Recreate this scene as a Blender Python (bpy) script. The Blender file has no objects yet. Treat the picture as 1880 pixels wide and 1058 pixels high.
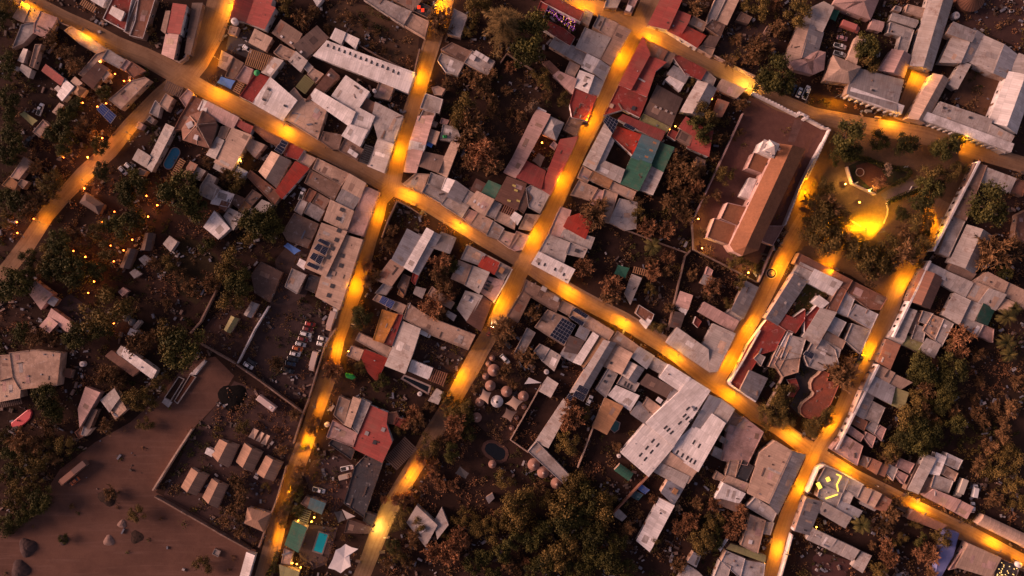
import bpy, bmesh, math, random
import numpy as np
from mathutils import Vector, Matrix
random.seed(7); RNG = np.random.default_rng(7)
S = 0.225; H = S * 1253.0
SC = bpy.context.scene; COL = SC.collection
TILE = {a + b: (ox, oy) for a, ox in zip('abcde', (0, 370, 740, 1110, 1480)) for b, oy in zip('12345', (0, 210, 420, 630, 833))}

def P(px, py, h=0.0):
    k = S * (H - h) / H
    return ((px - 940) * k, (529 - py) * k)
def tp(tile, X, Y):
    ox, oy = TILE[tile]
    return ox + X / 4.7, oy + Y / 4.7
def TP(tile, X, Y, h=0.0):
    return P(*tp(tile, X, Y), h)
def pts(s):
    return [tuple(float(v) for v in p.split(',')) for p in s.split()]
def hsh(*a):
    return random.Random('|'.join(str(round(x, 2)) if isinstance(x, float) else str(x) for x in a)).random()

# ---------------------------------------------------------------- materials
COLS = dict(W=(.62, .57, .555), L=(.36, .312, .29), G=(.28, .248, .242), V=(.38, .355, .36), T=(.42, .285, .215), P=(.43, .27, .24),  # V, and G in tan pairs, colour in the shade of slopes facing away
            B=(.22, .14, .108), D=(.105, .066, .055), R=(.25, .045, .038), Q=(.42, .045, .026), K=(.05, .047, .052), E=(.022, .092, .062), M=(.31, .175, .115),
            A=(.04, .10, .125), U=(.08, .17, .45), O=(.33, .17, .085), J=(.56, .23, .055), C=(.30, .085, .05), Y=(.25, .23, .10), H=(.23, .105, .07))
MATS = {}
class N:
    def __init__(s, name):
        s.m = bpy.data.materials.new(name); s.m.use_nodes = True
        s.t = s.m.node_tree; s.n = s.t.nodes; s.b = s.n['Principled BSDF']
    def add(s, typ, **kw):
        n = s.n.new(typ)
        for k, v in kw.items():
            if hasattr(n, k): setattr(n, k, v)
            else: s.set(n.inputs[k], v)
        return n
    def set(s, sock, v):
        if isinstance(v, bpy.types.NodeSocket): s.t.links.new(v, sock)
        elif isinstance(v, bpy.types.Node): s.t.links.new(v.outputs[0], sock)
        else: sock.default_value = v
    def math(s, op, a, b=None, c=None):
        n = s.n.new('ShaderNodeMath'); n.operation = op
        s.set(n.inputs[0], a)
        if b is not None: s.set(n.inputs[1], b)
        if c is not None: s.set(n.inputs[2], c)
        return n.outputs[0]
    def mix(s, f, a, b, mode='MIX'):
        n = s.n.new('ShaderNodeMix'); n.data_type = 'RGBA'; n.blend_type = mode
        s.set(n.inputs[0], f)
        for sock, v in ((n.inputs[6], a), (n.inputs[7], b)):
            s.set(sock, (*v, 1) if isinstance(v, tuple) and len(v) == 3 else v)
        return n.outputs[2]
    def noise(s, vec, scale, detail=4, rough=.6):
        n = s.n.new('ShaderNodeTexNoise'); s.set(n.inputs['Vector'], vec)
        n.inputs['Scale'].default_value = scale; n.inputs['Detail'].default_value = detail; n.inputs['Roughness'].default_value = rough
        return n.outputs[0]
    def ramp(s, v, a, b):
        n = s.n.new('ShaderNodeMapRange'); s.set(n.inputs[0], v); n.inputs[1].default_value = a; n.inputs[2].default_value = b
        n.interpolation_type = 'SMOOTHSTEP'
        return n.outputs[0]
    def pos(s): return s.n.new('ShaderNodeNewGeometry').outputs['Position']
    def value(s, col, f):
        n = s.n.new('ShaderNodeHueSaturation'); s.set(n.inputs['Color'], col); s.set(n.inputs['Value'], f)
        return n.outputs[0]
    def done(s, col, rough=.85, spec=.25, bump=None, dist=.05):
        s.set(s.b.inputs['Base Color'], (*col, 1) if isinstance(col, tuple) and len(col) == 3 else col)
        s.b.inputs['Roughness'].default_value = rough; s.b.inputs['Specular IOR Level'].default_value = spec
        if bump is not None:
            n = s.n.new('ShaderNodeBump'); n.inputs['Strength'].default_value = .6; n.inputs['Distance'].default_value = dist
            s.set(n.inputs['Height'], bump); s.set(s.b.inputs['Normal'], n)
        return s.m

def mul(c, k): return tuple(min(1, v * k) for v in c)
def lerp(a, b, t): return tuple(x + (y - x) * t for x, y in zip(a, b))

def metal(code):
    key = 'sheet_metal_' + code
    if key in MATS: return MATS[key]
    c = COLS[code]; n = N(key); pos = n.pos()
    uv = n.add('ShaderNodeUVMap').outputs[0]
    sep = n.add('ShaderNodeSeparateXYZ'); n.set(sep.inputs[0], uv)
    u, v = sep.outputs[0], sep.outputs[1]
    oi = n.add('ShaderNodeObjectInfo').outputs['Random']
    sheet = n.math('FLOOR', n.math('DIVIDE', u, .95)); row = n.math('FLOOR', n.math('DIVIDE', v, 3.7))
    wn = n.add('ShaderNodeTexWhiteNoise'); wn.noise_dimensions = '3D'
    cb = n.add('ShaderNodeCombineXYZ'); n.set(cb.inputs[0], sheet); n.set(cb.inputs[1], row); n.set(cb.inputs[2], oi); n.set(wn.inputs[0], cb)
    val = n.math('ADD', n.math('MULTIPLY', wn.outputs[0], .26), .85)
    fr = n.math('FRACT', n.math('DIVIDE', u, .95))
    seam = n.math('LESS_THAN', fr, .14)
    fr2 = n.math('LESS_THAN', n.math('FRACT', n.math('DIVIDE', v, 3.7)), .05)
    val = n.math('SUBTRACT', val, n.math('MULTIPLY', n.math('MAXIMUM', seam, fr2), .16))
    val = n.math('MULTIPLY', val, n.math('ADD', n.math('MULTIPLY', oi, .24), .9))
    st = n.add('ShaderNodeMapping'); n.set(st.inputs[0], uv); st.inputs['Scale'].default_value = (1.6, .16, 1)
    streak = n.noise(st, 1.0, 5, .7)
    val = n.math('MULTIPLY', val, n.math('ADD', n.math('MULTIPLY', streak, .5), .76))
    blot = n.noise(pos, .09, 6, .68)
    rustc = {'W': .36, 'L': .9, 'G': .8, 'V': .3, 'T': .55, 'H': .7, 'R': .35, 'Q': .3}.get(code, .4)
    rust = n.math('MULTIPLY', n.ramp(n.noise(pos, .33, 8, .75), .50, .68), rustc)
    col = n.mix(rust, n.value((*c, 1), val), lerp(mul(c, .55), (.2, .1, .07), .55))
    col = n.mix(n.math('MULTIPLY', n.ramp(blot, .46, .66), .5), col, lerp(mul(c, .62), (.3, .2, .15), .35))
    spot = n.math('MULTIPLY', n.ramp(n.noise(pos, 1.5, 4, .8), .62, .7), .38)
    col = n.mix(spot, col, mul(c, .38))
    corr = n.math('SINE', n.math('MULTIPLY', u, 22.0))
    MATS[key] = n.done(col, .62 if code in 'WLGV' else .75, .3, corr, .03); return MATS[key]

def mud(code, name='mud_roof'):
    key = name + '_' + code
    if key in MATS: return MATS[key]
    c = COLS[code]; n = N(key); pos = n.pos()
    oi = n.add('ShaderNodeObjectInfo').outputs['Random']
    a = n.noise(pos, .12, 6, .7); b = n.noise(pos, .55, 7, .7); d = n.noise(pos, 2.2, 4, .7)
    val = n.math('ADD', n.math('MULTIPLY', b, .7), n.math('ADD', n.math('MULTIPLY', d, .34), n.math('MULTIPLY', oi, .26)))
    val = n.math('ADD', val, .42)
    col = n.mix(n.ramp(a, .4, .66), n.value((*c, 1), val), n.value((*lerp(mul(c, .66), (.2, .12, .09), .3), 1), val))
    pale = n.math('MULTIPLY', n.ramp(n.noise(pos, .42, 5, .6), .58, .68), .5)
    col = n.mix(pale, col, lerp(mul(c, 1.35), (.48, .43, .41), .5))
    dk = n.math('MULTIPLY', n.ramp(n.noise(pos, .9, 5, .75), .62, .72), .55)
    col = n.mix(dk, col, mul(c, .45))
    vo = n.add('ShaderNodeTexVoronoi'); vo.feature = 'DISTANCE_TO_EDGE'; n.set(vo.inputs['Vector'], pos); vo.inputs['Scale'].default_value = .22
    col = n.mix(n.math('MULTIPLY', n.math('LESS_THAN', vo.outputs[0], .02), .35), col, mul(c, .5))
    MATS[key] = n.done(col, .95, .1, b, .12); return MATS[key]

def plain(name, c, rough=.7, var=.25, scale=1.2, spec=.3):
    key = name
    if key in MATS: return MATS[key]
    n = N(key); pos = n.pos()
    oi = n.add('ShaderNodeObjectInfo').outputs['Random']
    v = n.math('ADD', n.math('MULTIPLY', n.noise(pos, scale, 6, .7), 2 * var), n.math('ADD', n.math('MULTIPLY', oi, var * .6), 1 - var * 1.3))
    MATS[key] = n.done(n.value((*c, 1), v), rough, spec); return MATS[key]

def emit(name, c, k):
    if name in MATS: return MATS[name]
    n = N(name); n.b.inputs['Emission Color'].default_value = (*c, 1); n.b.inputs['Emission Strength'].default_value = k
    MATS[name] = n.done(tuple(c), .4); return MATS[name]

def earth(name, c, c2, scale=.08, extra=None):
    if name in MATS: return MATS[name]
    n = N(name); pos = n.pos()
    a = n.noise(pos, scale, 8, .68); b = n.noise(pos, scale * 7, 6, .7); d = n.noise(pos, 1.7, 5, .75)
    col = n.mix(n.ramp(a, .36, .64), c, c2)
    col = n.value(col, n.math('ADD', n.math('ADD', n.math('MULTIPLY', b, .75), n.math('MULTIPLY', d, .5)), .38))
    if extra:
        col = n.mix(n.math('MULTIPLY', n.ramp(n.noise(pos, scale * 3, 7, .75), .56, .68), .8), col, extra)
    MATS[name] = n.done(col, .97, .08, d, .1); return MATS[name]

def road_mat():
    if 'dirt_road' in MATS: return MATS['dirt_road']
    n = N('dirt_road'); pos = n.pos()
    uv = n.add('ShaderNodeUVMap').outputs[0]
    mp = n.add('ShaderNodeMapping'); n.set(mp.inputs[0], uv); mp.inputs['Scale'].default_value = (.035, 1.3, 1)
    track = n.noise(mp, 1.0, 4, .6); a = n.noise(pos, .11, 7, .7); d = n.noise(pos, 1.3, 5, .7)
    col = n.mix(n.ramp(a, .36, .66), (.235, .142, .088), (.175, .10, .06))
    v = n.math('ADD', n.math('ADD', n.math('MULTIPLY', track, .95), n.math('MULTIPLY', d, .4)), .33)
    col = n.value(col, v)
    st = n.math('MULTIPLY', n.ramp(n.noise(pos, .35, 6, .75), .6, .7), .5)
    col = n.mix(st, col, (.10, .058, .036))
    MATS['dirt_road'] = n.done(col, .95, .1, d, .06); return MATS['dirt_road']

def leafmat(name, c, c2, sss=True):
    if name in MATS: return MATS[name]
    n = N(name)
    at = n.add('ShaderNodeAttribute'); at.attribute_name = 'tint'
    oi = n.add('ShaderNodeObjectInfo').outputs['Random']
    col = n.mix(at.outputs['Fac'], c, c2)
    col = n.value(col, n.math('ADD', n.math('MULTIPLY', oi, .6), .7))
    MATS[name] = n.done(col, .8, .15); return MATS[name]

def wallmat(code):
    if code in 'WRQ': return mud('W', 'plaster_wall')
    if code in 'LGVKEAU': return mud('L', 'plaster_wall') if code == 'L' else mud('T', 'adobe_wall')
    return mud('B' if code in 'BDHY' else 'P' if code == 'P' else 'T', 'adobe_wall')

# ---------------------------------------------------------------- mesh builder
class MB:
    def __init__(s): s.v = []; s.f = []; s.uv = []
    def face(s, vs, uv=None):
        i = len(s.v); s.v += [tuple(p) for p in vs]; s.f.append(tuple(range(i, i + len(vs))))
        s.uv += list(uv) if uv else [(p[0], p[1]) for p in vs]
    def box(s, c, d, rz=0, taper=1):
        cx, cy, cz = c; dx, dy, dz = (q / 2 for q in d); ca, sa = math.cos(rz), math.sin(rz)
        def q(x, y, z):
            k = taper if z > 0 else 1
            x *= k; y *= k
            return (cx + x * ca - y * sa, cy + x * sa + y * ca, cz + z)
        b = [q(-dx, -dy, -dz), q(dx, -dy, -dz), q(dx, dy, -dz), q(-dx, dy, -dz)]
        t = [q(-dx, -dy, dz), q(dx, -dy, dz), q(dx, dy, dz), q(-dx, dy, dz)]
        s.face(t); s.face(b[::-1])
        for i in range(4): s.face([b[i], b[(i + 1) % 4], t[(i + 1) % 4], t[i]])
        return s
    def prism(s, poly, z0, z1, top=True, bottom=False):
        """z0/z1 number or function"""
        a = [(x, y, z0(x, y) if callable(z0) else z0) for x, y in poly]; b = [(x, y, z1(x, y) if callable(z1) else z1) for x, y in poly]
        for i in range(len(poly)):
            j = (i + 1) % len(poly); s.face([a[i], a[j], b[j], b[i]])
        if top: s.face(b)
        if bottom: s.face(a[::-1])
        return s
    def tube(s, p0, p1, r0, r1, n=6, cap=True):
        p0, p1 = Vector(p0), Vector(p1); d = (p1 - p0).normalized()
        x = d.orthogonal().normalized(); y = d.cross(x)
        A = [p0 + (x * math.cos(2 * math.pi * i / n) + y * math.sin(2 * math.pi * i / n)) * r0 for i in range(n)]
        B = [p1 + (x * math.cos(2 * math.pi * i / n) + y * math.sin(2 * math.pi * i / n)) * r1 for i in range(n)]
        for i in range(n):
            j = (i + 1) % n; s.face([A[i], A[j], B[j], B[i]])
        if cap: s.face(B); s.face(A[::-1])
        return s
    def lathe(s, c, prof, n=20):
        cx, cy, cz = c
        for (r0, z0), (r1, z1) in zip(prof, prof[1:]):
            for i in range(n):
                a, b = 2 * math.pi * i / n, 2 * math.pi * (i + 1) / n
                q = [(cx + r0 * math.cos(a), cy + r0 * math.sin(a), cz + z0), (cx + r0 * math.cos(b), cy + r0 * math.sin(b), cz + z0),
                     (cx + r1 * math.cos(b), cy + r1 * math.sin(b), cz + z1), (cx + r1 * math.cos(a), cy + r1 * math.sin(a), cz + z1)]
                if r0 < 1e-6: q = q[1:]
                elif r1 < 1e-6: q = q[:3]
                s.face(q, [(a * max(r0, r1), z0)] * len(q))
        return s
    def mesh(s, name, org=(0, 0, 0), weld=False):
        me = bpy.data.meshes.new(name)
        me.from_pydata([(x - org[0], y - org[1], z - org[2]) for x, y, z in s.v], [], s.f)
        uvl = me.uv_layers.new(name='UVMap'); flat = np.array(s.uv, dtype=np.float32).ravel()
        uvl.data.foreach_set('uv', flat)
        if weld:
            bm = bmesh.new(); bm.from_mesh(me); bmesh.ops.remove_doubles(bm, verts=bm.verts, dist=.002); bm.to_mesh(me); bm.free()
        return me
    def build(s, name, m, parent=None, org=None, weld=True):
        o = parent.location if parent is not None and org is None else (org or (0, 0, 0))
        me = s.mesh(name, o, weld)
        me.materials.append(m)
        ob = bpy.data.objects.new(name, me); COL.objects.link(ob)
        if parent is not None: ob.parent = parent
        else: ob.location = o
        return ob

def tag(o, label=None, cat=None, group=None, kind=None):
    for k, v in (('label', label), ('category', cat), ('group', group), ('kind', kind)):
        if v: o[k] = v
    return o
def empty(name, loc, label, cat, group=None, rz=0):
    o = bpy.data.objects.new(name, None); COL.objects.link(o); o.location = loc; o.rotation_euler = (0, 0, rz); o.empty_display_size = .5
    return tag(o, label, cat, group)
def child(name, me, parent, mat=None, loc=(0, 0, 0), rot=(0, 0, 0), sc=(1, 1, 1)):
    o = bpy.data.objects.new(name, me); COL.objects.link(o); o.parent = parent; o.location = loc; o.rotation_euler = rot; o.scale = sc
    return o
def dup_tree(root, name=None):
    r = root.copy(); COL.objects.link(r)
    for ch in list(root.children):
        c = ch.copy(); COL.objects.link(c); c.parent = r
        for g in list(ch.children):
            d = g.copy(); COL.objects.link(d); d.parent = c
    return r

def area2(p): return sum(p[i][0] * p[(i + 1) % len(p)][1] - p[(i + 1) % len(p)][0] * p[i][1] for i in range(len(p)))
def ccw(p):
    q = []
    for a in p:
        if not q or math.dist(a, q[-1]) > .05: q.append(a)
    if math.dist(q[0], q[-1]) < .05: q.pop()
    return q if area2(q) > 0 else q[::-1]
def offset(poly, d):
    """outset (d>0) a ccw polygon"""
    n = len(poly); out = []
    for i in range(n):
        a, b, c = Vector(poly[i - 1]), Vector(poly[i]), Vector(poly[(i + 1) % n])
        e1, e2 = (b - a).normalized(), (c - b).normalized()
        n1, n2 = Vector((e1.y, -e1.x)), Vector((e2.y, -e2.x))
        m = n1 + n2; L = m.length_squared
        m = m * (2 / L) if L > .5 else n1
        out.append(tuple(b + m * (d if True else 0)))
    return out
def inside(x, y, poly):
    r = False; j = len(poly) - 1
    for i in range(len(poly)):
        xi, yi = poly[i]; xj, yj = poly[j]
        if (yi > y) != (yj > y) and x < (xj - xi) * (y - yi) / (yj - yi) + xi: r = not r
        j = i
    return r
def segdist(x, y, a, b):
    ax, ay = a; dx, dy = b[0] - ax, b[1] - ay; L = dx * dx + dy * dy
    t = 0 if L == 0 else max(0, min(1, ((x - ax) * dx + (y - ay) * dy) / L))
    return math.hypot(x - ax - t * dx, y - ay - t * dy)
def polydist(x, y, poly):
    if inside(x, y, poly): return 0
    return min(segdist(x, y, poly[i - 1], poly[i]) for i in range(len(poly)))
def centroid(p): return (sum(q[0] for q in p) / len(p), sum(q[1] for q in p) / len(p))
def longest(p):
    i = max(range(len(p)), key=lambda i: math.dist(p[i], p[(i + 1) % len(p)]))
    d = Vector(p[(i + 1) % len(p)]) - Vector(p[i]); return d.normalized(), d.length
def uvs(p3, u, v, o): return [((p[0] - o[0]) * u[0] + (p[1] - o[1]) * u[1], (p[0] - o[0]) * v[0] + (p[1] - o[1]) * v[1]) for p in p3]

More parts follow.
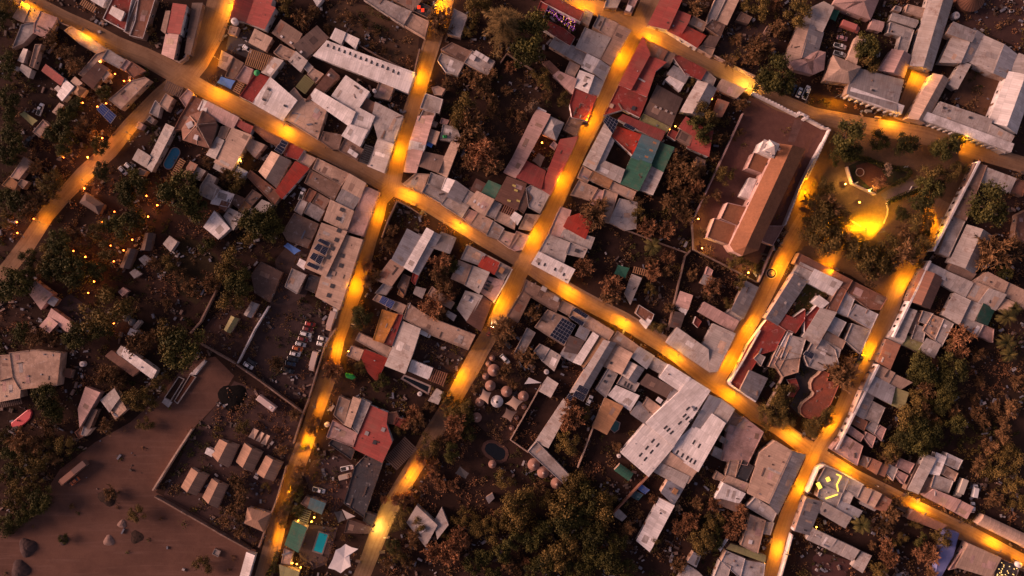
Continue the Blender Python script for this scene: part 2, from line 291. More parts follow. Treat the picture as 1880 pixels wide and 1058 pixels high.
FOOT = []   # (polygon, label)  footprints of everything built
DATA = """
@a1
f T 3.2|tan adobe house of three blocks where the northwest road enters|110,150 190,15 262,55 200,190
+f T 3.0|205,188 268,58 343,100 295,190
+f P 3.1|300,200 348,102 490,155 395,330 290,282
+f G 2.8|105,420 185,215 290,195 280,285 200,370
s L 2.6 shed|narrow pale shed behind the three-block adobe house|150,520 200,420 240,430 205,545
f T 2.8|long tan adobe wing ending above the pale tank shed|250,572 300,382 360,380 290,590
s L 2.7 shed|pale metal shed next to a round white tank|165,600 190,555 275,600 245,670
f T 2.6|roofless lit adobe front on the northwest road|556,265 612,228 760,312 920,430 830,462 690,380
f T 3.0|narrow tan adobe wing running down from the lit front|680,640 825,470 922,438 735,672
f G 3.0|grey flat roof beside the restaurant patio with orange lamps|880,510 930,425 1080,520 1030,590
s H 3.3|dark maroon metal roof beside the patio with orange lamps|715,690 850,545 922,590 790,755
+f T 2.8|870,640 905,600 950,640 890,700
f P 3.0|pinkish adobe house at the bend of the crossroads|1032,580 1085,515 1133,540 1078,612
+f H 3.1|1085,605 1135,535 1250,610 1140,668
f T 3.2|long tan adobe corner building with a sunken brown roof|940,860 1130,700 1250,668 1285,690 1040,940
+f B 2.7|1000,880 1085,792 1130,812 1042,915
c O 2.4|small orange-brown awning over the lamp patio|790,765 830,720 880,750 840,800
s T 2.6 shed|small tan hut between the red shed and lamp patio|610,700 650,665 710,720 660,752
h O 2.8 hut|small square tan hut with a pointed roof|630,800 670,740 740,770 690,835
s R 2.8 shed|long red metal shed beside the white-roofed house|355,610 400,560 555,680 520,735
s W 3.0|white-roofed house touching the long red shed|490,820 560,690 640,750 540,872
+s L 2.6|470,762 500,742 535,770 505,800
s T 2.4 shed|narrow tan shed below the white-roofed house|450,965 510,890 550,910 490,990
c Y 2.5|olive-yellow carport beside the parked white pickup|170,985 205,960 330,1045 275,1085
s W 3.2|white roof corner at the top edge above the timber racks|790,0 800,-40 925,-30 905,0 875,50
p O 2.3|timber lattice racks beside the northwest road|690,40 730,0 830,60 800,110
f R 3.4|walled red flat roof carrying a white roof box|890,160 970,-10 1135,-10 1075,260
+s W 4.3|945,110 975,65 1070,110 1035,170
f H 3.2|long brownish red building next to the walled red roof|1120,305 1165,180 1195,-10 1335,-10 1280,170 1230,330
s R 3.3|bright red metal roof in the walled corner plot|1435,270 1490,30 1610,55 1555,295
s P 3.0|dull pink metal roof at the walled corner plot|1395,460 1430,290 1540,310 1500,510
s B 2.7 shed|narrow brown shed between the two red roofs|1388,260 1430,95 1468,98 1428,292
s D 2.6 shed|dark tiled lean-to along the corner plot wall|1600,455 1660,30 1745,35 1640,470
p D 2.6|dark slatted roof terrace at the crossroads corner|1420,770 1450,700 1580,760 1540,840
f T 3.0|patched tan house with white tarpaulin at the crossroads|1375,900 1430,810 1490,850 1440,955
+f P 3.0|1550,850 1620,770 1662,812 1600,922
+f L 2.7|1290,975 1340,870 1385,910 1360,1010
f H 3.3|wide brownish red flat roof above the beamed restaurant|1560,1000 1668,830 1750,870 1650,1110 1500,1120
s W 3.3|small white roof strip fronting the long pink roof|1710,940 1750,865 1800,890 1770,975
@b1
s P 3.6|long pale pink roof facing the crossroads street|0,970 60,885 320,1020 265,1105
s R 3.6|twin-toned red roof on the corner with a white tank|260,160 300,-10 440,-10 375,180
+s R 3.9|375,182 440,-10 612,-10 592,58 635,75 545,250
f T 2.6 shed|small tan adobe shed beneath the white tank|225,290 245,220 320,235 290,305
s T 3.0|tan metal roof beside the dark parking yard|410,360 465,260 605,335 545,430
s B 3.2|brown metal roof with two white vents|610,280 690,185 865,300 795,410
- roof_vent W|690,315 770,368
s B 3.3|longer brown metal roof with a single white vent|805,400 1000,235 1085,320 890,500
- roof_vent W|860,450
s W 3.2|small white L-shaped house behind the slotted hall|1115,325 1160,255 1240,290 1200,370
+s W 3.2|1215,322 1242,291 1355,345 1325,410
s W 4.2 hall|long white hall with a row of slotted skylights|970,475 1085,362 1835,635 1775,792
- skylight K|1095,390 1145,410 1190,425 1238,445 1285,460 1330,480 1378,500 1425,515 1470,535 1518,555 1565,570 1610,590 1658,612 1700,630
f T 3.2|square tan house in front of the slotted hall|1490,830 1540,690 1660,745 1615,860
f T 3.0|stepped tan and grey roofs behind the brown vented roofs|625,455 680,385 815,450 765,522 690,500
+s L 3.2|755,525 818,455 910,530 850,610
+f L 3.0|870,570 912,532 960,580 920,625
+f T 3.1|915,640 962,590 1050,640 985,710
p O 2.7|brown slatted pergola over the hostel yard|375,560 450,430 620,490 520,610
s L 3.2|pale grey roof joined to the brown pergola|520,620 600,490 700,530 600,660
f T 3.1|spotted tan adobe roof by the crossroads bare tree|145,570 175,440 270,490 210,600
f B 3.0|brown adobe roof between spotted roof and pink terrace|205,660 272,496 360,545 280,680
f P 3.0|pink roof terrace with a green parasol|295,680 370,570 440,600 395,720
c U 2.6|blue tarpaulin canopy at the crossroads street|135,715 165,660 295,700 250,770
p O 2.5|small timber slat awning next to the blue tarpaulin|270,780 310,710 375,720 330,800
f R 3.5|red flat roof beside the big white spotted roof|330,830 470,630 590,670 440,885
s W 3.9|big white roof with three dark dots facing the street|440,885 600,680 820,870 695,1030
- roof_vent K|583,775 535,860 720,915
f T 3.0|little tan roof behind the big white spotted roof|760,800 800,760 870,850 835,880
p Y 2.7|yellow lattice pergola in the middle courtyard|815,745 890,650 970,715 900,790
s H 3.2|reddish brown roof running from the yellow lattice pergola|900,880 1120,600 1180,655 1010,830
- roof_vent W|1100,650
s W 3.8|cluster of four white roofs around the middle courtyard|930,840 985,775 1325,975 1270,1080
+s W 4.3|1125,820 1250,665 1445,800 1320,970
+s W 3.6|1275,1075 1350,935 1490,1010 1432,1128
+s W 3.7|1215,1167 1277,1080 1430,1130 1362,1255
s H 3.0 shed|brown lean-to against the pale folded roof|1390,930 1430,860 1500,900 1460,970
s L 3.4|pale folded metal roof on the lamp-lit side street|1475,1010 1505,892 1735,1010 1680,1160 1640,1250 1525,1195
+s L 3.6|1435,1427 1520,1202 1655,1252 1575,1487
f T 3.2|greyish roof terrace with a grid of planters|720,1025 870,847 1085,925 1000,1202
f L 3.3|long pale flat roof at the top edge with a tan end|1390,-10 1560,-10 1810,100 1740,215
+f T 3.1|1745,215 1800,110 1960,185 1924,320
s B 3.4|brown roof at the top edge beside two red lights|1640,-10 1900,-10 1825,92
f K 3.0|dark flat roof with two red lights on it|1824,95 1860,5 1990,60 1968,160
s W 3.0 shed|small white roof tip poking in at the top edge|965,-12 1040,-12 995,40
@c1
f L 3.0|weathered grey flat roof beneath the roadside brown tree|385,290 440,80 555,135 490,320
f B 2.9|long adobe house carrying four roof boxes|330,425 420,370 592,448 530,540
+f L 3.1|530,540 600,440 790,530 730,650
- roof_box W|640,468 678,490 714,512 600,500
f L 2.8|crumbled pale roof beside the lamp-lit side street|300,520 330,460 525,545 470,650 370,620
f L 3.2|pale house with a white rim beside the side street|150,930 195,810 340,860 310,975
+f T 2.9|130,1040 175,950 275,978 250,1065
s P 3.0|pink street-side roof with a white middle strip|60,1227 130,1005 260,1007 190,1247
+s W 3.1|50,1282 65,1222 190,1250 170,1307
+s P 3.0|10,1477 50,1288 165,1312 110,1487
f R 3.3|red courtyard building around the purple-lit garden|1120,190 1190,10 1255,30 1180,200
+f R 3.4|1192,8 1250,-40 1560,100 1530,180
+f R 3.2|1150,205 1190,152 1390,250 1480,320 1440,390 1340,330
f L 3.1|pale roof with a palm pot by the purple-lit garden|1525,170 1570,80 1640,110 1600,215
+f G 3.0|1640,230 1690,130 1742,160 1690,255
f L 3.4|wide speckled pale roof at the north junction|1490,410 1570,240 1790,330 1700,505
+f T 3.3|1692,262 1742,152 1855,205 1790,328
s B 3.6|mauve-brown street roof below the north junction|1705,505 1855,210 1960,270 1790,560
s G 3.0|long mauve-grey roof above the black yard|1265,395 1310,325 1600,460 1550,565
f T 2.8|small tan box house in the black yard|1400,625 1440,530 1525,570 1475,665
s W 3.5|white and blue-grey gable close to the black yard|1545,575 1590,475 1700,530 1640,625
+s V 3.5|1642,626 1702,531 1785,580 1735,690
s W 3.4|white and blue-grey gable touching a red roof|1475,740 1530,610 1640,660 1590,800
+s V 3.4|1592,801 1642,661 1730,705 1680,830
s P 2.9|faded pink roof with rust streaks near the field|1300,650 1340,620 1490,690 1460,800
+s H 2.6|1210,540 1260,532 1340,610 1308,642
f R 3.4|red flat roof below the white gable on the sloping street|1440,900 1480,770 1670,830 1590,1040 1460,1010
@c2
s W 2.6 shed|small white lean-to capping the long salmon roof|1150,-10 1170,-52 1228,-22 1212,8
s P 3.3|long salmon roof bordering the overgrown field|950,370 1130,5 1160,-40 1262,10 1245,50 1055,400
+s P 3.1|875,495 948,375 1055,404 970,545
h G 3.2|brownish grey hipped roof by the long salmon roof|1205,170 1270,20 1385,75 1320,220
s R 3.5|long red roof running along the sloping street|1195,640 1360,220 1500,200 1460,300 1270,690
s R 3.3|square red roof joining the salmon and long red roofs|985,545 1060,402 1225,490 1188,640
f P 2.6 shed|tiny pink hut in the yard by the long red roof|1265,270 1300,230 1335,260 1310,305
c D 2.5|brown shade canopy in the yard by the long red roof|1115,400 1170,330 1225,370 1185,460
f T 2.9|mud-roofed corner house at the lit crossing|0,600 110,510 222,520 160,680
s B 3.0|brown plank roof beneath the pink street-side roof|130,440 170,322 355,365 300,500
s T 2.8|narrow tan roof strip at the edge of the field|300,500 420,240 480,260 375,540
f T 2.6 shed|three little huts behind the white-stained roof|240,100 250,50 300,70 280,110
+f P 2.6|315,75 330,30 400,50 380,90
+f O 2.6|395,90 410,55 465,65 450,105
f L 2.9|white-stained roof with a green cover on it|320,215 345,90 460,115 500,215 405,230
s T 2.8|tan roof beside a small blue tarpaulin|200,220 235,130 310,160 275,255
c U 2.3|small blue tarpaulin in the black yard|195,265 215,235 265,255 245,290
f L 3.1|grey and white roof pair on the lit lower street|210,595 240,505 370,550 335,645
+s W 3.2|337,645 371,551 450,580 405,680
s G 3.4|slate-grey roof between white roof and stained roofs|385,710 455,580 555,650 490,765
f G 3.0|mauve flat roof facing the street under the grey pair|165,670 205,602 385,680 335,770
+f L 3.1|330,775 380,712 570,790 510,890
f L 3.0|blotchy pale roof touching the slate-grey roof|492,765 556,652 625,690 580,790
s T 3.5|tan metal roof with a white skylight panel|555,770 640,670 780,740 700,875
- skylight W|620,745 655,770 685,790
s H 3.0|rust-brown roof beside the dark green one|590,650 635,565 715,605 670,690
s E 3.2|dark green metal roof in the middle block|675,680 740,575 840,620 775,745
s H 3.7|large ribbed brown roof with yellow skylights|800,735 900,545 1060,600 980,820
- skylight Y|955,615 970,655 990,745 910,745
f D 3.0|dark brown roof beside the large ribbed brown roof|985,810 1060,650 1110,720 1040,850
f L 3.1|pale U-shaped roof facing the sloping street|1062,640 1100,615 1265,690 1180,850 1085,800
f P 2.9|pink stained roof beside a tan one on the lower street|520,900 570,822 645,850 580,950
+f T 3.0|580,952 646,852 775,920 715,1030
f G 3.2|grey roof wedged beside the tan skylight roof|720,870 780,742 850,780 790,900
f T 3.1|tan double roof above the lower lit crossing|790,910 830,842 975,900 960,990
+f L 3.0|720,1042 776,922 870,985 820,1075
p H 2.8|rust-brown slats beside a white square roof|830,838 870,770 960,830 930,888
s W 3.1|small white square roof close to rust-brown slats|930,890 965,850 1020,885 985,945
f T 3.0|speckled mud roof on the point of the lower crossing|815,1082 870,1007 1000,1045 920,1157
+f P 3.1|912,1150 980,1010 1088,1050 1030,1167 965,1177
+f T 2.9|1000,985 1060,862 1180,872 1100,1000
@d1
f L 3.2|pale roof at the top edge by the north junction|0,60 20,-10 140,-10 105,65
f P 3.1|narrow pink roof with a white box at the top edge|175,100 220,-10 285,-10 235,110
- roof_box W|208,75
s R 3.8|red corner roof with a white street wall at the north junction|385,205 490,-10 665,-10 545,255
+s R 3.6|545,257 620,85 735,140 720,190 645,315
s Q 3.6|bright red roof ending in a white beam|640,315 710,225 870,305 795,410
s D 3.2|dark brown roof beneath a white duct|845,390 905,315 985,332 945,412
+f T 3.0|805,415 840,395 950,420 925,482
f D 3.3|dark maroon flat roof above the white duct|870,230 930,172 1040,215 1000,318
f T 3.0|tan flat roof between red corner roof and dark roof|730,200 770,140 880,200 855,260
f L 3.1|pale framed roof terraces behind the maroon flat roof|900,130 960,-10 1045,-10 960,170 880,205
s T 3.0|long tan roof strip beside the sandy yard|940,172 1060,-10 1155,-10 1050,212
f B 2.4 shed|row of brown shacks at the back of the sandy yard|1140,170 1180,105 1270,150 1240,200
f B 2.4 shed|single brown shack at the side of the sandy yard|1385,270 1410,225 1450,245 1420,295
s T 3.6|big tan and grey hip-roofed house by the parked cars|1555,525 1680,210 1768,222 1690,500
+s G 3.6|1692,500 1770,224 1890,280 1845,440
+h P 3.4|1590,530 1690,502 1850,440 1905,455 1890,600 1800,640 1640,600
s L 3.2|pale grey roof beside the teal carport|1700,200 1790,65 1890,20 1965,70 1872,275
s R 3.9|big U-shaped red roof with white street walls|130,725 332,325 385,475 225,770
+s R 3.7|227,772 390,480 520,545 435,612 360,830
+f H 3.3|335,327 545,440 490,540 385,472
f B 3.1|small brown roof in the corner of the U-shaped red roof|500,550 550,442 610,472 560,570
f R 3.2|red strip roof behind the white street wall|600,500 640,480 880,605 830,690 700,640
s L 2.6 shed|small pale shed in the lamp-lit patio|605,550 625,530 700,575 690,595
s G 3.2|grey roof and white ribbed awning in the lamp-lit patio|545,640 600,570 730,640 690,715
+s W 2.8|535,685 572,652 680,722 650,778
f R 3.3|red flat roof with a tan hatch above the solar rows|0,990 122,740 370,840 300,1010 160,940
- roof_hatch T|60,915
- roof_hatch K|250,935
s D 3.2|dark maroon double roof with a row of vents|390,878 460,735 670,850 610,978
+s D 3.0|340,980 390,882 610,982 570,1095
- roof_vent L|440,925 480,940 530,960 575,980
f Y 2.8|olive-grey strip roof below the dark maroon roof|305,1037 335,985 560,1098 530,1147
g L 3.8|long tan and grey gable near the church wall|655,960 850,1005 970,765 805,695
f L 2.7 shed|cluttered pale roof next to the long tan gable|835,685 880,612 960,680 935,740
s T 2.9|tan strip roof along the street to the plaza|970,765 1010,690 1205,775 1140,840
s H 2.8 shed|rust-brown shed half hidden by trees near the church wall|930,1000 980,850 1070,890 1010,1010
@d2
s L 3.6|L-shaped pale house around the planted patio|-180,430 0,90 60,160 -90,480
+s V 3.4|-88,482 50,200 78,230 -20,440
+s L 3.5|-80,482 5,412 165,482 132,585
f Q 3.3|deep red roof carrying a small strip of solar panels|68,190 110,108 322,177 238,345
s R 3.4|red strip roof above the deep red and teal roofs|125,40 160,5 520,150 480,230
s A 3.8|teal and green roof with orange skylights|240,365 328,177 470,238 393,432
+s E 3.8|140,590 240,367 395,440 290,655
+s E 3.6|400,432 472,242 590,292 500,490
- skylight O|435,250 405,315 365,370
s L 3.3|pale grey slab roof beside the teal and green roof|305,645 402,447 500,495 410,690
s R 3.5|red hip roof with a brown patch near the church wall|650,110 700,30 925,150 770,180
+s R 3.4|772,182 925,152 890,360 725,280
+f B 3.0|612,210 652,132 768,180 728,270
f R 2.8 shed|small red roof lit by two wall lamps|545,180 570,130 640,160 610,220
f L 3.0|pale dusty roof beside the brown tree crown|40,930 130,730 280,762 270,985 180,1000
+f T 2.9|-60,900 0,650 112,690 40,935
f T 2.8|narrow tan roof with ribs below the green roof|45,650 70,582 270,670 240,740
f O 2.9|brown plank roof next to the narrow ribbed tan one|-140,560 -100,490 70,570 35,640
f T 2.9|pair of mud roofs on the sloping street corner|-230,540 -190,450 -100,500 -150,590
+f T 3.0|-290,690 -222,572 -60,640 -120,740
+f P 2.8|-120,760 -50,650 0,665 -40,790
f P 2.9|pinkish roof strip beside the bright red roof|-490,1045 -380,800 -290,830 -360,1060
s Q 3.2|bright red roof ringed by trees on the sloping street|-350,970 -310,890 -220,860 -115,925 -170,1070
@c3
s L 3.0|pale ribbed roof below the bright red roof|1362,72 1392,12 1645,82 1615,170
f L 3.4|wide pale L-shaped roof at the lower crossing|1170,203 1255,50 1440,120 1385,300
+f L 3.4|1402,215 1442,117 1590,175 1555,250
- roof_hatch K|1500,190
s W 3.6|white ribbed roof with four slots at the lower crossing|1115,300 1172,206 1475,355 1420,465
- skylight K|1175,295 1225,305 1315,345 1390,390
@d3
c E 2.5|pale green shade tarpaulin among the gardens|80,390 115,310 215,340 180,430
s L 2.7|narrow pale roof below the green tarpaulin|180,560 240,400 310,430 220,640
p O 2.4|open timber frame next to the green tarpaulin|245,380 275,330 385,360 350,410
f H 2.8|walled reddish ruin with a small white roof on the street|270,730 300,662 425,740 390,830
+s W 2.6|310,800 340,765 395,795 355,855
s P 2.8|tan, white and brown roofs along the garden wall|620,660 660,547 750,580 715,690
+s W 2.5|650,700 666,672 715,692 695,735
+s B 2.8|565,840 610,722 690,737 650,860
s G 2.7|grey hut in the garden behind the church|825,470 862,396 950,435 900,500
+f P 2.6|865,395 890,325 940,360 920,410
s G 3.3|grey roof beside the arcade street with water barrels|1095,700 1220,460 1325,510 1200,770
+f L 2.9|1040,742 1080,702 1190,772 1150,810
s P 3.1|long pink roof beside the V-shaped white roof|815,715 860,640 1150,800 1110,885
f R 2.4 shed|small red stall in the dark yard|770,815 790,765 835,800 805,850
s L 4.0|V-shaped white roof at the corner of two lit streets|545,985 625,860 885,1045 905,1230
+s L 4.0|850,1015 945,828 1118,908 965,1228 912,1230
@e3
f H 4.0|brown L-shaped roof facing the plaza trees|-55,215 400,448 355,530 60,370 -95,295
+f H 3.8|300,482 388,455 260,720 178,690
f H 3.4|crumbling brown roof with a torn tarpaulin at the plaza corner|400,452 700,600 640,700 540,690 362,560
s L 3.6|white ribbed roof behind the brown plaza roof|-109,400 -50,297 62,352 20,458
+s W 3.7|18,460 70,356 300,465 240,575
s G 3.9|long grey roof behind the lit arcade wall|-344,770 -109,397 10,460 -240,830
- roof_vent L|-180,640 -60,480
s W 3.6 shed|white box roof beside the red strip|65,635 110,585 185,640 135,685
f R 3.2|red strip roof around the hotel lawn|-10,890 -10,770 108,655 130,690 10,900
+f R 3.3|-240,830 -185,740 -110,770 -10,700 -10,780 -90,900 -150,890
s L 4.0|large pale roof in the middle of the hotel block|-20,935 130,692 250,725 90,1005
f V 3.4|rough patched white roofs behind the torn tarpaulin|260,720 350,552 420,600 360,760
+f V 3.3|362,752 430,652 620,740 560,870
f L 3.2|patchwork of pale flat roofs along the east plaza street|340,965 400,822 560,877 470,1075
+f V 3.5|175,870 245,762 345,810 280,930
+f T 3.0|150,950 182,892 340,972 310,1040
+f L 3.1|85,1035 140,952 300,1042 280,1110
@d4
f R 3.0|dark red courtyard terrace inside the lit white wall|1085,340 1240,20 1400,-195 1570,-120 1470,60 1350,95 1260,240 1165,400
s G 3.6|grey metal hall at the end of the red terrace|1170,400 1250,240 1405,310 1310,500
f G 3.2|small grey roof block on the red terrace|1292,132 1330,92 1385,122 1350,195
f L 3.3|pale roof with a rounded edge over the black pond|1725,120 1830,-70 1990,60 2020,180 1870,240 1760,200
f T 3.1|orange-tan mud roof beside the black pond|1470,180 1530,60 1690,105 1670,250 1540,290
f C 2.9|round-lobed red-brown roof along the east plaza street|1939,265 1879,240 1849,275 1804,310 1784,350 1789,400 1814,430 1799,460 1759,490 1719,520 1694,565 1699,610 1734,640 1789,655 1824,665 1949,530 2029,345 1919,330
f R 1.2|round red sunken seat beside the black pond|1580,320 1650,310 1680,390 1630,465 1590,455 1625,400
@e1
s G 4.2|big mauve roof behind the white arcade|350,810 420,580 845,690 760,955
- roof_vent K|572,782
h T 4.6|tan hipped house with a balcony above the plaza|165,690 235,480 470,580 375,720
s T 3.4 shed|narrow pale shed beside the tan hipped house|360,510 440,312 490,322 430,560
g P 3.6|mauve gable behind the big mauve roof|630,600 855,665 910,480 745,425
h P 3.8|wide pink hipped roof at the top edge|240,30 290,-60 640,-60 620,10 555,165 330,80
c E 2.6|teal carport beside the parked trucks|200,165 235,75 290,95 255,185
g P 3.0|small pinkish gable next to the bushy tree|545,245 580,165 675,190 650,270
g L 3.2|long whitish gable above the bent grey roof|730,170 750,108 970,175 945,237
f L 3.1|bent pale roof in the cluttered yard|710,280 730,195 930,262 870,450 790,430 820,312
f T 3.0|tan flat roof between the whitish gable and long barn|860,100 880,40 1025,75 1010,150
f G 2.8 shed|little grey hut close to the whitish gable|750,85 775,45 830,65 815,105
g L 4.2 barn|long tan and white gabled barn ending at the lit alley|905,560 1090,605 1290,-30 1075,-60
g T 4.4|orange-brown gable along the lit alley|880,1015 1040,1060 1235,685 1100,635
s L 4.0|pale courtyard complex with white roof ridges|1170,530 1280,312 1400,367 1322,542
+s G 4.2|1215,290 1280,190 1478,270 1420,362
+s G 4.0|1325,545 1472,272 1540,305 1420,522
+s L 4.1|1422,530 1542,308 1700,395 1602,630
+s V 4.2|1612,632 1702,397 1830,470 1740,672
+s L 4.0|1780,612 1842,467 1900,495 1900,665
s L 3.7|narrow grey wing at the courtyard edge|1240,722 1350,540 1410,562 1300,762
g W 4.6|white gabled wing on the far side of the courtyard|1590,1045 1830,1150 1980,700 1760,615
s L 4.3|white arcade building on the plaza|1050,1045 1150,890 1590,1040 1552,1212
+s L 4.3|1555,1212 1592,1082 1780,1180 1722,1312
- roof_vent K|1135,1017 1180,935 1405,1018 1375,1122 1230,1065 1605,1195 1715,1235
@e2
f B 3.9|brown flat-roofed row house with the white plaza front|1270,870 1462,425 1560,445 1382,915
s L 3.4|pale ribbed roof at the east street corner|1515,580 1562,470 1800,560 1760,670
f H 3.0|small reddish roof beside the pale ribbed corner roof|1780,662 1830,562 1900,590 1870,705
@e3
f L 3.3|mauve flat roof below the brown plaza row house|1150,208 1262,-108 1370,-60 1230,243
g L 4.0|mauve gable beyond the narrow black alley|1245,290 1465,392 1612,60 1400,-35
s B 3.0|brown lean-to at the foot of the mauve gable|1235,352 1268,302 1455,394 1420,445
g H 4.4|rust-brown gable behind the white street front|885,620 1078,692 1190,430 1000,350
s V 3.5|bluish white roof next to the rust-brown gable|1015,350 1050,287 1225,372 1192,440
s L 3.5|whitish roof touching the bluish one|1172,470 1228,382 1425,470 1380,585
s T 3.4|staggered tan roofs above the green roof|1385,582 1450,462 1590,520 1508,640
+s T 3.7|1440,458 1560,380 1730,470 1705,560 1590,518
+s L 3.9|1500,640 1572,522 1710,572 1645,700
+s T 3.4|1662,692 1702,597 1785,640 1735,730
+s T 3.6|1712,562 1742,472 1900,550 1900,690
s L 3.2|long mauve roof beside the dark courtyard|1195,745 1290,562 1405,622 1310,820
+s L 3.1|1362,752 1416,622 1505,660 1440,790
s E 3.2|emerald green roof by the palm garden|1467,790 1525,652 1630,700 1570,830
f L 3.0|pale flat roof below the emerald green roof|1322,822 1362,762 1530,832 1480,930
f P 2.9|pinkish roof end beneath the emerald green roof|1492,920 1540,835 1620,870 1610,980
s L 3.4|narrow pale roof along the white street front|780,890 870,682 945,712 855,920
+f B 3.0|880,890 950,724 1005,742 930,910
f L 3.2|white roof complex with an orange stained deck|975,800 1010,712 1095,735 1058,828
+f T 3.3|1012,880 1092,745 1190,780 1112,960
+f L 3.5|1114,962 1192,782 1272,822 1172,1012
+f L 3.1|912,950 950,832 1035,858 1008,980
- roof_vent O|1100,790 1090,900
s L 3.0|pale roof beside the olive shade|720,940 750,887 855,932 830,1000
f Y 2.9|olive flat roof among pale roofs|832,1000 872,925 1005,992 970,1065
s L 3.1|pale square roof at the garden edge|985,1042 1040,952 1150,1002 1110,1110
s H 3.3|rusty street-front roof beside the olive shade|630,1150 705,960 800,1005 715,1205
@e4
s T 3.4|small barrel-like pale roof on the east plaza street|575,250 620,195 755,260 715,345
+s T 3.0|717,345 760,272 900,340 820,395
s V 3.6|large bluish white roof on the east plaza street|490,400 560,272 770,385 722,520
s Y 3.1|olive-brown roof behind the large bluish one|722,522 775,392 870,430 830,570
s G 3.4|mauve street roof below the large bluish one|405,600 482,417 590,460 505,655
f L 2.9|small pale roof in the tree-filled patio|500,645 572,502 680,560 620,700
f H 3.0|patched reddish roofs along the east street|390,690 420,632 530,680 500,755
+f G 2.9|512,730 560,682 620,710 590,788
+f P 2.8|592,782 640,712 690,740 650,840
+f P 2.8|505,820 525,772 600,812 570,900
+f P 2.9|355,770 380,715 500,800 470,850
f P 3.6|pink corner building at the lower plaza crossing|225,920 330,792 490,890 440,1055
@e5
f B 2.9|row of three reddish brown roofs on the lower street|450,90 500,25 560,42 520,120
+s H 3.0|522,120 562,44 640,80 600,170
+s H 2.9|602,160 642,87 700,112 670,190
f L 3.0|broken white roof between reddish and tan roofs|680,150 712,92 790,130 750,230
f P 3.1|two tan roofs next to the broken white roof|780,112 810,42 935,90 890,170
+f P 2.9|770,185 800,152 880,190 842,262
f B 2.7|narrow brown roof beside the long pale roof|862,310 960,92 1000,112 900,322
s L 3.5|long pale roof perpendicular to the lower street|890,310 1042,12 1112,42 960,340
f B 2.7|brown yard roof next to the long pale roof|985,340 1052,202 1105,228 1060,325
f L 3.2|jumble of white and grey roofs by the scrub field|1080,290 1112,182 1270,240 1230,340
+f T 3.1|1132,150 1172,92 1310,170 1280,240
+f W 3.3|1182,82 1222,0 1350,60 1310,140
+s W 3.3|1075,170 1132,0 1200,30 1142,180
s P 3.5|long pink roof facing the lower street|1030,370 1100,312 1320,402 1280,500
+s P 3.4|1282,500 1322,407 1430,460 1390,560
b T 3.4|rounded tan roof at the lower street's end|1480,610 1540,530 1900,700 1900,820
f G 3.4|roof terrace with yellow light strips at the crossing|100,240 170,115 372,218 320,340
+f L 3.2|100,372 130,260 312,342 260,480
f L 3.3|white roof pair next to the light-strip terrace|352,312 392,217 490,270 440,380
+s L 3.0|305,402 340,327 400,357 370,425
s T 3.2|row of pink and tan roofs along the lower street|440,380 492,292 560,315 510,420
+s T 3.3|512,420 567,312 640,350 580,455
+s H 3.0|592,470 650,357 725,400 675,495
s L 2.5 shed|thin white lean-to behind the pink and tan roofs|470,430 490,410 610,470 590,490
s G 3.8|long grey roof behind the lit white wall|-95,660 0,382 140,422 30,702
- skylight K|70,425 -10,660
s L 3.4|white roof with a ribbed end beside the palm|120,510 150,422 380,550 340,640
- skylight K|165,485
s V 3.2|bluish white roof behind the light-strip terrace|262,468 300,412 480,500 430,562
s L 3.2|pleated sawtooth roof below the palm|15,740 60,650 155,695 112,785
+s L 3.2|114,785 157,696 250,740 208,830
+s L 3.2|210,832 252,741 350,787 305,877
+s L 3.2|307,878 352,788 448,833 405,925
s L 3.0|pale roof at the end of the pleated one|408,975 488,858 552,882 480,1018
s H 3.2|brown shop roof along the lower street|885,560 925,490 1200,620 1150,660
s T 3.7|large tan ribbed roof on the lower street|1305,980 1400,780 1670,900 1600,1070
f K 3.2|dark terrace roof dotted with yellow lamps|1612,1070 1672,905 1850,980 1815,1075
f P 2.9|narrow pink roof beside the bluish sailcloth|1240,1000 1360,830 1385,800 1305,985
@d4
s W 4.6 hall|white market hall with scattered roof skylights|482,300 555,190 730,300 655,415
+s W 5.2|365,690 655,422 738,306 905,410 755,640 590,880
+s V 4.7|757,720 905,452 1008,492 830,750
+s L 4.6|935,605 1012,494 1112,570 1040,692
+s W 5.0|592,885 770,725 830,752 930,618 1032,690 800,1098 600,970
+s W 4.6|150,950 362,700 590,885 375,1140
- skylight K|718,565 780,568 808,590 688,625 712,648 740,668 648,688 525,727 550,748 577,770 417,845 457,880 365,905 405,938 312,965 352,1000 770,855 815,885 630,945 672,970 712,990 742,1010 775,1025
@d5
s L 4.2|pale annexe below the white market hall|420,150 485,85 722,197 682,295
+s T 4.5|490,82 552,-18 788,145 722,255
s V 3.4|bluish roof between annexe and long white roof|490,330 545,237 682,300 600,440
- roof_box O|605,322
s W 3.4|long narrow white roof beside the dark grove|285,755 480,397 592,447 385,835
@d4
s T 3.4|brown and tan roofs beside the narrow black gap|0,200 100,22 232,90 140,262
+f T 3.2|50,-20 115,-100 295,30 232,108
- roof_vent K|55,172
s V 3.4|bluish white roof on the main lit street|237,120 297,36 425,115 360,215
f L 3.0|cluttered white roof next to the bluish white one|365,200 430,122 550,190 490,270
g L 3.5|small white gable behind the bluish white roof|145,268 262,352 345,225 215,160
s D 3.5|dark brown ribbed roof beside the market hall|310,350 370,272 590,390 542,470
+s V 3.2|545,470 592,392 645,420 600,500
f L 3.0|pale roof with many slots below the small gable|110,350 152,282 300,350 260,420
- skylight K|180,350 205,365 230,378
s W 3.5|white roof below the slotted pale one|40,450 100,372 290,455 220,580
s O 3.4|long orange-brown roof with a plunge pool beside it|-98,725 10,482 150,545 15,780
s G 3.2|grey planked roof next to the market hall|228,605 300,512 420,600 360,700
f T 3.0|tan roof with white boxes by the market hall|330,540 372,472 520,580 430,640
- roof_box W|470,492 540,520
@c4
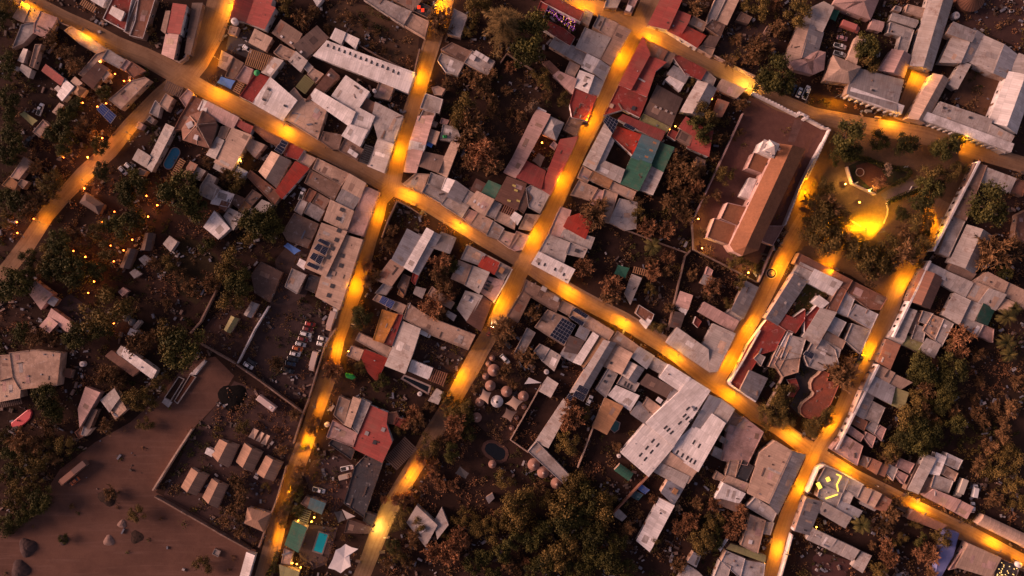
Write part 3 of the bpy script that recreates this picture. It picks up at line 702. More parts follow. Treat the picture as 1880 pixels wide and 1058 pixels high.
g G 3.8|long narrow grey gable with solar panels at its end|1440,430 1612,392 1835,0 1730,-25
s L 2.8|long thin pale roof behind the orange tree|1150,850 1390,492 1450,530 1250,895
f L 3.2|pale roof with tan patches beside three round huts|1075,935 1155,847 1445,1150 1380,1215
f L 3.0|white slotted roof beside the narrow black gap|1665,400 1770,222 1850,270 1750,470
- roof_vent K|1772,282 1740,330
f L 3.0|two pale roofs in the back yard behind the camp|1130,70 1180,12 1262,50 1200,150
+s L 3.1|1202,152 1267,60 1355,110 1300,230
s L 2.8|pale square roof above the long yard wall|1175,410 1250,300 1330,350 1270,460
c W 3.2|white triangular sail in the back yard|1045,355 1085,295 1195,345
@c3
f L 3.1|pale terrace roof with a big solar array|960,1075 1070,860 1140,900 1010,1130
+f T 3.3|1140,850 1250,702 1420,775 1480,840 1390,1010 1260,930
f T 3.2|crumbled tan street roofs with two solar rows|1340,700 1378,622 1470,670 1430,750
+f T 3.3|1432,755 1470,672 1820,890 1770,970
f B 3.3|L-shaped mauve-brown house at the lower crossing|900,750 1028,540 1100,590 990,810
+f B 3.4|1030,535 1062,442 1370,600 1320,720 1104,590
- roof_box L|1215,520 1320,605
s B 3.2|brown roof between white strips|1395,1055 1440,930 1560,972 1500,1075
+s V 3.0|1492,920 1530,842 1610,880 1570,960
s W 3.5|white, tan and bluish striped roof near the narrow gable|1475,1150 1640,902 1680,928 1530,1170
+s O 3.4|1532,1172 1640,965 1682,930 1738,960 1558,1190
+s V 3.2|1562,1205 1742,962 1765,985 1590,1205
s V 3.0|small bluish roof below the brown and white roofs|1360,1087 1400,1027 1500,1087 1460,1142
@b2
s T 4.0|tan hall roof with two hatches beside the lit crossing|1055,910 1120,747 1310,840 1245,1002
- roof_hatch K|1215,825 1180,900
f P 3.4|pinkish walled roof strip at the lit crossing|1252,1010 1415,622 1530,672 1390,1050
@b3
s T 4.2 hall|long tan hall carrying four solar arrays|890,330 1035,-45 1250,30 1072,408
+s T 4.0|985,580 1042,392 1255,62 1385,100 1190,690
- roof_hatch K|1187,15 1167,97 1130,170 1095,245 1213,232 1203,318 1127,495 1098,575
- roof_hatch T|1140,385 1212,410
@b2
s T 3.6|paired ribbed tan roofs near the lit crossing|1212,640 1282,522 1415,600 1360,720
+s G 3.5|1167,745 1215,642 1360,722 1300,833
f T 3.1|crumbled tan roofs along the dark street|825,400 880,332 985,380 925,460
+f T 3.2|960,470 1000,382 1275,515 1205,615
+f B 3.0|890,590 940,482 1200,620 1140,740
s Q 3.4|orange-red roof strip behind the dark street|645,660 815,415 920,465 690,720
f H 3.0|reddish brown roof at the foot of the orange-red strip|395,540 420,487 690,692 625,780
g T 3.6|tan gable beside the orange-red strip|490,490 640,630 765,400 600,320
f R 3.3|red roof patch with rust beside two solar panels|715,355 760,242 880,310 830,390
f H 3.1|reddish mud roof along the upper main street|440,120 460,95 755,245 720,350 630,260 560,230
s R 3.2|small red roof behind the long pink roof|300,90 310,50 440,110 410,165
s T 3.6|long pale tan roof below the small red roof|110,410 260,120 425,185 262,480
s L 3.1|stained pale roofs beside the long pale tan one|45,345 130,200 190,230 120,380
+f T 2.9|140,190 170,110 250,100 200,210
+s L 2.8|105,460 130,412 210,450 180,500
f T 3.0|pale mud roof with a yellow lamp yard|380,290 420,212 545,265 460,370
h W 2.9|small white tent-like roof by the yellow lamp yard|280,520 310,450 395,500 355,560
f L 3.2|pale stepped flat roof above the dark grove|-10,620 60,515 125,550 100,600 155,640 85,740 -20,690
f W 3.0|white roof with slats beside dark red mats|80,770 130,642 280,692 230,800
+f H 3.1|152,800 176,745 240,767 200,835
f D 2.9|dark brown square roof in the patchwork block|245,750 290,692 375,732 320,815
f B 2.8|patchwork of brown and orange roofs by the grove|370,740 440,652 515,700 430,790
+f O 2.7|322,830 372,752 430,792 370,860
+f L 2.8|360,890 420,812 480,840 440,900
s L 2.9|pale roof at the edge of the patchwork block|450,820 520,742 605,780 540,850
s L 3.0|grey and white gable overlooking the dark grove|190,880 232,812 360,870 280,990
+s W 3.3|20,970 115,845 240,985 140,1070
f G 3.0|grey flat roofs behind the tan hall|885,850 932,762 1060,830 1010,920
+f B 3.1|960,760 1005,682 1105,740 1052,828
f L 2.9|white-patched roof beside the black yard truck|800,830 850,732 910,762 860,870
+f H 2.8|882,738 930,642 990,672 930,768
@b3
f B 3.2|walled mud roof with white discs beside the tan hall|700,30 800,-130 1005,-40 985,20 910,165 740,100
c U 1.8|blue tarpaulin spread near the walled mud roof|710,150 740,120 860,190 800,225
f L 3.1|pale flat house at the head of the dark lot|720,500 780,347 900,400 820,560
s W 2.8 shed|small white roof square beside the tan hall|830,310 852,267 895,290 880,345
f D 2.6|roofless brown ruin in the dark lot|430,400 510,290 690,380 580,630 460,550
g G 2.8 shed|grey-green storage shed nearest the ruin|365,738 425,768 490,655 430,632
g Y 2.8 shed|grey-green storage shed lower in the yard|195,872 245,900 320,780 252,755
s B 3.2|dark brown roof across the street from the tan hall|1505,440 1630,272 1750,337 1640,490
+f G 2.8|1500,555 1570,472 1640,502 1590,570
f D 3.0|dark courtyard roofs beside the white striped gable|1690,500 1740,392 1800,420 1750,570
+f O 2.7|1692,565 1716,505 1762,525 1735,592
f R 2.8 shed|tiny red roof below the white striped gable|1810,450 1830,380 1870,400 1840,480
@c3
s V 4.0|white striped gable with grey flanks|-90,265 40,10 150,70 10,330
+s W 4.3|12,330 205,0 258,30 75,368
+s V 4.0|77,366 260,32 320,60 130,395
@b3
f T 3.1|tan roof carrying a blue solar array|1480,612 1512,570 1765,665 1730,735
f J 3.3|orange-tan tiled terrace edged in red|1480,960 1560,702 1690,740 1570,985
+f R 3.3|1572,987 1692,738 1735,747 1640,1010
f T 3.0|pale tan strip roof below the orange-tan terrace|1330,960 1360,900 1640,1030 1600,1110
@c3
f T 3.3|long pale roof with a rusty stain beside the sunken yard|5,775 45,647 240,770 620,920 560,1045 250,920
@b4
s L 3.8|long pale grey roof beside the sunken yard|1585,195 1735,-180 1885,-120 1815,100 1755,255
f T 2.7 shed|yellow-lit slatted shed by the brown street tree|1250,110 1290,22 1400,60 1360,160
s Q 3.2|red roof beside the cluttered black yard|1390,130 1415,62 1600,135 1505,325 1440,250
@c4
s W 3.0|white roof above the black swimming pool|50,240 80,152 250,220 215,310
p H 2.6|brown slatted pergola above the black swimming pool|222,305 260,217 380,262 320,362
s L 2.8 shed|small pale roof at the end of the black pool|225,495 290,402 340,430 300,520
@c3
f T 3.2|white-stained roof with two rust rings|415,430 480,275 590,320 530,480
+s L 3.6|535,482 592,322 740,380 655,553
s Q 3.3|vivid red square roof at the lower crossing|655,320 705,227 835,297 785,390
f L 3.2|grey roof terrace with a brown box at the lower crossing|787,390 840,293 930,340 860,455
- roof_box O|850,360
f G 3.1|dark mauve terrace next to the vivid red square|500,260 555,142 710,222 655,315
f P 3.2|pink terrace with dark panels behind the lit wall|660,540 730,412 870,452 780,630
- skylight K|745,460 730,490 715,520
s L 3.3|pale angular roof with a grey box|470,690 540,542 680,582 560,800
- roof_box G|555,600
s H 3.3|brown roof beside the street with the moving car|557,802 682,584 760,640 670,880
s L 2.5 shed|small white shed in the tree-shaded yard|365,745 390,710 460,750 435,795
f T 2.8|tan roof under brown trees in the middle yard|205,580 250,502 440,640 410,690
s G 2.6 shed|grey shed beside the red shed and middle yard|90,560 110,500 195,522 165,600
s G 3.0|mauve sheet roof behind the white striped gable|250,160 330,32 450,82 400,210
@a4
f T 4.2|big pale roof with dark scratches at the west edge|110,300 80,87 280,62 520,90 490,365 170,400
+f T 4.0|-20,325 -20,112 78,108 108,290
+s T 3.9|-20,505 -20,330 108,300 172,405 178,465
p D 2.6|dark pergola under the big scratched roof|-20,565 -20,508 175,470 165,520
f H 2.4 shed|small reddish hut near a round white tank|550,290 560,220 625,235 605,305
s W 3.4|white roof half under a tree by the reddish roof|1045,110 1082,45 1350,237 1305,305
s H 3.0|reddish roof alongside the white one under a tree|920,110 960,72 1190,237 1150,280
+s L 2.7|1005,85 1042,32 1080,52 1050,108
s P 3.3|curved pinkish hall beside the dry lot|675,570 735,387 860,430 700,730
+f L 2.8|700,790 722,722 790,740 740,800
+s D 2.8|737,720 802,572 835,582 770,738
f H 2.5 shed|tiny reddish shed at the tip of the curved hall|640,770 690,732 720,800 680,830
s L 3.2|tan kite-shaped roof beside the curved hall|870,495 980,402 1030,472 950,585
+s T 3.0|952,587 1032,482 1090,570 1000,650
@a3
s P 3.0|tan roof with a pale box in the west grove|210,510 300,452 455,565 345,690
s V 2.6 shed|bluish box shed beside the west grove house|415,640 450,582 500,612 460,670
s P 3.0|pinkish L-shaped roof by the west grove|415,755 450,697 630,825 575,890
+s P 2.9|345,840 413,762 495,820 430,890
s L 2.5 shed|largest square shelter at the field corner|1410,130 1460,70 1525,115 1475,190
s G 2.3 shed|grey square shelter next to a white chair|1210,265 1250,235 1290,265 1245,310
s G 2.3 shed|small grey shelter midway along the lodge fence|1130,380 1160,355 1210,390 1165,420
s P 2.3 shed|small pinkish shelter at the fence corner|1025,545 1060,515 1100,540 1060,575
s W 2.5 shed|small white shed beside two dark tanks|1100,910 1130,860 1190,885 1150,935
s L 2.5 shed|narrow pale shed next to two dark tanks|1145,850 1195,790 1215,810 1170,870
g D 2.6 lodge|dark thatched lodge room in the lamp garden|1030,330 1110,345 1170,180 1100,170
g D 2.6 lodge|dark thatched lodge room beside the field shelter|1215,180 1290,190 1320,40 1250,40
@a2
h D 2.8 lodge|dark thatched lounge near the lodge gate|690,760 740,680 890,780 850,860
@a2
f T 2.8|pale tan roof beyond the olive carport|285,150 370,50 420,95 340,195
f T 2.8|dark-topped adobe house in the west scrub|90,540 205,372 270,420 160,560
+f O 2.7|20,610 82,537 150,590 120,670
+f T 2.6|152,600 182,562 240,585 195,640
s L 3.3|white L-shaped house near the blue oval pool|1290,370 1430,87 1500,120 1350,415
+s L 3.2|1145,385 1200,307 1300,370 1250,450
+s L 3.0|1257,450 1290,395 1345,417 1310,490
f T 2.5 shed|small tan shed below the white L-shaped house|1175,520 1200,460 1270,490 1240,530
p O 2.2|orange-brown timber deck roof beside the blue pool|1475,510 1550,382 1600,410 1530,525
s H 3.0|reddish roof next to the pool deck|1530,590 1640,412 1700,440 1610,600
+f L 2.8|1642,520 1692,452 1770,490 1720,570
h H 3.8 restaurant|brown restaurant roof with pale radiating beams|1580,220 1570,130 1640,10 1750,-30 1850,40 1870,90 1810,290 1700,260
f P 2.6 shed|two tiny pink sheds above the parked white cars|1165,115 1195,60 1240,90 1215,135
+f L 2.6|1260,50 1290,10 1340,45 1310,85
@b4
g M 3.0 cabin|brown gabled cabin with a white side annexe|80,960 225,1075 312,890 152,835
+s W 2.5|35,950 55,910 105,932 82,975
g M 3.0 cabin|brown gabled cabin beside the three-strip carport|295,1025 432,1112 517,950 365,870
c T 2.5|tan carport of three strips behind the cabins|405,810 450,730 498,752 452,835
+c T 2.5|468,842 515,762 545,778 500,858
+c T 2.5|512,866 560,785 595,800 550,885
@b5
g M 3.0 cabin|brown gabled cabin nearest the street wall|475,170 618,237 692,87 552,22
g M 3.0 cabin|brown gabled cabin beside the big brown tree|5,378 132,472 215,287 85,222
h M 3.2 cabin|wide brown hipped cabin at the street wall|370,600 400,470 590,520 530,670
@a5
g M 3.0 cabin|brown gabled cabin at the outer corner of the camp|1560,290 1690,362 1787,197 1645,130
@b4
f T 3.1|walled pale house with a long tan ridge|1140,620 1190,462 1280,500 1225,700
+s T 3.4|1232,700 1310,472 1370,490 1285,723
+f L 3.1|1288,722 1375,484 1455,520 1347,778
+f P 3.0|1080,810 1132,672 1343,782 1305,895
s R 3.5|large red roof with a black hatch|1305,910 1450,547 1600,605 1590,700 1640,850 1560,1020
- roof_hatch K|1495,855
- roof_hatch G|1425,780 1570,745
f R 2.8 shed|small red terrace next to the large red roof|1660,700 1682,642 1760,670 1740,740
p D 2.6|open timber frame beside the large red roof|1580,990 1732,832 1830,890 1740,1040
f K 2.9|charcoal flat roof below the walled pale house|1090,870 1130,822 1320,920 1290,1010
@b5
f K 3.3|long charcoal roof beside the parking court|1225,430 1320,110 1420,5 1560,85 1400,555
s A 3.0|teal blue roof above the yellow-lit terrace|920,470 950,387 1065,430 1030,520
+f B 2.7|860,430 900,372 945,390 920,468
p Y 2.5|yellow-lit pergola below the teal blue roof|840,570 880,482 945,510 910,610
s E 3.3|grey-green roof next to the turquoise pool|720,790 790,592 905,640 835,840
f T 2.8|tan panelled roof below the grey-green one|690,940 715,822 785,850 760,960
s Y 3.2|olive roof at the bottom edge by the pool|680,1080 680,962 840,1020 820,1085
c W 4.0|white wavy tent beside the turquoise pool|1090,990 1160,830 1240,782 1355,820 1275,880 1290,970 1200,1035
f D 3.0|dark brown roof between pool and yellow street light|1235,680 1262,572 1480,642 1440,690
f K 3.0|small black roof at the yellow street light|1390,580 1420,512 1510,540 1470,630
c L 3.0|pale triangular sail beside the long charcoal roof|1210,482 1330,540 1250,570
c K 2.9|black square sail beside the pale triangular one|1145,502 1208,492 1245,570 1180,600
s W 2.8 container|white shipping container at the bottom street edge|330,1075 388,862 455,880 395,1085
f L 1.0 pallet_stack|pale crate stack on the dry lot|95,865 115,825 160,845 140,890
@c5
s L 3.4|white torn-looking double roof inside the south grove|35,600 120,455 290,612 190,800
+s L 3.3|272,590 330,485 385,610 300,720
c K 2.3|dark blue shade cloth near the south grove|450,170 490,110 570,170 540,220
s G 2.3 shed|tiny grey hut among the south grove trees|715,380 770,345 785,385 740,430
@d5
b E 2.6 container|green rounded container behind the market hall|85,145 135,90 245,170 205,232
f U 1.6 tank|blue water cistern beside the teal one|285,302 310,265 385,315 350,347
f A 1.5 tank|teal water cistern against the yard wall|230,370 260,322 330,357 290,402
s G 2.4 shed|grey hut at the edge of the dark grove|75,530 120,480 190,545 150,580
f T 2.6 shed|small tan and grey sheds beside the blue court|940,222 972,152 1050,200 1012,240
s W 3.4|white roof with a brown planked half|965,390 1025,257 1205,347 1165,425
+s B 3.0|982,432 1022,372 1175,430 1135,495
f K 3.0|dark blue flat court beside the big tan gable|1130,200 1190,52 1290,112 1225,250
s T 4.0|big tan and mauve gable along the lit street|1240,340 1350,0 1480,-100 1610,-20 1410,420
+s G 4.0|1412,422 1612,-20 1735,20 1500,520
f T 3.0|tan roofs wrapped round the dark blue court|1045,190 1082,62 1160,62 1128,205
+s T 2.9|1030,250 1060,192 1240,262 1210,330
f L 3.1|pinkish grey roof with a lit skylight|1230,460 1300,382 1490,500 1450,590
f T 3.1|tan roof with a white hatch facing the lit wall|1180,790 1262,532 1390,580 1320,865
- roof_hatch W|1258,762
+f L 2.9|1372,690 1392,592 1460,602 1430,700
b Y 3.0|olive barrel roof across the narrow plot|1050,820 1090,778 1390,880 1380,940
f V 3.3|white flat roofs at the bottom edge|1010,930 1052,842 1210,910 1170,1075
+f V 3.2|1172,1075 1202,922 1385,952 1370,1080
+f L 3.2|940,1080 1000,932 1090,972 1060,1080
s V 3.0|small bluish roof with three vents|720,930 770,857 825,890 790,975
- roof_vent K|803,905 795,930 788,950
s L 3.0|white roof piece at the bottom edge near bluish roof|640,1080 720,972 810,1030 870,1080
c W 2.6|white strip awning under the olive trees|975,820 1060,712 1066,740 1000,850
@d4
f P 2.9|rusty pink yard roof beside the market hall|1090,640 1210,645 1370,770 1230,1055 1010,1010
f L 2.8|chain of three white huts beside the market hall|920,970 950,892 1035,930 1000,1010
+f L 2.8|990,850 1012,802 1075,842 1050,880
+f L 2.8|1040,760 1072,702 1140,722 1100,800
@b2
f B 3.0|brown terrace behind the lower crossing of the dark street|1020,225 1050,150 1215,180 1180,300 1125,300
f B 3.1|brown roof carrying two white panels by the folded roof|1185,310 1240,205 1395,305 1340,395
- roof_box W|1290,325 1325,350
p K 2.9|black slatted roof beside the pale folded roof|1362,395 1410,262 1482,292 1432,430
@c2
f B 2.8|brown junk-covered roof beside the long red roof|1385,130 1440,20 1545,65 1495,185
@d3
f L 3.2|pale roof with orange stains beside the black pond|1520,1130 1600,920 1735,955 1690,1110
+f W 3.0|1475,1100 1590,880 1625,895 1512,1120
f T 3.0|tan strip roof between red terrace and stained pale roof|1420,1190 1500,1010 1590,1050 1510,1210
@d2
f B 2.6 shed|framed brown lean-to beside the church garden wall|760,440 800,370 870,400 850,480
@b3
f K 2.4|black shade roof beside the end of the tan hall|890,520 930,390 1030,420 975,560
@c1
f T 2.8|small tan roof at the street above the pink roof|250,760 300,745 360,770 330,820 270,815
@d4
f B 3.1|brown stepped roofs between market hall and chain of huts|1035,690 1110,580 1200,650 1140,720 1075,700
@e2
f H 3.0|dark red roof at the edge of the east yard|1830,870 1900,830 1900,1100 1800,1060
@b4
f H 2.8|reddish yard roof beside the open timber frame|1600,610 1680,600 1700,640 1660,700 1600,690
@a1
f B 2.8|brown tiled roof strip beside the walled red roof|1070,270 1180,0 1200,0 1115,290
"""
DATA2 = """
# walls: height thickness material | label | points (tile coords)
@d1
2.8 .55 W|white churchyard wall with battlements on the north street|1270,805 1400,870 1530,935 1645,992
2.8 .55 W|white churchyard wall turning the plaza corner|1745,1030 1885,1108 1936,1120 1738,1545 1740,1546
@d2
2.8 .55 W|white churchyard wall along the plaza edge|1880,240 1780,420 1690,600 1625,760 1545,960
2.4 .4 P|pale churchyard wall facing the gardens|1185,0 1000,400 745,940
@d3
2.2 .35 B|thin dark wall behind the church apse|752,-40 762,182 1040,320 1312,465
2.4 .4 P|short pale wall by the round fountain|1452,155 1392,290 1320,462
2.2 .4 B|crooked brown wall dividing the gardens|735,190 690,240 645,430 590,680 548,860
2.0 .35 B|low brown wall across the palm garden|150,0 430,110 705,212
@a4
2.4 .5 T|pale adobe wall beside the dry lot|1665,740 1560,900 1330,1265
@a5
2.2 .45 B|long adobe wall below the cabins|1345,365 1480,440 1620,520 1880,670 2170,830
@b5
2.4 .45 B|brown street wall beside the cabins|740,100 660,380 590,560 500,800
@b4
2.4 .45 B|brown street wall beside the caravan yard|935,470 880,610 800,860
2.3 .45 B|dark adobe wall between the car park and caravan yard|310,185 520,330 880,595
2.2 .4 B|adobe wall ending at the car park corner|0,5 150,90 305,178
2.4 .4 B|brown street wall beside the car park|1165,-130 1070,20 935,465
@b3
2.2 .35 W|straight white wall beside the container yard|588,668 470,860 365,1070 318,1160
2.0 .5 B|old adobe wall across the dark field|205,395 100,600 0,800 -90,900
@c4
2.2 .3 T|thin pale wall beside the hut camp|1192,360 1080,560 925,830 1080,940
2.2 .3 T|thin pale wall beyond the orange-brown roof|1640,720 1580,880 1505,1070
@d5
2.2 .4 H|rust-red wall below the market hall|372,192 230,340 80,500
@c1
2.0 .35 B|brown wall at the head of the overgrown field|840,550 895,470 1030,555 1145,625
@b1
2.0 .35 B|long brown wall above the slotted hall|1360,395 1540,500 1735,592
2.2 .4 B|brown wall along the side street by the open field|1885,430 1838,630
@a1
2.4 .4 T|rounded pale wall of the crossroads corner plot|1505,520 1560,545 1612,512 1680,280 1748,45
2.2 .35 B|lit wall on the northwest road beside the dark yard|490,165 555,215 610,235
@d1
2.4 .4 T|lit pale wall of the sandy yard|935,485 1100,575 1290,668
@b2
2.6 .4 B|brown wall round the stony corner yard at the lit crossing|1560,1065 1612,920 1692,752 1790,800 1885,862
@c3
3.2 .4 W|lit white wall of the pink terrace|942,350 880,470 780,640
2.6 .4 T|pale wall around the vivid red roof|548,140 705,222 940,345
@d4
3.4 .5 W|lit white arcade wall of the red terrace|1330,-115 1200,120 1070,335 1080,360 1290,500
2.2 .35 T|lit wall under the trees by the black pond|1538,280 1470,410 1388,565
@e5
3.4 .5 W|white wall on the corner of the light-strip terrace|140,95 90,120 0,330
3.0 .45 W|lit white wall beside the long grey roof|-8,365 -60,520 -120,655
3.0 .45 W|long lit white wall near the bottom edge|-130,690 -170,840 -235,1070
3.2 .4 W|pale front wall of the light-strip terrace on the lower street|150,92 300,160 480,262
@e2
2.4 .3 T|low pale wall of the plaza garden bed|345,455 390,600 590,695
"""
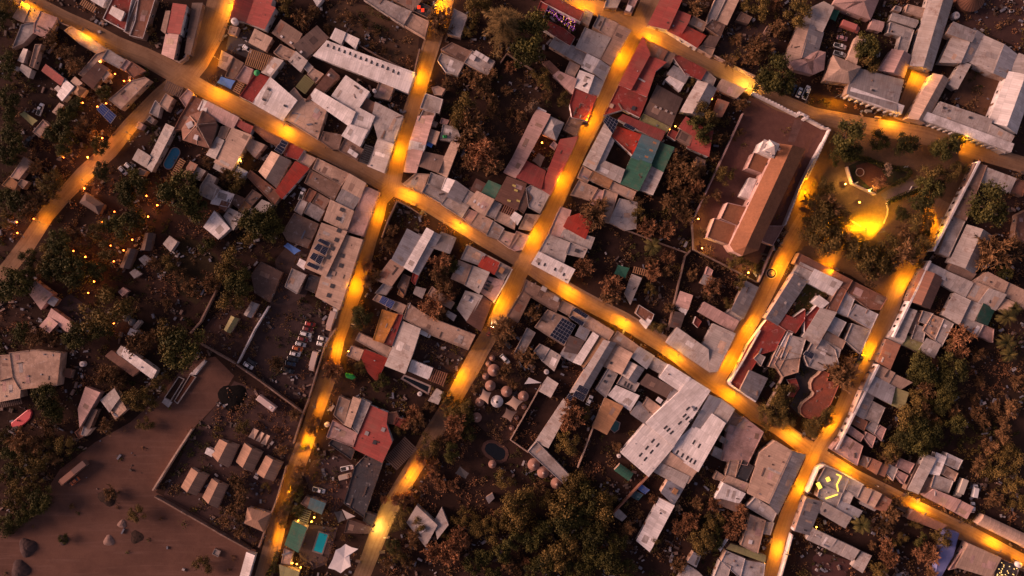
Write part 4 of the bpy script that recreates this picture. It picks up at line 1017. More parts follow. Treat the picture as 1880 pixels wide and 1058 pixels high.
TREEDATA = """
in the dark scrub at the top of the west side|O:13,6,14 G:6,28,12 G:9,111,12 G:13,134,12 G:13,177,14 G:21,191,12 G:17,213,12 G:13,242,14 G:32,265,14 G:13,284,16 B:91,70,14 B:117,96,14 B:136,121,14 B:274,53,8 G:138,191,12 G:119,206,12 G:191,170,10 G:266,132,6
in the lodge garden of orange lamps|G:117,235,18 B:149,233,16 G:94,244,14 G:119,267,14 G:181,267,12 G:187,316,14 G:245,346,22 G:234,363,16 G:251,329,14 G:332,352,28 G:353,372,22 G:308,348,16 B:319,329,13 G:223,414,18 G:245,401,16 G:204,412,14 O:177,423,14 O:100,329,12 O:79,338,14 B:64,306,12 O:96,348,14 B:60,372,18 G:32,372,18 G:10,363,14 B:43,391,14 O:13,401,12 G:102,448,20 G:119,454,16 O:91,465,15 O:83,494,14 G:98,488,18 G:123,497,22 G:149,494,16 G:177,497,14 O:198,463,16 B:136,435,12 G:51,473,12 G:26,522,24 G:47,507,16 G:9,539,14 O:180,572,31 G:185,600,18 O:198,535,10
in the scrub beside the dry lot|G:136,618,20 O:315,618,24 G:330,640,31 B:247,631,20 B:277,622,14 B:64,622,16 G:38,611,14 B:96,622,12 B:198,681,14 B:213,700,14 B:187,694,12 O:251,732,18 O:268,741,14 O:262,779,11 O:291,704,12 G:81,726,17 G:85,745,17 G:102,762,12 B:191,783,13 B:213,762,10
in the thorn scrub at the lower west edge|O:6,800,12 B:32,811,16 B:64,817,16 B:85,787,14 O:115,817,14 O:94,811,12 O:43,832,14 O:70,843,14 B:96,843,11 G:17,832,14 O:53,858,15 G:26,867,15 O:9,876,13 O:38,897,15 O:13,918,16 O:40,918,13 O:64,888,12 G:70,918,18 G:55,933,14 G:26,952,14 G:6,965,12
standing alone on the dry lot|O:247,946,13 B:198,908,11 G:115,990,7 B:130,931,5 O:370,1037,13
around the dark ploughed field|B:328,501,10 B:345,526,12 B:383,522,12 B:304,556,9 B:379,445,10 B:283,484,10 O:306,488,12 O:423,484,20 O:417,509,18 G:434,522,20 O:421,548,18 G:442,509,16 B:389,522,12 O:493,475,7 G:376,452,12 G:472,408,24 O:455,418,18 G:489,401,20 G:498,421,18 O:430,329,15 B:413,320,12 B:378,299,10
by the dry field at the top|B:551,32,14 O:519,13,12 B:668,43,8 B:572,22,11 B:690,60,7 B:640,28,7 B:600,52,8 B:705,92,6 B:682,83,6
in the overgrown field|N:922,42,46 O:872,13,16 O:889,6,14 G:974,64,30 G:966,96,24 O:861,57,10 B:806,32,18 B:808,50,15 B:876,149,14 B:900,136,12 B:859,136,10 B:821,153,10 F:936,123,9 O:993,136,12 O:1000,153,10 B:889,162,12 B:902,181,10 O:859,196,18 O:842,213,14 B:904,204,10 L:976,191,12 B:931,166,9 B:1004,174,8 O:1036,183,10 B:955,213,10 B:936,206,8 B:866,229,22 F:889,278,24 F:872,284,17 B:902,301,17 B:859,299,12 B:846,261,12 B:917,265,12 B:1091,393,22 B:1102,376,14
by the north plaza street|G:1429,138,25 G:1408,149,18 B:1393,81,18 B:1408,89,14 B:1382,102,14 B:1340,111,12 O:1395,11,16 O:1376,8,12 O:1470,19,20 F:1425,6,10 B:1355,72,10 O:1293,213,18 O:1267,149,9 B:1361,191,10 B:1429,51,14 B:1280,13,14 G:1442,160,12 G:1593,85,18 O:1602,98,14 O:1600,112,14 B:1580,110,9 G:1688,42,6
in the gardens west of the church|B:1246,295,18 B:1238,316,14 B:1263,316,18 B:1238,338,12 F:1280,338,14 B:1284,312,12 B:1259,359,14 B:1229,372,14 B:1248,380,12 F:1225,423,13 F:1191,418,14 O:1172,393,12 B:1170,370,10 O:1329,321,14 B:1316,359,9 B:1265,397,12 G:1287,233,20 B:1314,253,10 B:1331,253,9 B:1359,242,8 B:1312,287,8 B:1291,365,10 P:1199,452,18 F:1201,499,13 F:1229,471,12 B:1195,482,9 B:1225,499,9 B:1272,503,9 F:1308,526,14 B:1301,539,10 O:1348,477,12 O:1357,518,11 O:1372,486,9 F:1123,526,16 B:1119,546,14 O:1195,533,9 O:1208,605,11 B:1231,565,9 O:1340,558,8 O:1391,497,7 B:1291,429,9
on the plaza|G:1554,250,24 G:1550,278,18 G:1616,259,14 G:1665,265,18 G:1740,270,17 G:1757,259,14 G:1731,280,15 G:1571,280,14 L:1627,310,11 O:1720,325,18 O:1746,316,15 O:1765,304,11 G:1710,346,18 G:1695,372,17 G:1725,346,12 O:1516,336,14 O:1510,350,11 B:1527,378,20 O:1501,384,19 O:1544,401,16 O:1523,414,24 B:1493,408,14 G:1533,295,7 F:1614,337,11 O:1686,412,18 O:1703,401,13 B:1667,425,14 G:1657,393,11 O:1518,439,24 B:1545,437,18 O:1569,458,20 O:1599,480,24 B:1599,500,18 O:1633,463,20 B:1657,467,20 O:1682,448,19 O:1620,488,16 O:1682,477,12 G:1697,433,11
in the yards east of the plaza|G:1816,378,28 B:1837,463,30 B:1859,452,16 B:1820,463,16 G:1846,501,12 F:1767,620,19 B:1754,633,14 F:1782,614,10 P:1848,582,18 P:1850,630,18 P:1863,567,14
in the dark garden beyond the east plaza street|G:1693,673,20 G:1705,685,18 G:1752,677,20 G:1735,694,16 G:1682,690,12 F:1761,647,14 P:1854,652,15 B:1705,715,14 O:1688,732,14 B:1693,758,16 O:1671,768,20 G:1684,783,18 G:1714,800,18 G:1665,807,20 G:1688,813,18 B:1710,766,10 B:1752,753,10 B:1791,732,8 B:1808,775,12 B:1793,758,9 B:1831,745,8 B:1799,651,12 G:1757,779,14 O:1637,830,13 G:1740,720,16 G:1730,745,14 O:1720,785,12
in the scrub field by the white van|B:1859,749,14 B:1842,800,14 B:1820,821,12 O:1852,828,14 O:1831,859,18 O:1863,850,16 B:1799,854,14 B:1829,918,13 O:1859,886,14 O:1871,922,12 B:1845,775,10 B:1800,700,9 B:1870,700,10
along the east plaza street|B:1550,700,19 B:1533,683,15 B:1565,679,13 B:1561,662,9 O:1501,779,14 O:1518,770,11 O:1493,792,13 O:1523,758,10 O:1425,747,17 O:1408,762,12 O:1442,726,15 O:1425,766,11 O:1444,779,12 O:1408,779,10 O:1433,711,9
in the gardens below the lower main street|P:1581,963,18 B:1637,944,14 B:1650,924,10 B:1629,969,12 F:1629,1003,10 F:1637,1029,13 F:1708,1022,17 O:1731,986,14 O:1616,1048,13 O:1644,995,8 O:1659,990,8 B:1603,1003,7 B:1712,1054,9 G:1693,990,10 O:1684,961,9 B:1635,842,13
in the gardens near the lower white roofs|F:1350,961,16 F:1361,939,13 F:1344,978,12 F:1312,929,11 O:1310,954,15 G:1323,971,10 O:1295,993,18 O:1287,1003,14 G:1314,995,12 F:1272,959,12 F:1250,971,12 F:1263,955,9 B:1280,924,9 L:1248,931,9 B:1246,1039,12 O:1206,999,12 B:1155,971,11 B:1174,944,7 F:1199,918,8 B:1287,865,8
in the dark south grove|O:949,927,22 O:953,937,18 O:944,956,18 O:921,956,14 O:966,922,14 O:1034,933,24 O:1059,903,20 G:1076,922,22 G:1038,952,22 G:1070,948,18 O:1102,935,20 O:1097,954,20 O:1112,922,14 O:1046,884,12 G:1089,982,20 G:1048,978,16 G:1000,971,14 O:1017,1024,22 G:1000,1035,16 O:1046,1007,18 G:1089,1024,18 G:1119,1033,20 G:1134,999,16 O:900,986,14 O:878,971,14 O:889,965,12 O:846,952,12 F:838,1001,15 F:842,982,13 F:797,1014,15 F:822,1018,16 F:855,993,9 O:768,967,12 B:759,982,9 O:817,980,9 B:759,999,10 B:931,1037,12 F:966,1033,9 B:949,1046,9 G:889,1024,14 G:868,1037,14 G:921,1014,14 G:942,993,16 G:974,993,16 O:1006,918,12 B:991,895,10 O:925,884,12 G:975,1050,14 G:1060,1050,16 G:1150,1045,14 G:905,1055,12
beside the yellow street light at the bottom|F:793,854,14 F:795,873,12 F:810,890,13 F:831,893,12 F:774,846,12 F:747,914,15 F:728,918,15 F:705,918,8 O:732,961,15 O:742,939,11 B:757,978,10 G:721,1003,14 O:732,1024,15 B:710,1035,13 B:749,1035,15
by the hut camp and its pond|F:836,775,18 O:851,758,18 G:859,766,13 O:825,749,14 F:831,800,13 O:821,732,12 O:787,821,17 B:804,811,12 G:829,828,16 G:859,796,12 B:768,775,16 F:761,758,13 B:789,745,12 F:746,779,12 B:872,715,8 B:970,658,17 B:953,649,12 B:927,683,14 B:942,705,11 F:1049,766,20 F:1046,743,13 F:1038,783,13 O:1044,811,18 O:1025,815,12 O:1072,762,11 F:944,802,7 B:1134,821,9 B:897,753,7
in the yards around the lower crossing|F:812,482,18 B:804,499,15 G:825,490,13 B:814,526,14 F:825,543,12 F:795,565,18 B:808,577,12 F:1074,490,14 B:923,603,20 B:921,622,13 B:980,575,13
along the hall street|G:664,582,20 O:651,597,13 B:674,516,15 B:689,505,14 F:674,490,13 B:710,448,14 B:721,458,12 G:657,569,12 B:719,423,13 B:506,668,17 F:610,681,21 F:604,662,11 O:661,673,14 O:674,670,9 G:702,700,13 G:689,709,10 B:540,762,13 B:515,828,13 O:447,785,14 B:572,790,14 B:568,777,9 O:732,790,13 B:576,768,11 G:557,821,8
along the street beside the cabins|B:551,865,16 B:544,880,14 O:538,901,14 G:547,912,12 G:547,939,13 O:527,927,12 B:515,948,13 B:430,886,16 B:442,903,15 B:440,924,14 B:423,939,15 B:413,959,15 B:440,952,13 B:438,978,13 O:487,893,8 B:630,988,7 G:506,1046,8 B:533,915,9 O:520,962,9
"""
# ---------------------------------------------------------------- buildings
DEFNAME = dict(f='adobe_house', s='metal_roof_house', g='gabled_house', h='hipped_house', b='barrel_roof_house', c='shade_canopy', p='pergola')
CATS = {'adobe_house': 'house', 'metal_roof_house': 'house', 'gabled_house': 'house', 'hipped_house': 'house', 'barrel_roof_house': 'house',
        'shade_canopy': 'canopy', 'pallet_stack': 'pallets'}
PIT = {}
def section(code, mat, h, poly_px, tile, root, label):
    """one wing of a building: returns (poly, zfun, u, mid)"""
    rnd = random.Random(label + poly_px[:9])
    h = h + (rnd.random() - .5) * .22
    slope = 0
    poly = ccw([TP(tile, x, y, h) for x, y in pts(poly_px)])
    if code in 'fs' and tile and 'hut' not in label and 'shed' not in label and mat not in 'K': poly = offset(poly, .22)
    ed, L = longest(poly)
    c = centroid(poly)
    nrm = Vector((-ed.y, ed.x))
    wmat = wallmat(mat)
    org = root.location
    inner = offset(poly, -.04)
    if code == 'f':
        par = .22 + .2 * rnd.random()
        deck = offset(poly, -.24)
        w = MB(); w.prism(inner, 0, h, top=False); pw = MB()
        for i in range(len(inner)):
            j = (i + 1) % len(inner)
            pw.face([(*inner[i], h), (*inner[j], h), (*deck[j], h), (*deck[i], h)])
            pw.face([(*deck[j], h - par), (*deck[i], h - par), (*deck[i], h), (*deck[j], h)])
        w.build('wall', wmat if mat not in 'WL' else mud('T', 'adobe_wall') if rnd.random() < .6 else wmat, root)
        pw.build('parapet', mud('W', 'plaster_wall') if 'walled red' in label or 'white rim' in label else mud(mat), root, weld=False)
        r = MB(); q = [(*p, h - par) for p in deck]; r.face(q, uvs(q, ed, nrm, c)); r.build('roof', mud(mat), root, weld=False)
        return poly, (lambda x, y: h - par), ed, c
    if code == 's':
        # fall direction across the long edge
        right = nrm.x > 0
        if mat in 'VG': fall = nrm if right else -nrm
        else:
            fall = (-nrm if right else nrm)
            if mat in 'BHDREQ' and rnd.random() < .4 and 'gable' not in label: fall = -fall
        wd = max(q[0] * nrm.x + q[1] * nrm.y for q in poly) - min(q[0] * nrm.x + q[1] * nrm.y for q in poly)
        k = min(.2, 1.6 / max(wd, 1)) * (.7 + .5 * rnd.random())
        if 'market hall with' in label: ed, nrm = nrm, -ed
        zf = lambda x, y: h - ((x - c[0]) * fall.x + (y - c[1]) * fall.y) * k
        MB().prism(inner, 0, lambda x, y: zf(x, y) - .06, top=False).build('wall', wmat, root)
        o = offset(poly, .16); r = MB()
        t = [(x, y, zf(x, y) + .03) for x, y in o]; b = [(x, y, zf(x, y) - .05) for x, y in o]
        r.face(t, uvs(t, ed, nrm, c)); r.face(b[::-1])
        for i in range(len(o)):
            j = (i + 1) % len(o); r.face([b[i], b[j], t[j], t[i]])
        r.build('roof', metal(mat), root, weld=False)
        return poly, (lambda x, y: zf(x, y) + .03), ed, c
    if code in 'gb':
        raw = [TP(tile, x, y, h) for x, y in pts(poly_px)][:4]
        if area2(raw) < 0: raw = [raw[1], raw[0], raw[3], raw[2]]
        p0, p1, p2, p3 = [Vector(q) for q in raw]
        m0, m1 = (p0 + p1) / 2, (p2 + p3) / 2
        wd = (p1 - p0).length; ax = (m1 - m0).normalized(); pr = Vector((-ax.y, ax.x))
        rise = wd * (.20 if code == 'g' else .22)
        m0, m1 = m0 - ax * .2, m1 + ax * .2
        half = wd / 2
        def zf(x, y):
            t = abs((x - m0.x) * pr.x + (y - m0.y) * pr.y) / half
            return h - .35 * rise + (rise * (1 - t) if code == 'g' else rise * math.sqrt(max(0, 1 - min(1, t) ** 2)))
        w = MB(); base = [p0, p1, p2, p3]
        ins = [tuple(q) for q in offset([tuple(q) for q in base], -.06)]
        zl = h - .35 * rise - .1
        w.prism(ins, 0, zl, top=False)
        nseg = 2 if code == 'g' else 10
        for A, B in ((ins[0], ins[1]), (ins[3], ins[2])):
            fan = [(*A, zl)] + [(A[0] + (B[0] - A[0]) * t, A[1] + (B[1] - A[1]) * t, zf(A[0] + (B[0] - A[0]) * t, A[1] + (B[1] - A[1]) * t) - .06) for t in [i / nseg for i in range(1, nseg)]] + [(*B, zl)]
            w.face(fan)
        w.build('wall', wmat, root)
        a0, a1 = p0 - (p1 - p0).normalized() * .15 - ax * .2, p1 + (p1 - p0).normalized() * .15 - ax * .2
        b0, b1 = p3 - (p2 - p3).normalized() * .15 + ax * .2, p2 + (p2 - p3).normalized() * .15 + ax * .2
        def strip(t0, t1, mb):
            q = []
            for A, B, t in ((a0, a1, t0), (b0, b1, t0), (b0, b1, t1), (a0, a1, t1)):
                s = A + (B - A) * t; q.append((s.x, s.y, zf(s.x, s.y)))
            q = q[::-1]
            mb.face(q, [((Vector(p[:2]) - m0).dot(ax), (Vector(p[:2]) - m0).dot(pr)) for p in q])
            mb.face([(p[0], p[1], p[2] - .07) for p in q[::-1]])
        if code == 'g':
            for t0, t1 in ((0, .5), (.5, 1)):
                r = MB(); strip(t0, t1, r); r.build('roof', metal(mat), root, weld=False)
        else:
            r = MB(); ts = [.5 - .5 * math.cos(math.pi * i / 12) for i in range(13)]
            for a, b in zip(ts, ts[1:]): strip(a, b, r)
            r.build('roof', metal(mat), root, weld=True)
        return ccw([tuple(q) for q in base]), zf, ax, tuple((m0 + m1) / 2)
    if code == 'h':
        w = MB(); w.prism(inner, 0, h - .05, top=False); w.build('wall', wmat, root)
        o = offset(poly, .25); cc = Vector(centroid(o)); n = len(o)
        R = min(segdist(cc.x, cc.y, o[i - 1], o[i]) for i in range(n)); rise = R * .42
        Lr = max(abs((Vector(q) - cc).dot(ed)) for q in o) - R * 1.05
        if len(o) != 4: Lr *= .3
        Lr = max(.05, Lr); e0, e1 = cc - ed * Lr, cc + ed * Lr
        def side(q): return (Vector(q) - cc).dot(ed)
        r = MB()
        for i in range(n):
            a, b = o[i], o[(i + 1) % n]; m = (side(a) + side(b)) / 2
            d = (Vector(b) - Vector(a)).normalized(); nn = Vector((-d.y, d.x)); z = h - .1
            if abs(d.dot(ed)) > .7:
                k0, k1 = (e0, e1) if d.dot(ed) > 0 else (e1, e0)
                f = [(*a, z), (*b, z), (k1.x, k1.y, z + rise), (k0.x, k0.y, z + rise)]
            else:
                k = e1 if m > 0 else e0
                f = [(*a, z), (*b, z), (k.x, k.y, z + rise)]
            r.face(f, uvs(f, d, nn, a))
        # close the gaps between slope groups
        for i in range(n):
            a, b, cc2 = Vector(o[i - 1]), Vector(o[i]), Vector(o[(i + 1) % n])
            d1, d2 = (b - a).normalized(), (cc2 - b).normalized()
            def ends(d, m): return ((e0, e1) if d.dot(ed) > 0 else (e1, e0)) if abs(d.dot(ed)) > .7 else ((e1, e1) if m > 0 else (e0, e0))
            ka = ends(d1, (side(a) + side(b)) / 2)[1]; kb = ends(d2, (side(b) + side(cc2)) / 2)[0]
            if (ka - kb).length > .1:
                f = [(b.x, b.y, h - .1), (kb.x, kb.y, h - .1 + rise), (ka.x, ka.y, h - .1 + rise)]
                r.face(f, uvs(f, d1, Vector((-d1.y, d1.x)), a))
        r.build('roof', metal(mat), root, weld=False)
        return poly, (lambda x, y: h), ed, c
    if code == 'c':
        r = MB(); n = len(poly)
        hs = [h + (.35 if i % 2 else -.2) for i in range(n)]
        cz = h - .05
        for i in range(n):
            j = (i + 1) % n
            mx, my = (poly[i][0] + poly[j][0]) / 2 * .93 + c[0] * .07, (poly[i][1] + poly[j][1]) / 2 * .93 + c[1] * .07
            mz = (hs[i] + hs[j]) / 2 * .7 + cz * .3
            r.face([(*poly[i], hs[i]), (mx, my, mz), (*c, cz)]); r.face([(mx, my, mz), (*poly[j], hs[j]), (*c, cz)])
        ob = r.build('canopy_sheet', plain('canvas_' + mat, COLS[mat], .9, .2), root)
        so = ob.modifiers.new('Thickness', 'SOLIDIFY'); so.thickness = .03
        for i in range(n):
            q = offset(poly, -.1)[i]
            MB().tube((*q, 0), (*q, hs[i] + .05), .06, .05).build('post', plain('dark_steel', (.06, .05, .05)), root)
        return poly, (lambda x, y: h), ed, c
    if code == 'p':
        wood = plain('timber_' + mat, COLS[mat], .85, .3)
        r = MB(); wd = [(q[0] - c[0]) * nrm.x + (q[1] - c[1]) * nrm.y for q in poly]; ln = [(q[0] - c[0]) * ed.x + (q[1] - c[1]) * ed.y for q in poly]
        lo, hi = min(wd), max(wd); a, b = min(ln), max(ln); rz = math.atan2(nrm.y, nrm.x)
        k = int((b - a) / .8)
        for i in range(k + 1):
            t = a + (b - a) * i / max(1, k); p = Vector(c) + ed * t + nrm * (lo + hi) / 2
            r.box((p.x, p.y, h), (hi - lo, .42, .08), rz)
        for t in (lo + .15, (lo + hi) / 2, hi - .15):
            p = Vector(c) + ed * (a + b) / 2 + nrm * t; r.box((p.x, p.y, h - .12), (b - a, .14, .15), rz - math.pi / 2)
        r.build('slat_roof', wood, root, weld=False)
        for sx in (a + .1, b - .1):
            for sy in (lo + .15, hi - .15):
                p = Vector(c) + ed * sx + nrm * sy
                MB().box((p.x, p.y, h / 2 - .1), (.14, .14, h - .2), rz).build('post', wood, root)
        return poly, (lambda x, y: h), ed, c

PATCH = dict(W='L', L='LTWGG', G='LGT', T='TPBL', P='TPB', B='BDH', H='HBP', D='DB', V='LG', O='OB')
FSZ = dict(roof_vent=(1.0, .8, .4), roof_hatch=(1.5, 1.3, .3), skylight=(.75, 1.9, .09), roof_box=(2.1, 1.7, .9))
BUILDINGS = []
def build_all(data):
    tile = None; cur = None
    for line in data.splitlines():
        line = line.strip()
        if not line or line[0] == '#': continue
        if line[0] == '@': tile = line[1:]; continue
        if line[0] == '-':
            head, pp = line[2:].split('|'); nm, mc = head.split()
            for X, Y in pts(pp):
                best = None
                for poly, zf, ed, c, hh in cur['secs']:
                    x, y = TP(tile, X, Y, hh); d = polydist(x, y, poly)
                    if best is None or d < best[0]: best = (d, x, y, zf, ed)
                _, x, y, zf, ed = best; sx, sy, sz = FSZ[nm]; z = zf(x, y); rz = math.atan2(ed.y, ed.x)
                m = plain('fitting_' + mc, COLS[mc], .5, .15) if mc != 'Y' else plain('fitting_Y', (.5, .4, .12), .5, .1)
                b = MB(); b.box((x, y, z + sz / 2 - .02), (sx, sy, sz), rz)
                if nm in ('roof_hatch', 'roof_box'): b.box((x, y, z + sz + .0), (sx + .2, sy + .2, .08), rz)
                b.build(nm, m, cur['root'])
            continue
        plus = line[0] == '+'
        parts = line.lstrip('+').split('|')
        hd = parts[0].split(); code, mat, h = hd[0], hd[1], float(hd[2]); pp = parts[-1]
        if not plus:
            label = parts[1]
            c = centroid([TP(tile, x, y, 0) for x, y in pts(pp)])
            nm = hd[3] if len(hd) > 3 else DEFNAME[code]
            root = empty(nm, (c[0], c[1], 0), label, CATS.get(nm, nm.replace('_', ' ')))
            cur = dict(root=root, label=label, secs=[], mats=[], name=nm, code=code)
            BUILDINGS.append(cur)
        poly, zf, ed, c = section(code, mat, h, pp, tile, cur['root'], cur['label'])
        cur['secs'].append((poly, zf, ed, c, h)); cur['mats'].append(mat); FOOT.append((poly, cur['label']))
    # odd sheets and mended patches on the roofs
    for b in BUILDINGS:
        if b['code'] not in 'fs' or b['name'] in ('tank', 'container', 'pallet_stack', 'hut') or 'hall' in b['label'] and 'white' in b['label']: continue
        for poly, zf, ed, c, h, mt in [q + (m,) for q, m in zip(b['secs'], b['mats'])]:
            if mt not in PATCH: continue
            r = random.Random(b['label'] + str(round(c[0], 1))); A = abs(area2(poly)) / 2
            if A < 18: continue
            ins = offset(poly, -.55); nr = Vector((-ed.y, ed.x)); xs = [p[0] for p in poly]; ys = [p[1] for p in poly]; k = 0
            for _ in range(40):
                if k >= min(3, A / 34 * r.uniform(.2, 1.3)): break
                q = Vector((r.uniform(min(xs), max(xs)), r.uniform(min(ys), max(ys)))); a, d = r.uniform(.6, 1.9), r.uniform(.7, 1.7)
                if r.random() < .5: a, d = a * .6, d * 1.7
                p4 = [tuple(q + ed * sx * a + nr * sy * d) for sx, sy in ((-1, -1), (1, -1), (1, 1), (-1, 1))]
                if not all(inside(*t, ins) for t in p4): continue
                code = r.choice(PATCH[mt]); lift = .03 + .02 * k
                MB().prism(ccw(p4), lambda x, y: zf(x, y) - .02, lambda x, y: zf(x, y) + lift).build('roof_patch', metal(code) if b['code'] == 's' else mud(code), b['root'], weld=False); k += 1
    # doors and windows on the wall that looks towards the middle of the town
    doorm = plain('door_wood', (.16, .085, .05), .6, .2); glass = plain('window_glass', (.03, .028, .03), .15, .1, spec=.5); fr = plain('window_frame', (.42, .36, .32), .6, .1)
    for b in BUILDINGS:
        if b['code'] in 'cp' or b['name'] in ('tank', 'container', 'pallet_stack', 'shed', 'hut'): continue
        best = None
        for poly, zf, ed, c, h in b['secs']:
            for i in range(len(poly)):
                p, q = Vector(poly[i]), Vector(poly[(i + 1) % len(poly)]); L = (q - p).length
                if L < 3.5: continue
                d = (q - p) / L; n = Vector((d.y, -d.x)); m = (p + q) / 2 + n * 1.3
                if any(inside(m.x, m.y, f) for f, _ in FOOT): continue
                sc = L * (.3 + max(0, n.dot(-m.normalized())))
                if best is None or sc > best[0]: best = (sc, p, d, n, L)
        if not best: continue
        _, p, d, n, L = best; rz = math.atan2(d.y, d.x); off = .02
        k = max(1, min(5, int(L / 4.5)))
        for i in range(k):
            t = L * (i + .5) / k; q = p + d * t + n * off
            if i == k // 2:
                MB().box((q.x, q.y, 1.05), (1.05, .14, 2.1), rz).build('door', doorm, b['root'])
            else:
                w = MB()
                for dx, dz, sx, sz in ((0, .55, 1.3, .1), (0, -.55, 1.3, .1), (-.6, 0, .1, 1.0), (.6, 0, .1, 1.0)):
                    w.box((q.x + d.x * dx, q.y + d.y * dx, 1.55 + dz), (sx, .16, sz), rz)
                wf = w.build('window', fr, b['root'])
                g = MB().box((q.x, q.y, 1.55), (1.1, .08, 1.0), rz).build('pane', glass, wf, org=b['root'].location)

# ---------------------------------------------------------------- free-standing walls
WALLS = []
def wall_run(label, path, h, th, mat, name='boundary_wall', cat='wall', group=None, crenel=False, holes=False):
    o = empty(name, (path[0][0], path[0][1], 0), label, cat, group)
    b = MB(); n = len(path)
    L, R = [], []
    for i in range(n):
        a = Vector(path[max(0, i - 1)]); c = Vector(path[min(n - 1, i + 1)]); d = (c - a).normalized(); nn = Vector((-d.y, d.x)) * th / 2
        L.append(Vector(path[i]) + nn); R.append(Vector(path[i]) - nn)
    for i in range(n - 1):
        q = [tuple(R[i]), tuple(R[i + 1]), tuple(L[i + 1]), tuple(L[i])]
        hh = h + .12 * math.sin(i * 2.3)
        b.prism(q, 0, hh)
    b.build('wall_body', mud(mat, 'plaster_wall') if mat == 'W' else mud(mat, 'adobe_wall'), o, weld=False)
    cap = MB()
    for i in range(n - 1):
        a, c = Vector(path[i]), Vector(path[i + 1]); Ls = (c - a).length; d = (c - a) / Ls; rz = math.atan2(d.y, d.x); hh = h + .12 * math.sin(i * 2.3)
        if crenel:
            k = int(Ls / 1.3)
            for j in range(k):
                m = a + d * (j + .5) * Ls / k; cap.box((m.x, m.y, hh + .2), (.65, th * .9, .4), rz)
        else:
            m = (a + c) / 2; cap.box((m.x, m.y, hh + .05), (Ls, th + .14, .1), rz)
    cap.build('coping', mud(mat, 'plaster_wall') if mat == 'W' else mud(mat, 'adobe_wall'), o, weld=False)
    WALLS.append(path)
    return o

def front_wall(label, path, h, th, n_open, name='street_front', cat='wall', group=None, arch=False):
    """a white street front with real door and window parts"""
    o = empty(name, (path[0][0], path[0][1], 0), label, cat, group)
    a, c = Vector(path[0]), Vector(path[1]); L = (c - a).length; d = (c - a) / L; n = Vector((-d.y, d.x)); rz = math.atan2(d.y, d.x)
    wm = mud('W', 'plaster_wall')
    if n.dot(-((a + c) / 2)) < 0: n = -n      # n looks at the street (towards the middle)
    dm = plain('door_wood', (.16, .085, .05), .6, .2); gm = plain('window_glass', (.03, .028, .03), .15, .1, spec=.5)
    if not arch:
        m = (a + c) / 2
        MB().box((m.x, m.y, h / 2), (L, th, h), rz).build('wall_body', wm, o)
        MB().box((m.x, m.y, h + .06), (L + .1, th + .2, .12), rz).build('cornice', wm, o)
        for i in range(n_open):
            q = a + d * (L * (i + .5) / n_open) + n * (th / 2)
            if i % 3 == 1:
                f = MB().box((q.x, q.y, 1.15), (1.3, .16, 2.3), rz).build('door', dm, o)
            else:
                f = MB().box((q.x, q.y, 1.75), (1.15, .2, 1.6), rz).build('window', plain('shutter_brown', (.13, .07, .045), .6, .2), o)
                MB().box((q.x + n.x * .08, q.y + n.y * .08, 1.75), (.9, .1, 1.35), rz).build('pane', gm, f, org=o.location)
    else:
        k = n_open; w = L / k
        m = (a + c) / 2
        b = MB(); b.box((m.x, m.y, h - .45), (L, th, .9), rz)
        for i in range(k):     # arches under the beam
            cc = a + d * (i + .5) * w; r = w / 2 - .38; zb = h - .9
            for j in range(8):
                a0, a1 = math.pi * j / 8, math.pi * (j + 1) / 8
                x0, x1 = -r * math.cos(a0), -r * math.cos(a1); z0, z1 = zb - r + r * math.sin(a0), zb - r + r * math.sin(a1)
                for s in (-1, 1):
                    e = n * (th / 2 * s)
                    b.face([(cc.x + d.x * x0 + e.x, cc.y + d.y * x0 + e.y, zb + .01), (cc.x + d.x * x1 + e.x, cc.y + d.y * x1 + e.y, zb + .01), (cc.x + d.x * x1 + e.x, cc.y + d.y * x1 + e.y, z1), (cc.x + d.x * x0 + e.x, cc.y + d.y * x0 + e.y, z0)])
                e = n * (th / 2)
                b.face([(cc.x + d.x * x0 + e.x, cc.y + d.y * x0 + e.y, z0), (cc.x + d.x * x1 + e.x, cc.y + d.y * x1 + e.y, z1), (cc.x + d.x * x1 - e.x, cc.y + d.y * x1 - e.y, z1), (cc.x + d.x * x0 - e.x, cc.y + d.y * x0 - e.y, z0)])
        b.build('arch_band', wm, o, weld=False)
        for i in range(k + 1):
            q = a + d * i * w; q = q + d * (.38 if i == 0 else -.38 if i == k else 0)
            MB().box((q.x, q.y, (h - .9) / 2), (.72, th, h - .9), rz).build('pillar', wm, o)
        ro = MB(); back = m - n * 1.6; ro.box((back.x, back.y, h + .06), (L, 3.6, .12), rz); ro.build('porch_roof', mud('W', 'plaster_wall'), o)
    return o
# ---------------------------------------------------------------- ground, streets
def sheet(name, poly, z, m, label=None, kind='structure', subdiv=False):
    b = MB(); p = ccw(poly); b.face([(*q, z) for q in p])
    return tag(b.build(name, m, None, weld=False), label, None, None, kind)

ground_m = earth('dark_yard_earth', (.026, .014, .0108), (.046, .024, .0185), .05, (.016, .009, .0065))
g = MB(); g.face([(-900, -700, 0), (900, -700, 0), (900, 700, 0), (-900, 700, 0)])
tag(g.build('ground', ground_m), kind='structure')

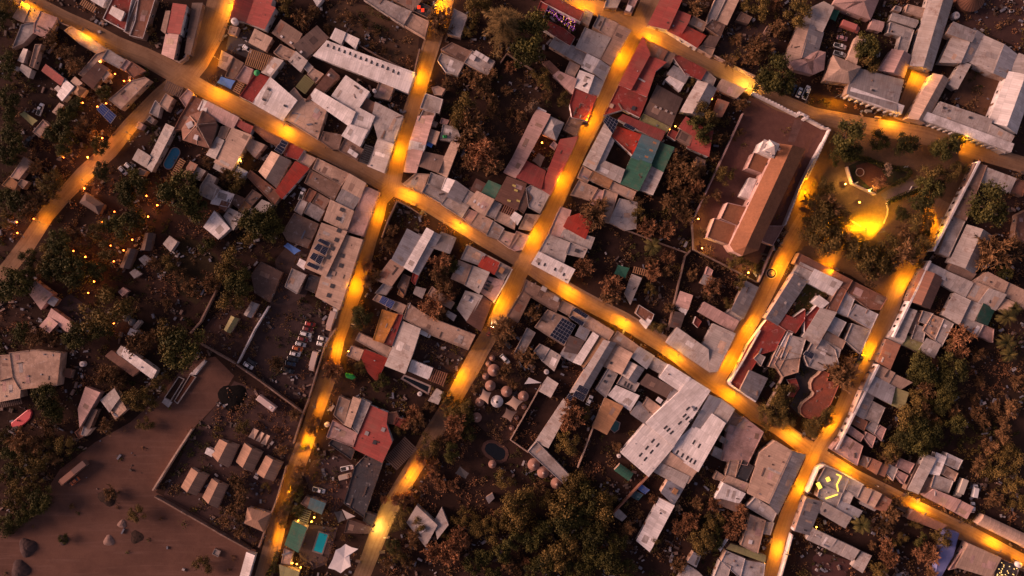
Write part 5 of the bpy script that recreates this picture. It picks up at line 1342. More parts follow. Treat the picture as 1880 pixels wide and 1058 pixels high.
STREETS = {
 'northwest road': ([(20, -20), (45, -3), (70, 13), (119, 38), (170, 62), (213, 84), (266, 104), (298, 121), (335, 142)], 35),
 'southwest road': ([(335, 142), (292, 178), (240, 229), (202, 276), (153, 321), (119, 357), (85, 395), (49, 450), (17, 490), (-30, 545)], 30),
 'north road': ([(335, 142), (362, 112), (387, 66), (400, 24), (410, -20)], 46),
 'main street': ([(335, 142), (388, 172), (434, 194), (498, 227), (561, 259), (625, 291), (689, 327), (722, 345), (772, 366), (846, 410), (889, 438), (960, 480), (1006, 511), (1048, 538), (1102, 567), (1148, 590), (1216, 631), (1245, 652), (1301, 698), (1352, 730), (1387, 760), (1430, 785), (1495, 832), (1565, 876), (1629, 907), (1693, 940), (1778, 981), (1842, 1014), (1910, 1050)], 31),
 'hall street': ([(822, -20), (818, 0), (798, 64), (778, 128), (761, 190), (743, 242), (730, 290), (720, 345), (697, 366), (688, 401), (678, 437), (668, 473), (651, 531), (634, 577), (618, 622), (602, 690), (586, 736), (572, 779), (553, 833), (537, 876), (522, 918), (510, 961), (500, 1003), (478, 1080)], 31),
 'sloping street': ([(1203, -20), (1170, 53), (1156, 85), (1138, 124), (1124, 150), (1094, 211), (1062, 274), (1043, 316), (1024, 359), (1005, 401), (980, 452), (951, 503), (933, 548), (909, 597), (882, 643), (866, 673), (843, 715), (818, 758), (793, 800), (766, 848), (738, 893), (712, 940), (694, 982), (678, 1024), (655, 1080)], 32),
 'north plaza street': ([(1020, -14), (1059, 4), (1123, 24), (1170, 53), (1238, 82), (1280, 104), (1323, 128), (1376, 157), (1429, 187), (1493, 212), (1586, 230), (1693, 248), (1799, 280), (1910, 312)], 31),
 'arcade street': ([(1480, 400), (1435, 475), (1408, 531), (1387, 573), (1361, 616), (1340, 658), (1312, 702)], 31),
 'east plaza street': ([(1735, 370), (1700, 440), (1650, 524), (1634, 569), (1610, 618), (1584, 673), (1563, 715), (1545, 758), (1518, 800), (1500, 830), (1488, 860), (1471, 897), (1448, 943), (1435, 982), (1425, 1024), (1412, 1080)], 30),
 'lit alley': ([(1692, 128), (1672, 175), (1655, 222)], 32),
}
ROADS = {}
rm = road_mat()
for i, (nm, (path, w)) in enumerate(STREETS.items()):
    def beyond(a, b):
        if 0 <= a[0] <= 1880 and 0 <= a[1] <= 1058: return a
        L = math.dist(a, b); return (a[0] + (a[0] - b[0]) / L * 170, a[1] + (a[1] - b[1]) / L * 170)
    path = [beyond(path[0], path[1])] + path[1:-1] + [beyond(path[-1], path[-2])]
    q = [Vector(P(x, y)) for x, y in path]; ROADS[nm] = q; ww = w * S / 2
    b = MB(); prev = None; dist = 0
    for j in range(len(q)):
        a, c = q[max(0, j - 1)], q[min(len(q) - 1, j + 1)]; d = (c - a).normalized(); n = Vector((-d.y, d.x))
        jit = ww * (1 + .06 * math.sin(j * 1.9 + i))
        if j: dist += (q[j] - q[j - 1]).length
        cur = ((q[j] + n * jit), (q[j] - n * jit), dist)
        if prev:
            z = .03 + i * .004
            b.face([(*prev[1], z), (*cur[1], z), (*cur[0], z), (*prev[0], z)], [(prev[2], -ww), (cur[2], -ww), (cur[2], ww), (prev[2], ww)])
        prev = cur
    tag(b.build('street', rm, weld=False), nm + ' of packed dirt', kind='structure')

def zone(name, tile, s, z, m): return sheet(name, [TP(tile, x, y) for x, y in pts(s)], z, m)
def zonep(name, s, z, m): return sheet(name, [P(x, y) for x, y in pts(s)], z, m)
plaza_m = earth('plaza_earth', (.172, .096, .050), (.125, .069, .040), .09, (.10, .06, .045))
def lot_mat():
    n = N('dry_lot_earth'); pos = n.pos()
    mp = n.add('ShaderNodeMapping'); n.set(mp.inputs[0], pos); mp.inputs['Rotation'].default_value = (0, 0, math.radians(-48)); mp.inputs['Scale'].default_value = (.035, .55, 1)
    tr = n.noise(mp, 1.0, 5, .65); a = n.noise(pos, .035, 8, .7); b = n.noise(pos, .4, 8, .75); d = n.noise(pos, 2.4, 4, .8)
    col = n.mix(n.ramp(a, .34, .66), (.138, .070, .051), (.096, .049, .037))
    col = n.mix(n.math('MULTIPLY', n.ramp(tr, .5, .66), .38), col, (.175, .098, .078))
    col = n.mix(n.math('MULTIPLY', n.ramp(b, .56, .68), .5), col, (.065, .035, .028))
    col = n.value(col, n.math('ADD', n.math('ADD', n.math('MULTIPLY', d, .55), n.math('MULTIPLY', b, .5)), .5))
    return n.done(col, .97, .08, d, .1)
lot_m = lot_mat()
zonep('plaza_paving', '1440,415 1480,330 1522,236 1500,205 1560,215 1650,235 1760,262 1790,285 1786,300 1745,380 1700,470 1655,540 1622,545 1560,505 1466,470', .024, plaza_m)
zonep('dirt_lot', '-60,1120 -60,1010 20,965 70,925 110,862 175,812 240,775 290,730 345,665 395,655 430,690 395,745 354,788 286,904 330,925 400,962 470,1010 455,1120', .006, lot_m)
zonep('cabin_yard', '396,745 430,700 500,725 556,762 545,830 520,905 478,1008 300,910 350,800', .010, earth('cabin_yard_earth', (0.0706, 0.0403, 0.0360), (0.0540, 0.0310, 0.0281), .06))
zonep('car_park_ground', '494,562 515,540 570,560 618,602 600,660 567,730 520,735 440,668', .008, earth('car_park_earth', (0.0634, 0.0389, 0.0360), (0.0475, 0.0288, 0.0274), .06))
zonep('container_yard', '360,620 415,555 440,540 495,560 437,668 380,640', .009, earth('container_yard_earth', (0.0750, 0.0390, 0.0315), (0.0600, 0.0330, 0.0270), .06))
zonep('dark_lot', '505,478 545,430 585,470 575,515 560,545 530,560 495,560 510,520', .012, earth('grey_lot_earth', (0.0864, 0.0540, 0.0490), (0.0612, 0.0396, 0.0360), .09))
zonep('churchyard', '1376,178 1450,205 1520,238 1440,412 1418,425 1395,480 1372,512 1330,485 1271,458 1268,410 1323,295', .012, earth('churchyard_earth', (.145, .068, .054), (.115, .054, .044), .06))
zonep('dry_field', '600,22 625,2 700,15 770,62 764,130 660,90 600,70', .008, earth('dry_field_earth', (0.0960, 0.0520, 0.0320), (0.0680, 0.0384, 0.0256), .06, (0.1280, 0.0800, 0.0400)))
zonep('overgrown_field', '925,115 985,135 1000,190 975,215 940,300 895,330 850,310 870,240 905,180', .008, earth('overgrown_field_earth', (0.0553, 0.0292, 0.0208), (0.0390, 0.0221, 0.0156), .06, (0.0715, 0.0390, 0.0228)))
zonep('plough_field', '300,445 345,430 400,470 400,520 360,560 330,540 285,500', .008, earth('plough_field_earth', (0.0416, 0.0272, 0.0144), (0.0320, 0.0216, 0.0128), .1, (0.0560, 0.0400, 0.0160)))
zonep('bare_corner_ground', '1760,-20 1920,-20 1920,110 1830,70 1755,40', .008, earth('bare_corner_earth', (0.0805, 0.0420, 0.0350), (0.0630, 0.0336, 0.0280), .04))
zonep('sandy_yard', '1350,20 1400,45 1432,75 1400,120 1384,140 1312,100 1335,55', .008, earth('sandy_yard_earth', (0.0650, 0.0390, 0.0338), (0.0455, 0.0260, 0.0228), .07))
zonep('scrub_field', '1740,700 1800,640 1900,650 1900,990 1790,905 1745,860 1770,800', .007, earth('scrub_field_earth', (0.0525, 0.0280, 0.0196), (0.0350, 0.0210, 0.0140), .05, (0.0700, 0.0350, 0.0224)))
zone('courtyard_ground', 'e1', '1240,862 1410,560 1730,678 1600,1025', .012, earth('courtyard_earth', (0.1360, 0.0680, 0.0400), (0.0960, 0.0520, 0.0360), .07))
zone('sunken_yard_ground', 'c4', '85,60 130,-60 560,60 470,220 350,270 90,140', .010, earth('sunken_yard_earth', (0.0620, 0.0360, 0.0310), (0.0496, 0.0279, 0.0248), .08))
zone('garden_bed', 'e2', '345,455 500,385 760,460 905,520 720,610 590,700 390,600', .034, earth('garden_bed_soil', (.03, .035, .014), (.05, .03, .02), .2))
zone('red_gravel_bed', 'e2', '430,440 540,410 640,470 700,560 640,650 560,640 450,540', .040, earth('red_gravel', (0.1140, 0.0420, 0.0240), (0.0840, 0.0330, 0.0210), .2))
zone('lawn', 'e3', '-100,900 -90,640 20,440 200,510 150,600 60,660 0,800', .012, earth('hotel_lawn_grass', (.075, .06, .02), (.055, .05, .018), .2))
zone('black_pond_court', 'd4', '1640,300 1700,130 1760,200 1850,235 1810,310 1780,400 1720,520 1720,600 1690,640 1600,540 1640,470 1690,390', .014, plain('dark_slate_paving', (.03, .026, .028), .5, .2))
zone('camp_ground', 'c4', '740,90 830,40 960,90 1010,280 1180,370 1060,570 930,820 830,880 640,700 600,500 700,250', .010, earth('camp_sand', (0.0713, 0.0372, 0.0279), (0.0465, 0.0248, 0.0198), .12))
zone('pool_terrace', 'b5', '905,610 1175,640 1130,800 1080,950 960,1000 850,960 840,850 900,640', .014, earth('pool_paving', (0.1275, 0.0788, 0.0675), (0.1050, 0.0638, 0.0562), .2))
zone('parking_court', 'b5', '960,60 1200,10 1320,110 1220,440 1130,540 1070,430 950,370 890,200', .012, earth('parking_court_earth', (0.0748, 0.0455, 0.0429), (0.0585, 0.0358, 0.0345), .1))
zonep('lodge_yard', '95,560 130,540 170,570 150,600 120,590', .012, earth('lodge_yard_earth', (.07, .045, .045), (.05, .035, .035), .15))
zonep('hostel_yard', '420,65 460,55 500,82 470,110 450,105 415,90', .012, plain('yard_concrete_dark', (.06, .045, .045), .9, .2))
zonep('inner_court', '508,135 524,108 572,135 530,175', .012, earth('inner_court_earth', (0.0525, 0.0350, 0.0294), (0.0385, 0.0252, 0.0210), .15))
zone('pen_ground', 'e5', '60,890 110,850 395,930 330,1080 40,1080', .012, earth('pen_earth', (0.0900, 0.0413, 0.0375), (0.0675, 0.0338, 0.0300), .07))
zone('church_path', 'd2', '1580,235 1640,40 1712,62 1640,245', .02, earth('church_path_slab', (.16, .09, .078), (.12, .066, .058), .4))
# raised kerb strips along the bigger streets
def kerb(street, side, i0, i1, wpx):
    q = ROADS[street][i0:i1 + 1]; w = STREETS[street][1] * S / 2
    b = MB(); L = []
    for j in range(len(q)):
        a, c = q[max(0, j - 1)], q[min(len(q) - 1, j + 1)]; d = (c - a).normalized(); n = Vector((-d.y, d.x)) * side
        L.append((q[j] + n * (w - wpx), q[j] + n * w))
    for (a0, a1), (b0, b1) in zip(L, L[1:]):
        b.prism(ccw([tuple(a0), tuple(b0), tuple(b1), tuple(a1)]), 0, .15)
    tag(b.build('kerb', earth('kerb_stone', (.25, .165, .12), (.19, .12, .085), .3), weld=False), 'low kerb along the ' + street, kind='structure')
for st, sd, a, b_ in (('main street', -1, 2, 6), ('main street', 1, 2, 6), ('main street', 1, 8, 10), ('main street', -1, 8, 10), ('main street', 1, 12, 16), ('main street', -1, 12, 19), ('main street', -1, 23, 27), ('main street', 1, 23, 26),
                      ('hall street', 1, 2, 6), ('hall street', -1, 2, 6), ('hall street', -1, 10, 14), ('sloping street', 1, 4, 9), ('sloping street', -1, 4, 9), ('sloping street', 1, 11, 14), ('sloping street', -1, 11, 13),
                      ('north plaza street', 1, 4, 7), ('north plaza street', -1, 4, 7), ('arcade street', 1, 1, 4), ('arcade street', -1, 2, 4), ('east plaza street', 1, 3, 7), ('east plaza street', -1, 3, 6), ('east plaza street', 1, 11, 14), ('east plaza street', -1, 10, 14)):
    kerb(st, sd, a, b_, .75)

# ---------------------------------------------------------------- buildings + walls
build_all(DATA)
seen_w = set(); tile = None
for line in DATA2.splitlines():
    line = line.strip()
    if not line or line[0] == '#': continue
    if line[0] == '@': tile = line[1:]; continue
    hd, label, pp = line.split('|'); h, th, mat = hd.split()
    path = [TP(tile, x, y, float(h) / 2) for x, y in pts(pp)]
    wall_run(label, path, float(h), float(th), mat, crenel='battlement' in label or 'plaza corner' in label or 'plaza edge' in label)
def PW(s): return [P(x, y, 0) for x, y in pts(s)]
front_wall('white street front facing the plaza trees with dark doors', PW('1785,300 1702,462'), 4.4, .6, 12)
front_wall('white street front between the plaza and the palm garden', PW('1697,480 1630,618'), 4.2, .6, 11)
front_wall('white street front on the lower half of the east plaza street', PW('1604,668 1527,822'), 4.2, .6, 12)
front_wall('white arcade with arched openings before the mauve roof', [TP('e1', 318, 848), TP('e1', 770, 1006)], 4.6, .7, 9, 'arcade', 'arcade', arch=True)
front_wall('longer white arcade on the north side of the plaza', [TP('e2', 900, 48), TP('e2', 1700, 342)], 4.6, .7, 17, 'arcade', 'arcade', arch=True)
# ---------------------------------------------------------------- church
def make_church():
    T = lambda X, Y, h=0: Vector(TP('d2', X, Y, h))
    o = empty('church', (*T(1400, 650), 0), 'big brown adobe church with a white bell tower inside the walled yard', 'church')
    ad = mud('P', 'adobe_wall'); rf = earth('church_mud_roof', (.255, .112, .06), (.205, .092, .052), .12); rfb = earth('church_flat_roof', (.25, .13, .1), (.2, .105, .085), .2); wh = mud('W', 'plaster_wall')
    he = 8.6; hr = 11.8
    l0, l1 = T(1500, 250, he), T(1090, 1110, he); r0, r1 = T(1738, 300, he), T(1350, 1110, he)
    m0, m1 = T(1622, 268, hr), T(1222, 1140, hr)
    ap = [T(X, Y, he) for X, Y in ((1090, 1110), (1080, 1127), (1115, 1182), (1190, 1222), (1330, 1172), (1350, 1110))]
    w = MB(); ring = [tuple(q) for q in (l0, *ap, r0)]
    w.prism(ccw(ring), 0, he - .05, top=False)
    w.face([(*l0, he - .05), (*r0, he - .05), (*m0, hr - .05)]); w.build('wall', ad, o, weld=False)
    r = MB(); r.face([(*l0, he), (*m0, hr), (*m1, hr), (*l1, he)][::-1]); r.build('roof', rf, o, weld=False)
    r2 = MB(); r2.face([(*r0, he), (*m0, hr), (*m1, hr), (*r1, he)]); r2.build('roof', rf, o, weld=False)
    r = MB()
    for a, b in zip(ap, ap[1:]): r.face([(*a, he), (*b, he), (*m1, hr)])
    r.build('apse_roof', rf, o, weld=False)
    # ridge cap
    for nm, pl, h, mat in (('side_chapel', '1230,465 1290,330 1440,372 1360,512', 6.0, rf), ('side_chapel', '1000,900 1062,762 1240,802 1160,968', 6.4, rf), ('side_chapel', '885,1062 948,895 1140,960 1080,1130', 6.2, rf),
                           ('sacristy', '1360,962 1552,962 1452,1132 1362,1098', 4.2, rfb)):
        p = ccw([tuple(T(x, y, h)) for x, y in pts(pl)]); ins = offset(p, -.2)
        b = MB(); b.prism(p, 0, h, top=False)
        for i in range(len(p)):
            j = (i + 1) % len(p); b.face([(*p[i], h), (*p[j], h), (*ins[j], h), (*ins[i], h)]); b.face([(*ins[j], h - .3), (*ins[i], h - .3), (*ins[i], h), (*ins[j], h)])
        ob = b.build(nm, ad, o, weld=False)
        d = MB(); d.face([(*q, h - .3) for q in ins]); d.build('flat_roof', mat, ob, org=o.location, weld=False)
        FOOT.append((p, 'big brown adobe church'))
    p = ccw([tuple(T(x, y, 4.0)) for x, y in pts('1170,705 1255,545 1318,562 1250,735')])
    b = MB(); b.prism(p, 0, 4.0, top=True); b.prism(offset(p, -.3), 4.0, 4.12); b.build('baptistery', wh, o, weld=False)
    FOOT.append((ccw(ring), 'big brown adobe church'))
    # front gable + bell tower at the head of the nave
    ax = (m0 - m1).normalized(); rz = math.atan2(ax.y, ax.x); pr = Vector((-ax.y, ax.x))
    c = T(1415, 300, 9)
    def at(a, b): q = c + ax * a + pr * b; return q.x, q.y
    b = MB()
    x, y = at(0, 0); b.box((x, y, 4.6), (5.0, 6.0, 9.2), rz)
    b.box((x, y, 9.35), (5.5, 6.5, .3), rz); b.build('tower_base', wh, o, weld=False)
    b = MB(); z0 = 9.5
    for sa in (-1, 1):
        for sb in (-1, 1):
            x, y = at(sa * 1.55, sb * 1.55); b.box((x, y, z0 + 1.4), (.9, .9, 2.8), rz)
    x, y = at(0, 0)
    b.box((x, y, z0 + 3.0), (4.4, 4.4, .4), rz); b.box((x, y, z0 + .12), (4.4, 4.4, .24), rz); b.build('belfry', wh, o, weld=False)
    b = MB(); b.lathe((x, y, z0 + .9), [(.45, 0), (.38, .3), (.28, .6), (.1, .75), (0, .76)], 12); b.build('bell', plain('bronze', (.12, .08, .04), .4, .1), o)
    b = MB()
    q = [(*at(sa * 2.3, sb * 2.3), z0 + 3.2) for sa, sb in ((-1, -1), (1, -1), (1, 1), (-1, 1))]
    for i in range(4): b.face([q[i], q[(i + 1) % 4], (x, y, z0 + 5.6)])
    b.build('spire', wh, o, weld=False)
    b = MB(); b.box((x, y, z0 + 6.2), (.1, .1, 1.4), rz); b.box((x, y, z0 + 6.4), (.1, .8, .1), rz); b.build('cross', plain('dark_steel', (.06, .05, .05)), o)
    # facade with buttresses
    b = MB(); x, y = at(1.5, -5.0); b.box((x, y, 4.8), (1.2, 5.0, 9.6), rz); 
    for k in (-2.2, 2.2): x, y = at(1.9, -5.0 + k); b.box((x, y, 2.6), (1.6, .9, 5.2), rz)
    b.build('front_wall', wh, o, weld=False)
    x, y = at(2.1, -5.0); MB().box((x, y, 1.6), (.2, 2.2, 3.2), rz).build('door', plain('door_wood', (.16, .085, .05), .6, .2), o)
    for t in (.2, .4, .6, .8):      # windows high on the long wall
        q = l0 + (l1 - l0) * t; n = pr
        if n.dot(Vector((-1, 0))) < 0: n = -n
        q = q + n * .04
        MB().box((q.x, q.y, 6.2), (1.2, .12, 1.3), rz).build('window', plain('window_glass', (.03, .028, .03), .15, .1, spec=.5), o)
make_church()
def gate(label, x, y, rz):
    o = empty('gateway', (x, y, 0), label, 'gate', rz=rz); wh = mud('W', 'plaster_wall')
    for s in (-1, 1):
        b = MB(); b.box((s * 1.7, 0, 2.0), (1.2, 1.2, 4.0)); b.box((s * 1.7, 0, 4.08), (1.5, 1.5, .16)); b.box((s * 1.7, 0, 4.5), (.7, .7, .7), 0, .3)
        child('pillar', b.mesh('gate_pillar'), o).data.materials.append(wh)
    b = MB()
    for j in range(8):
        a0, a1 = math.pi * j / 8, math.pi * (j + 1) / 8; r0, r1 = 1.1, 1.75
        q = [(r0 * math.cos(a0), 3.1 + r0 * math.sin(a0)), (r1 * math.cos(a0), 3.1 + r1 * math.sin(a0)), (r1 * math.cos(a1), 3.1 + r1 * math.sin(a1)), (r0 * math.cos(a1), 3.1 + r0 * math.sin(a1))]
        for yy in (-.45, .45): b.face([(u, yy, v) for u, v in q])
        b.face([(q[1][0], -.45, q[1][1]), (q[1][0], .45, q[1][1]), (q[2][0], .45, q[2][1]), (q[2][0], -.45, q[2][1])])
        b.face([(q[0][0], -.45, q[0][1]), (q[0][0], .45, q[0][1]), (q[3][0], .45, q[3][1]), (q[3][0], -.45, q[3][1])])
    child('arch', b.mesh('gate_arch'), o).data.materials.append(wh)
    for s in (-1, 1):
        b = MB()
        for k in range(5): b.box((s * (.12 + k * .22), .1, 1.3), (.06, .06, 2.4))
        b.box((s * .55, .1, .5), (1.05, .05, .08)); b.box((s * .55, .1, 2.2), (1.05, .05, .08))
        child('gate_leaf', b.mesh('gate_leaf'), o).data.materials.append(plain('dark_steel', (.06, .05, .05)))
x, y = TP('d1', 1692, 1008, 1.5); gate('white arched churchyard gateway on the plaza street', x, y, math.radians(-27))

# ---------------------------------------------------------------- hut camp, sails, pools, tanks, solar panels
thatch = earth('thatch', (.30, .17, .13), (.24, .13, .10), .8)
def hut(X, Y, rpx, label, white=False, tile='c4'):
    r = rpx / 4.7 * S; h = 2.1 if r > 1.5 else 1.4
    x, y = TP(tile, X, Y, h + r * .3)
    o = empty('round_hut', (x, y, 0), label, 'hut', 'round huts of the camp')
    b = MB(); b.lathe((0, 0, 0), [(r * .86, 0), (r * .86, h)], 22); child('wall', b.mesh('hut_wall', weld=True), o).data.materials.append(mud('T', 'adobe_wall'))
    b = MB(); pr = [(r * 1.02, h - .12), (r * .72, h + r * .17), (r * .4, h + r * .38), (r * .16, h + r * .52), (r * .16, h + r * .60)]
    b.lathe((0, 0, 0), pr, 26); child('roof', b.mesh('hut_roof', weld=True), o).data.materials.append(mud('W', 'plaster_wall') if white else thatch)
    b = MB(); b.lathe((0, 0, 0), [(r * .2, h + r * .60), (r * .15, h + r * .72), (0, h + r * .74)], 14); child('roof_cap', b.mesh('hut_cap', weld=True), o).data.materials.append(plain('dark_soot', (.05, .04, .04)) if white else plain('hut_cap_clay', (.4, .3, .26)))
    b = MB(); b.box((-r * .5, r * .71, .9), (.9, .2, 1.8), math.radians(35)); child('door', b.mesh('hut_door'), o).data.materials.append(plain('door_wood', (.16, .085, .05), .6, .2))
    FOOT.append(([(x + r * math.cos(a), y + r * math.sin(a)) for a in [i * .785 for i in range(8)]], 'the round huts of the camp'))
for X, Y, r, lab in ((770, 130, 25, 'small round hut nearest the white four-wheel drive'), (737, 180, 24, 'small round hut between street edge and biggest hut'), (782, 237, 52, 'biggest round thatched hut close to the parked white car'),
                     (712, 288, 28, 'small round hut half covered by leaves below the biggest'), (752, 370, 45, 'round thatched hut above the tan sail by the street'), (662, 510, 38, 'round thatched hut at the lower tip of the tan sail'),
                     (893, 420, 47, 'round thatched hut in the middle of the camp'), (1038, 462, 45, 'round thatched hut beside the camp fence'), (1045, 552, 22, 'tiny round hut beside the camp fence'),
                     (980, 647, 20, 'tiny round hut beside the dark sail'), (938, 735, 22, 'tiny round hut at the lower end of the camp fence'), (635, 645, 42, 'round hut under the green trees at the camp edge'),
                     (1128, 1053, 52, 'upper round hut of three beside the pale long roof'), (1210, 1119, 52, 'middle round hut of three beside the pale long roof'), (1325, 1216, 50, 'lowest round hut of three beside the pale long roof'),
                     (1280, 1141, 22, 'tiny round hut tucked among three bigger ones'), (770, 1049, 34, 'round dark hut at the rim of the black pond')):
    hut(X, Y, r, lab)
hut(810, 507, 52, 'white round hut with a dark chimney ring in the camp', True)
def sail(tile, s, h, mat, label):
    poly = ccw([TP(tile, x, y, h) for x, y in pts(s)]); c = centroid(poly)
    o = empty('sun_sail', (*c, 0), label, 'sun sail', 'sun sails of the camp'); n = 8
    a, b, cc, d = [Vector(q) for q in poly]; mb = MB(); grid = {}
    for i in range(n + 1):
        for j in range(n + 1):
            u, v = i / n, j / n; bow = .10
            uu = u + bow * math.sin(math.pi * v) * (1 - 2 * u) ; vv = v + bow * math.sin(math.pi * u) * (1 - 2 * v)
            q = a * (1 - uu) * (1 - vv) + b * uu * (1 - vv) + cc * uu * vv + d * (1 - uu) * vv
            grid[i, j] = (q.x, q.y, h + .6 * (2 * u - 1) * (2 * v - 1))
    for i in range(n):
        for j in range(n): mb.face([grid[i, j], grid[i + 1, j], grid[i + 1, j + 1], grid[i, j + 1]])
    mb.build('sail_cloth', plain('canvas_' + mat, COLS[mat], .9, .2), o)
    for i, q in enumerate(poly): MB().tube((*q, 0), (*q, h + (.75 if i % 2 == 0 else -.45)), .07, .06).build('post', plain('dark_steel', (.06, .05, .05)), o)
sail('c4', '650,480 690,392 762,430 735,527', 3.2, 'T', 'tan sun sail near the street side of the camp')
sail('c4', '880,525 950,453 1037,505 975,582', 3.2, 'T', 'tan sun sail beside the white round hut')
sail('c4', '850,640 890,558 987,595 930,682', 3.0, 'B', 'dark brown sun sail at the camp centre')

def water_mat(name, c, rough=.08, em=0):
    m = plain(name, c, rough, .08, .6, .5)
    if em:
        b = m.node_tree.nodes['Principled BSDF']; b.inputs['Emission Color'].default_value = (*c, 1); b.inputs['Emission Strength'].default_value = em
    return m
def pool(name, label, poly, rim, wm, rm_, depth=.12, cat='pool'):
    p = ccw(poly); c = centroid(p); o = empty(name, (*c, 0), label, cat)
    b = MB(); out = offset(p, rim)
    for i in range(len(p)):
        j = (i + 1) % len(p)
        b.face([(*out[i], .16), (*out[j], .16), (*p[j], .16), (*p[i], .16)]); b.face([(*out[i], 0), (*out[j], 0), (*out[j], .16), (*out[i], .16)]); b.face([(*p[j], .0), (*p[i], .0), (*p[i], .16), (*p[j], .16)])
    b.build('rim', rm_, o, weld=False)
    b = MB(); b.face([(*q, .075) for q in p]); b.build('water', wm, o, weld=False)
    FOOT.append((out, label))
stone = earth('pool_rim_stone', (.36, .27, .24), (.3, .22, .2), .5)
pool('swimming_pool', 'lit turquoise rectangular swimming pool', [TP('b5', x, y) for x, y in pts('967,835 1018,680 1090,700 1038,858')], .6, water_mat('lit_pool_water', (.015, .36, .40), .06, .12), stone)
cap = [(1455 + 40 * math.cos(a) if i < 9 else 1512 + 40 * math.cos(a), 432 + 40 * math.sin(a) if i < 9 else 330 + 40 * math.sin(a)) for i, a in enumerate([math.radians(28 + 180 * k / 8) for k in range(9)] + [math.radians(208 + 180 * k / 8) for k in range(9)])]
pool('swimming_pool', 'blue oval swimming pool beside the timber deck', [TP('a2', x, y) for x, y in cap], .3, water_mat('blue_pool_water', (.02, .19, .33), .1), stone)
pool('swimming_pool', 'long black swimming pool beside the white roof', [TP('c4', x, y) for x, y in pts('0,305 14,288 226,376 212,426')], .7, water_mat('black_water', (.008, .009, .011), .08), stone)
kid = '705,910 715,880 740,864 772,862 800,870 830,895 862,908 880,930 884,962 872,995 845,1010 812,1012 785,1000 762,978 730,955 712,935'
pool('pond', 'kidney-shaped black pond below the hut camp', [TP('c4', x, y) for x, y in pts(kid)], 1.3, water_mat('black_water', (.008, .009, .011), .08), earth('pond_rim_earth', (.10, .052, .042), (.075, .04, .032), .3), cat='pond')
pool('plunge_pool', 'small dull turquoise plunge pool by the orange-brown roof', [TP('d4', x, y) for x, y in pts('45,735 60,685 90,668 130,690 118,745 85,770')], .3, water_mat('dull_pool_water', (.05, .14, .14), .15), stone)

def tank(tile, X, Y, rpx, h, z, label, c=(.62, .55, .52), nm='water_tank'):
    r = rpx / 4.7 * S; x, y = TP(tile, X, Y, z + h); o = empty(nm, (x, y, 0), label, 'water tank')
    b = MB(); b.lathe((0, 0, z), [(r, 0), (r, h * .85), (r * .8, h * .95), (r * .3, h)], 18); child('tank_shell', b.mesh('tank_shell', weld=True), o).data.materials.append(plain('tank_%.2f' % c[0], c, .5, .12))
    b = MB(); b.lathe((0, 0, z + h), [(r * .34, -.02), (r * .34, .1), (0, .14)], 12); child('lid', b.mesh('tank_lid', weld=True), o).data.materials.append(plain('tank_lid', (.3, .26, .25), .5))
    if z > .5:
        b = MB()
        for a in range(4): b.box((r * .7 * math.cos(a * 1.57 + .78), r * .7 * math.sin(a * 1.57 + .78), z / 2), (.14, .14, z))
        b.box((0, 0, z - .05), (r * 2, r * 2, .1)); child('stand', b.mesh('tank_stand'), o).data.materials.append(plain('dark_steel', (.06, .05, .05)))
for a in (('a1', 135, 590, 20, 1.6, 0, 'round white tank beside the pale tank shed'), ('b1', 280, 180, 29, 1.8, 2.6, 'big white tank above the crossroads street'), ('b1', 1490, 782, 17, 1.3, 3.2, 'white tank beside the square tan house'),
          ('e1', 1300, 130, 32, 2.2, 0, 'large white tank near the striped brown tent'), ('a4', 705, 182, 24, 1.8, 0, 'round white tank in the west scrub garden'), ('e3', 1562, 312, 26, 2.0, 1.5, 'white tank with a dark mouth beyond the mauve gable'),
          ('c4', 143, 440, 20, 1.0, 0, 'small white tank below the black swimming pool'), ('b4', 1080, 706, 22, 1.5, 0, 'grey-white tank on the brown street edge'), ('d4', 125, 977, 17, 1.4, 0, 'small white tank below the market hall corner'),
          ('c4', 1238, 250, 22, 1.4, 0, 'pale tank among back yard clutter by the sail'), ('d3', 632, 685, 17, 1.3, 0, 'grey tank beside the garden wall roofs'), ('d1', 1228, 95, 11, 1.2, 0, 'tiny white tank at the top of the sandy yard'),
          ('d1', 1290, 168, 13, 1.2, 0, 'tiny white tank in the middle of the sandy yard'), ('e1', 615, 465, 28, 1.2, 0, 'white dish-like tank under the bushy tree'), ('e5', 1845, 965, 24, 1.6, 3.2, 'tan tank over the dark lamp-dotted terrace')):
    tank(*a)
for X, Y, l in ((1085, 775, 'upper of two dark grey tanks by the white shed'), (1132, 808, 'lower of two dark grey tanks by the white shed')): tank('a3', X, Y, 30, 1.7, 0, l, (.11, .11, .12))

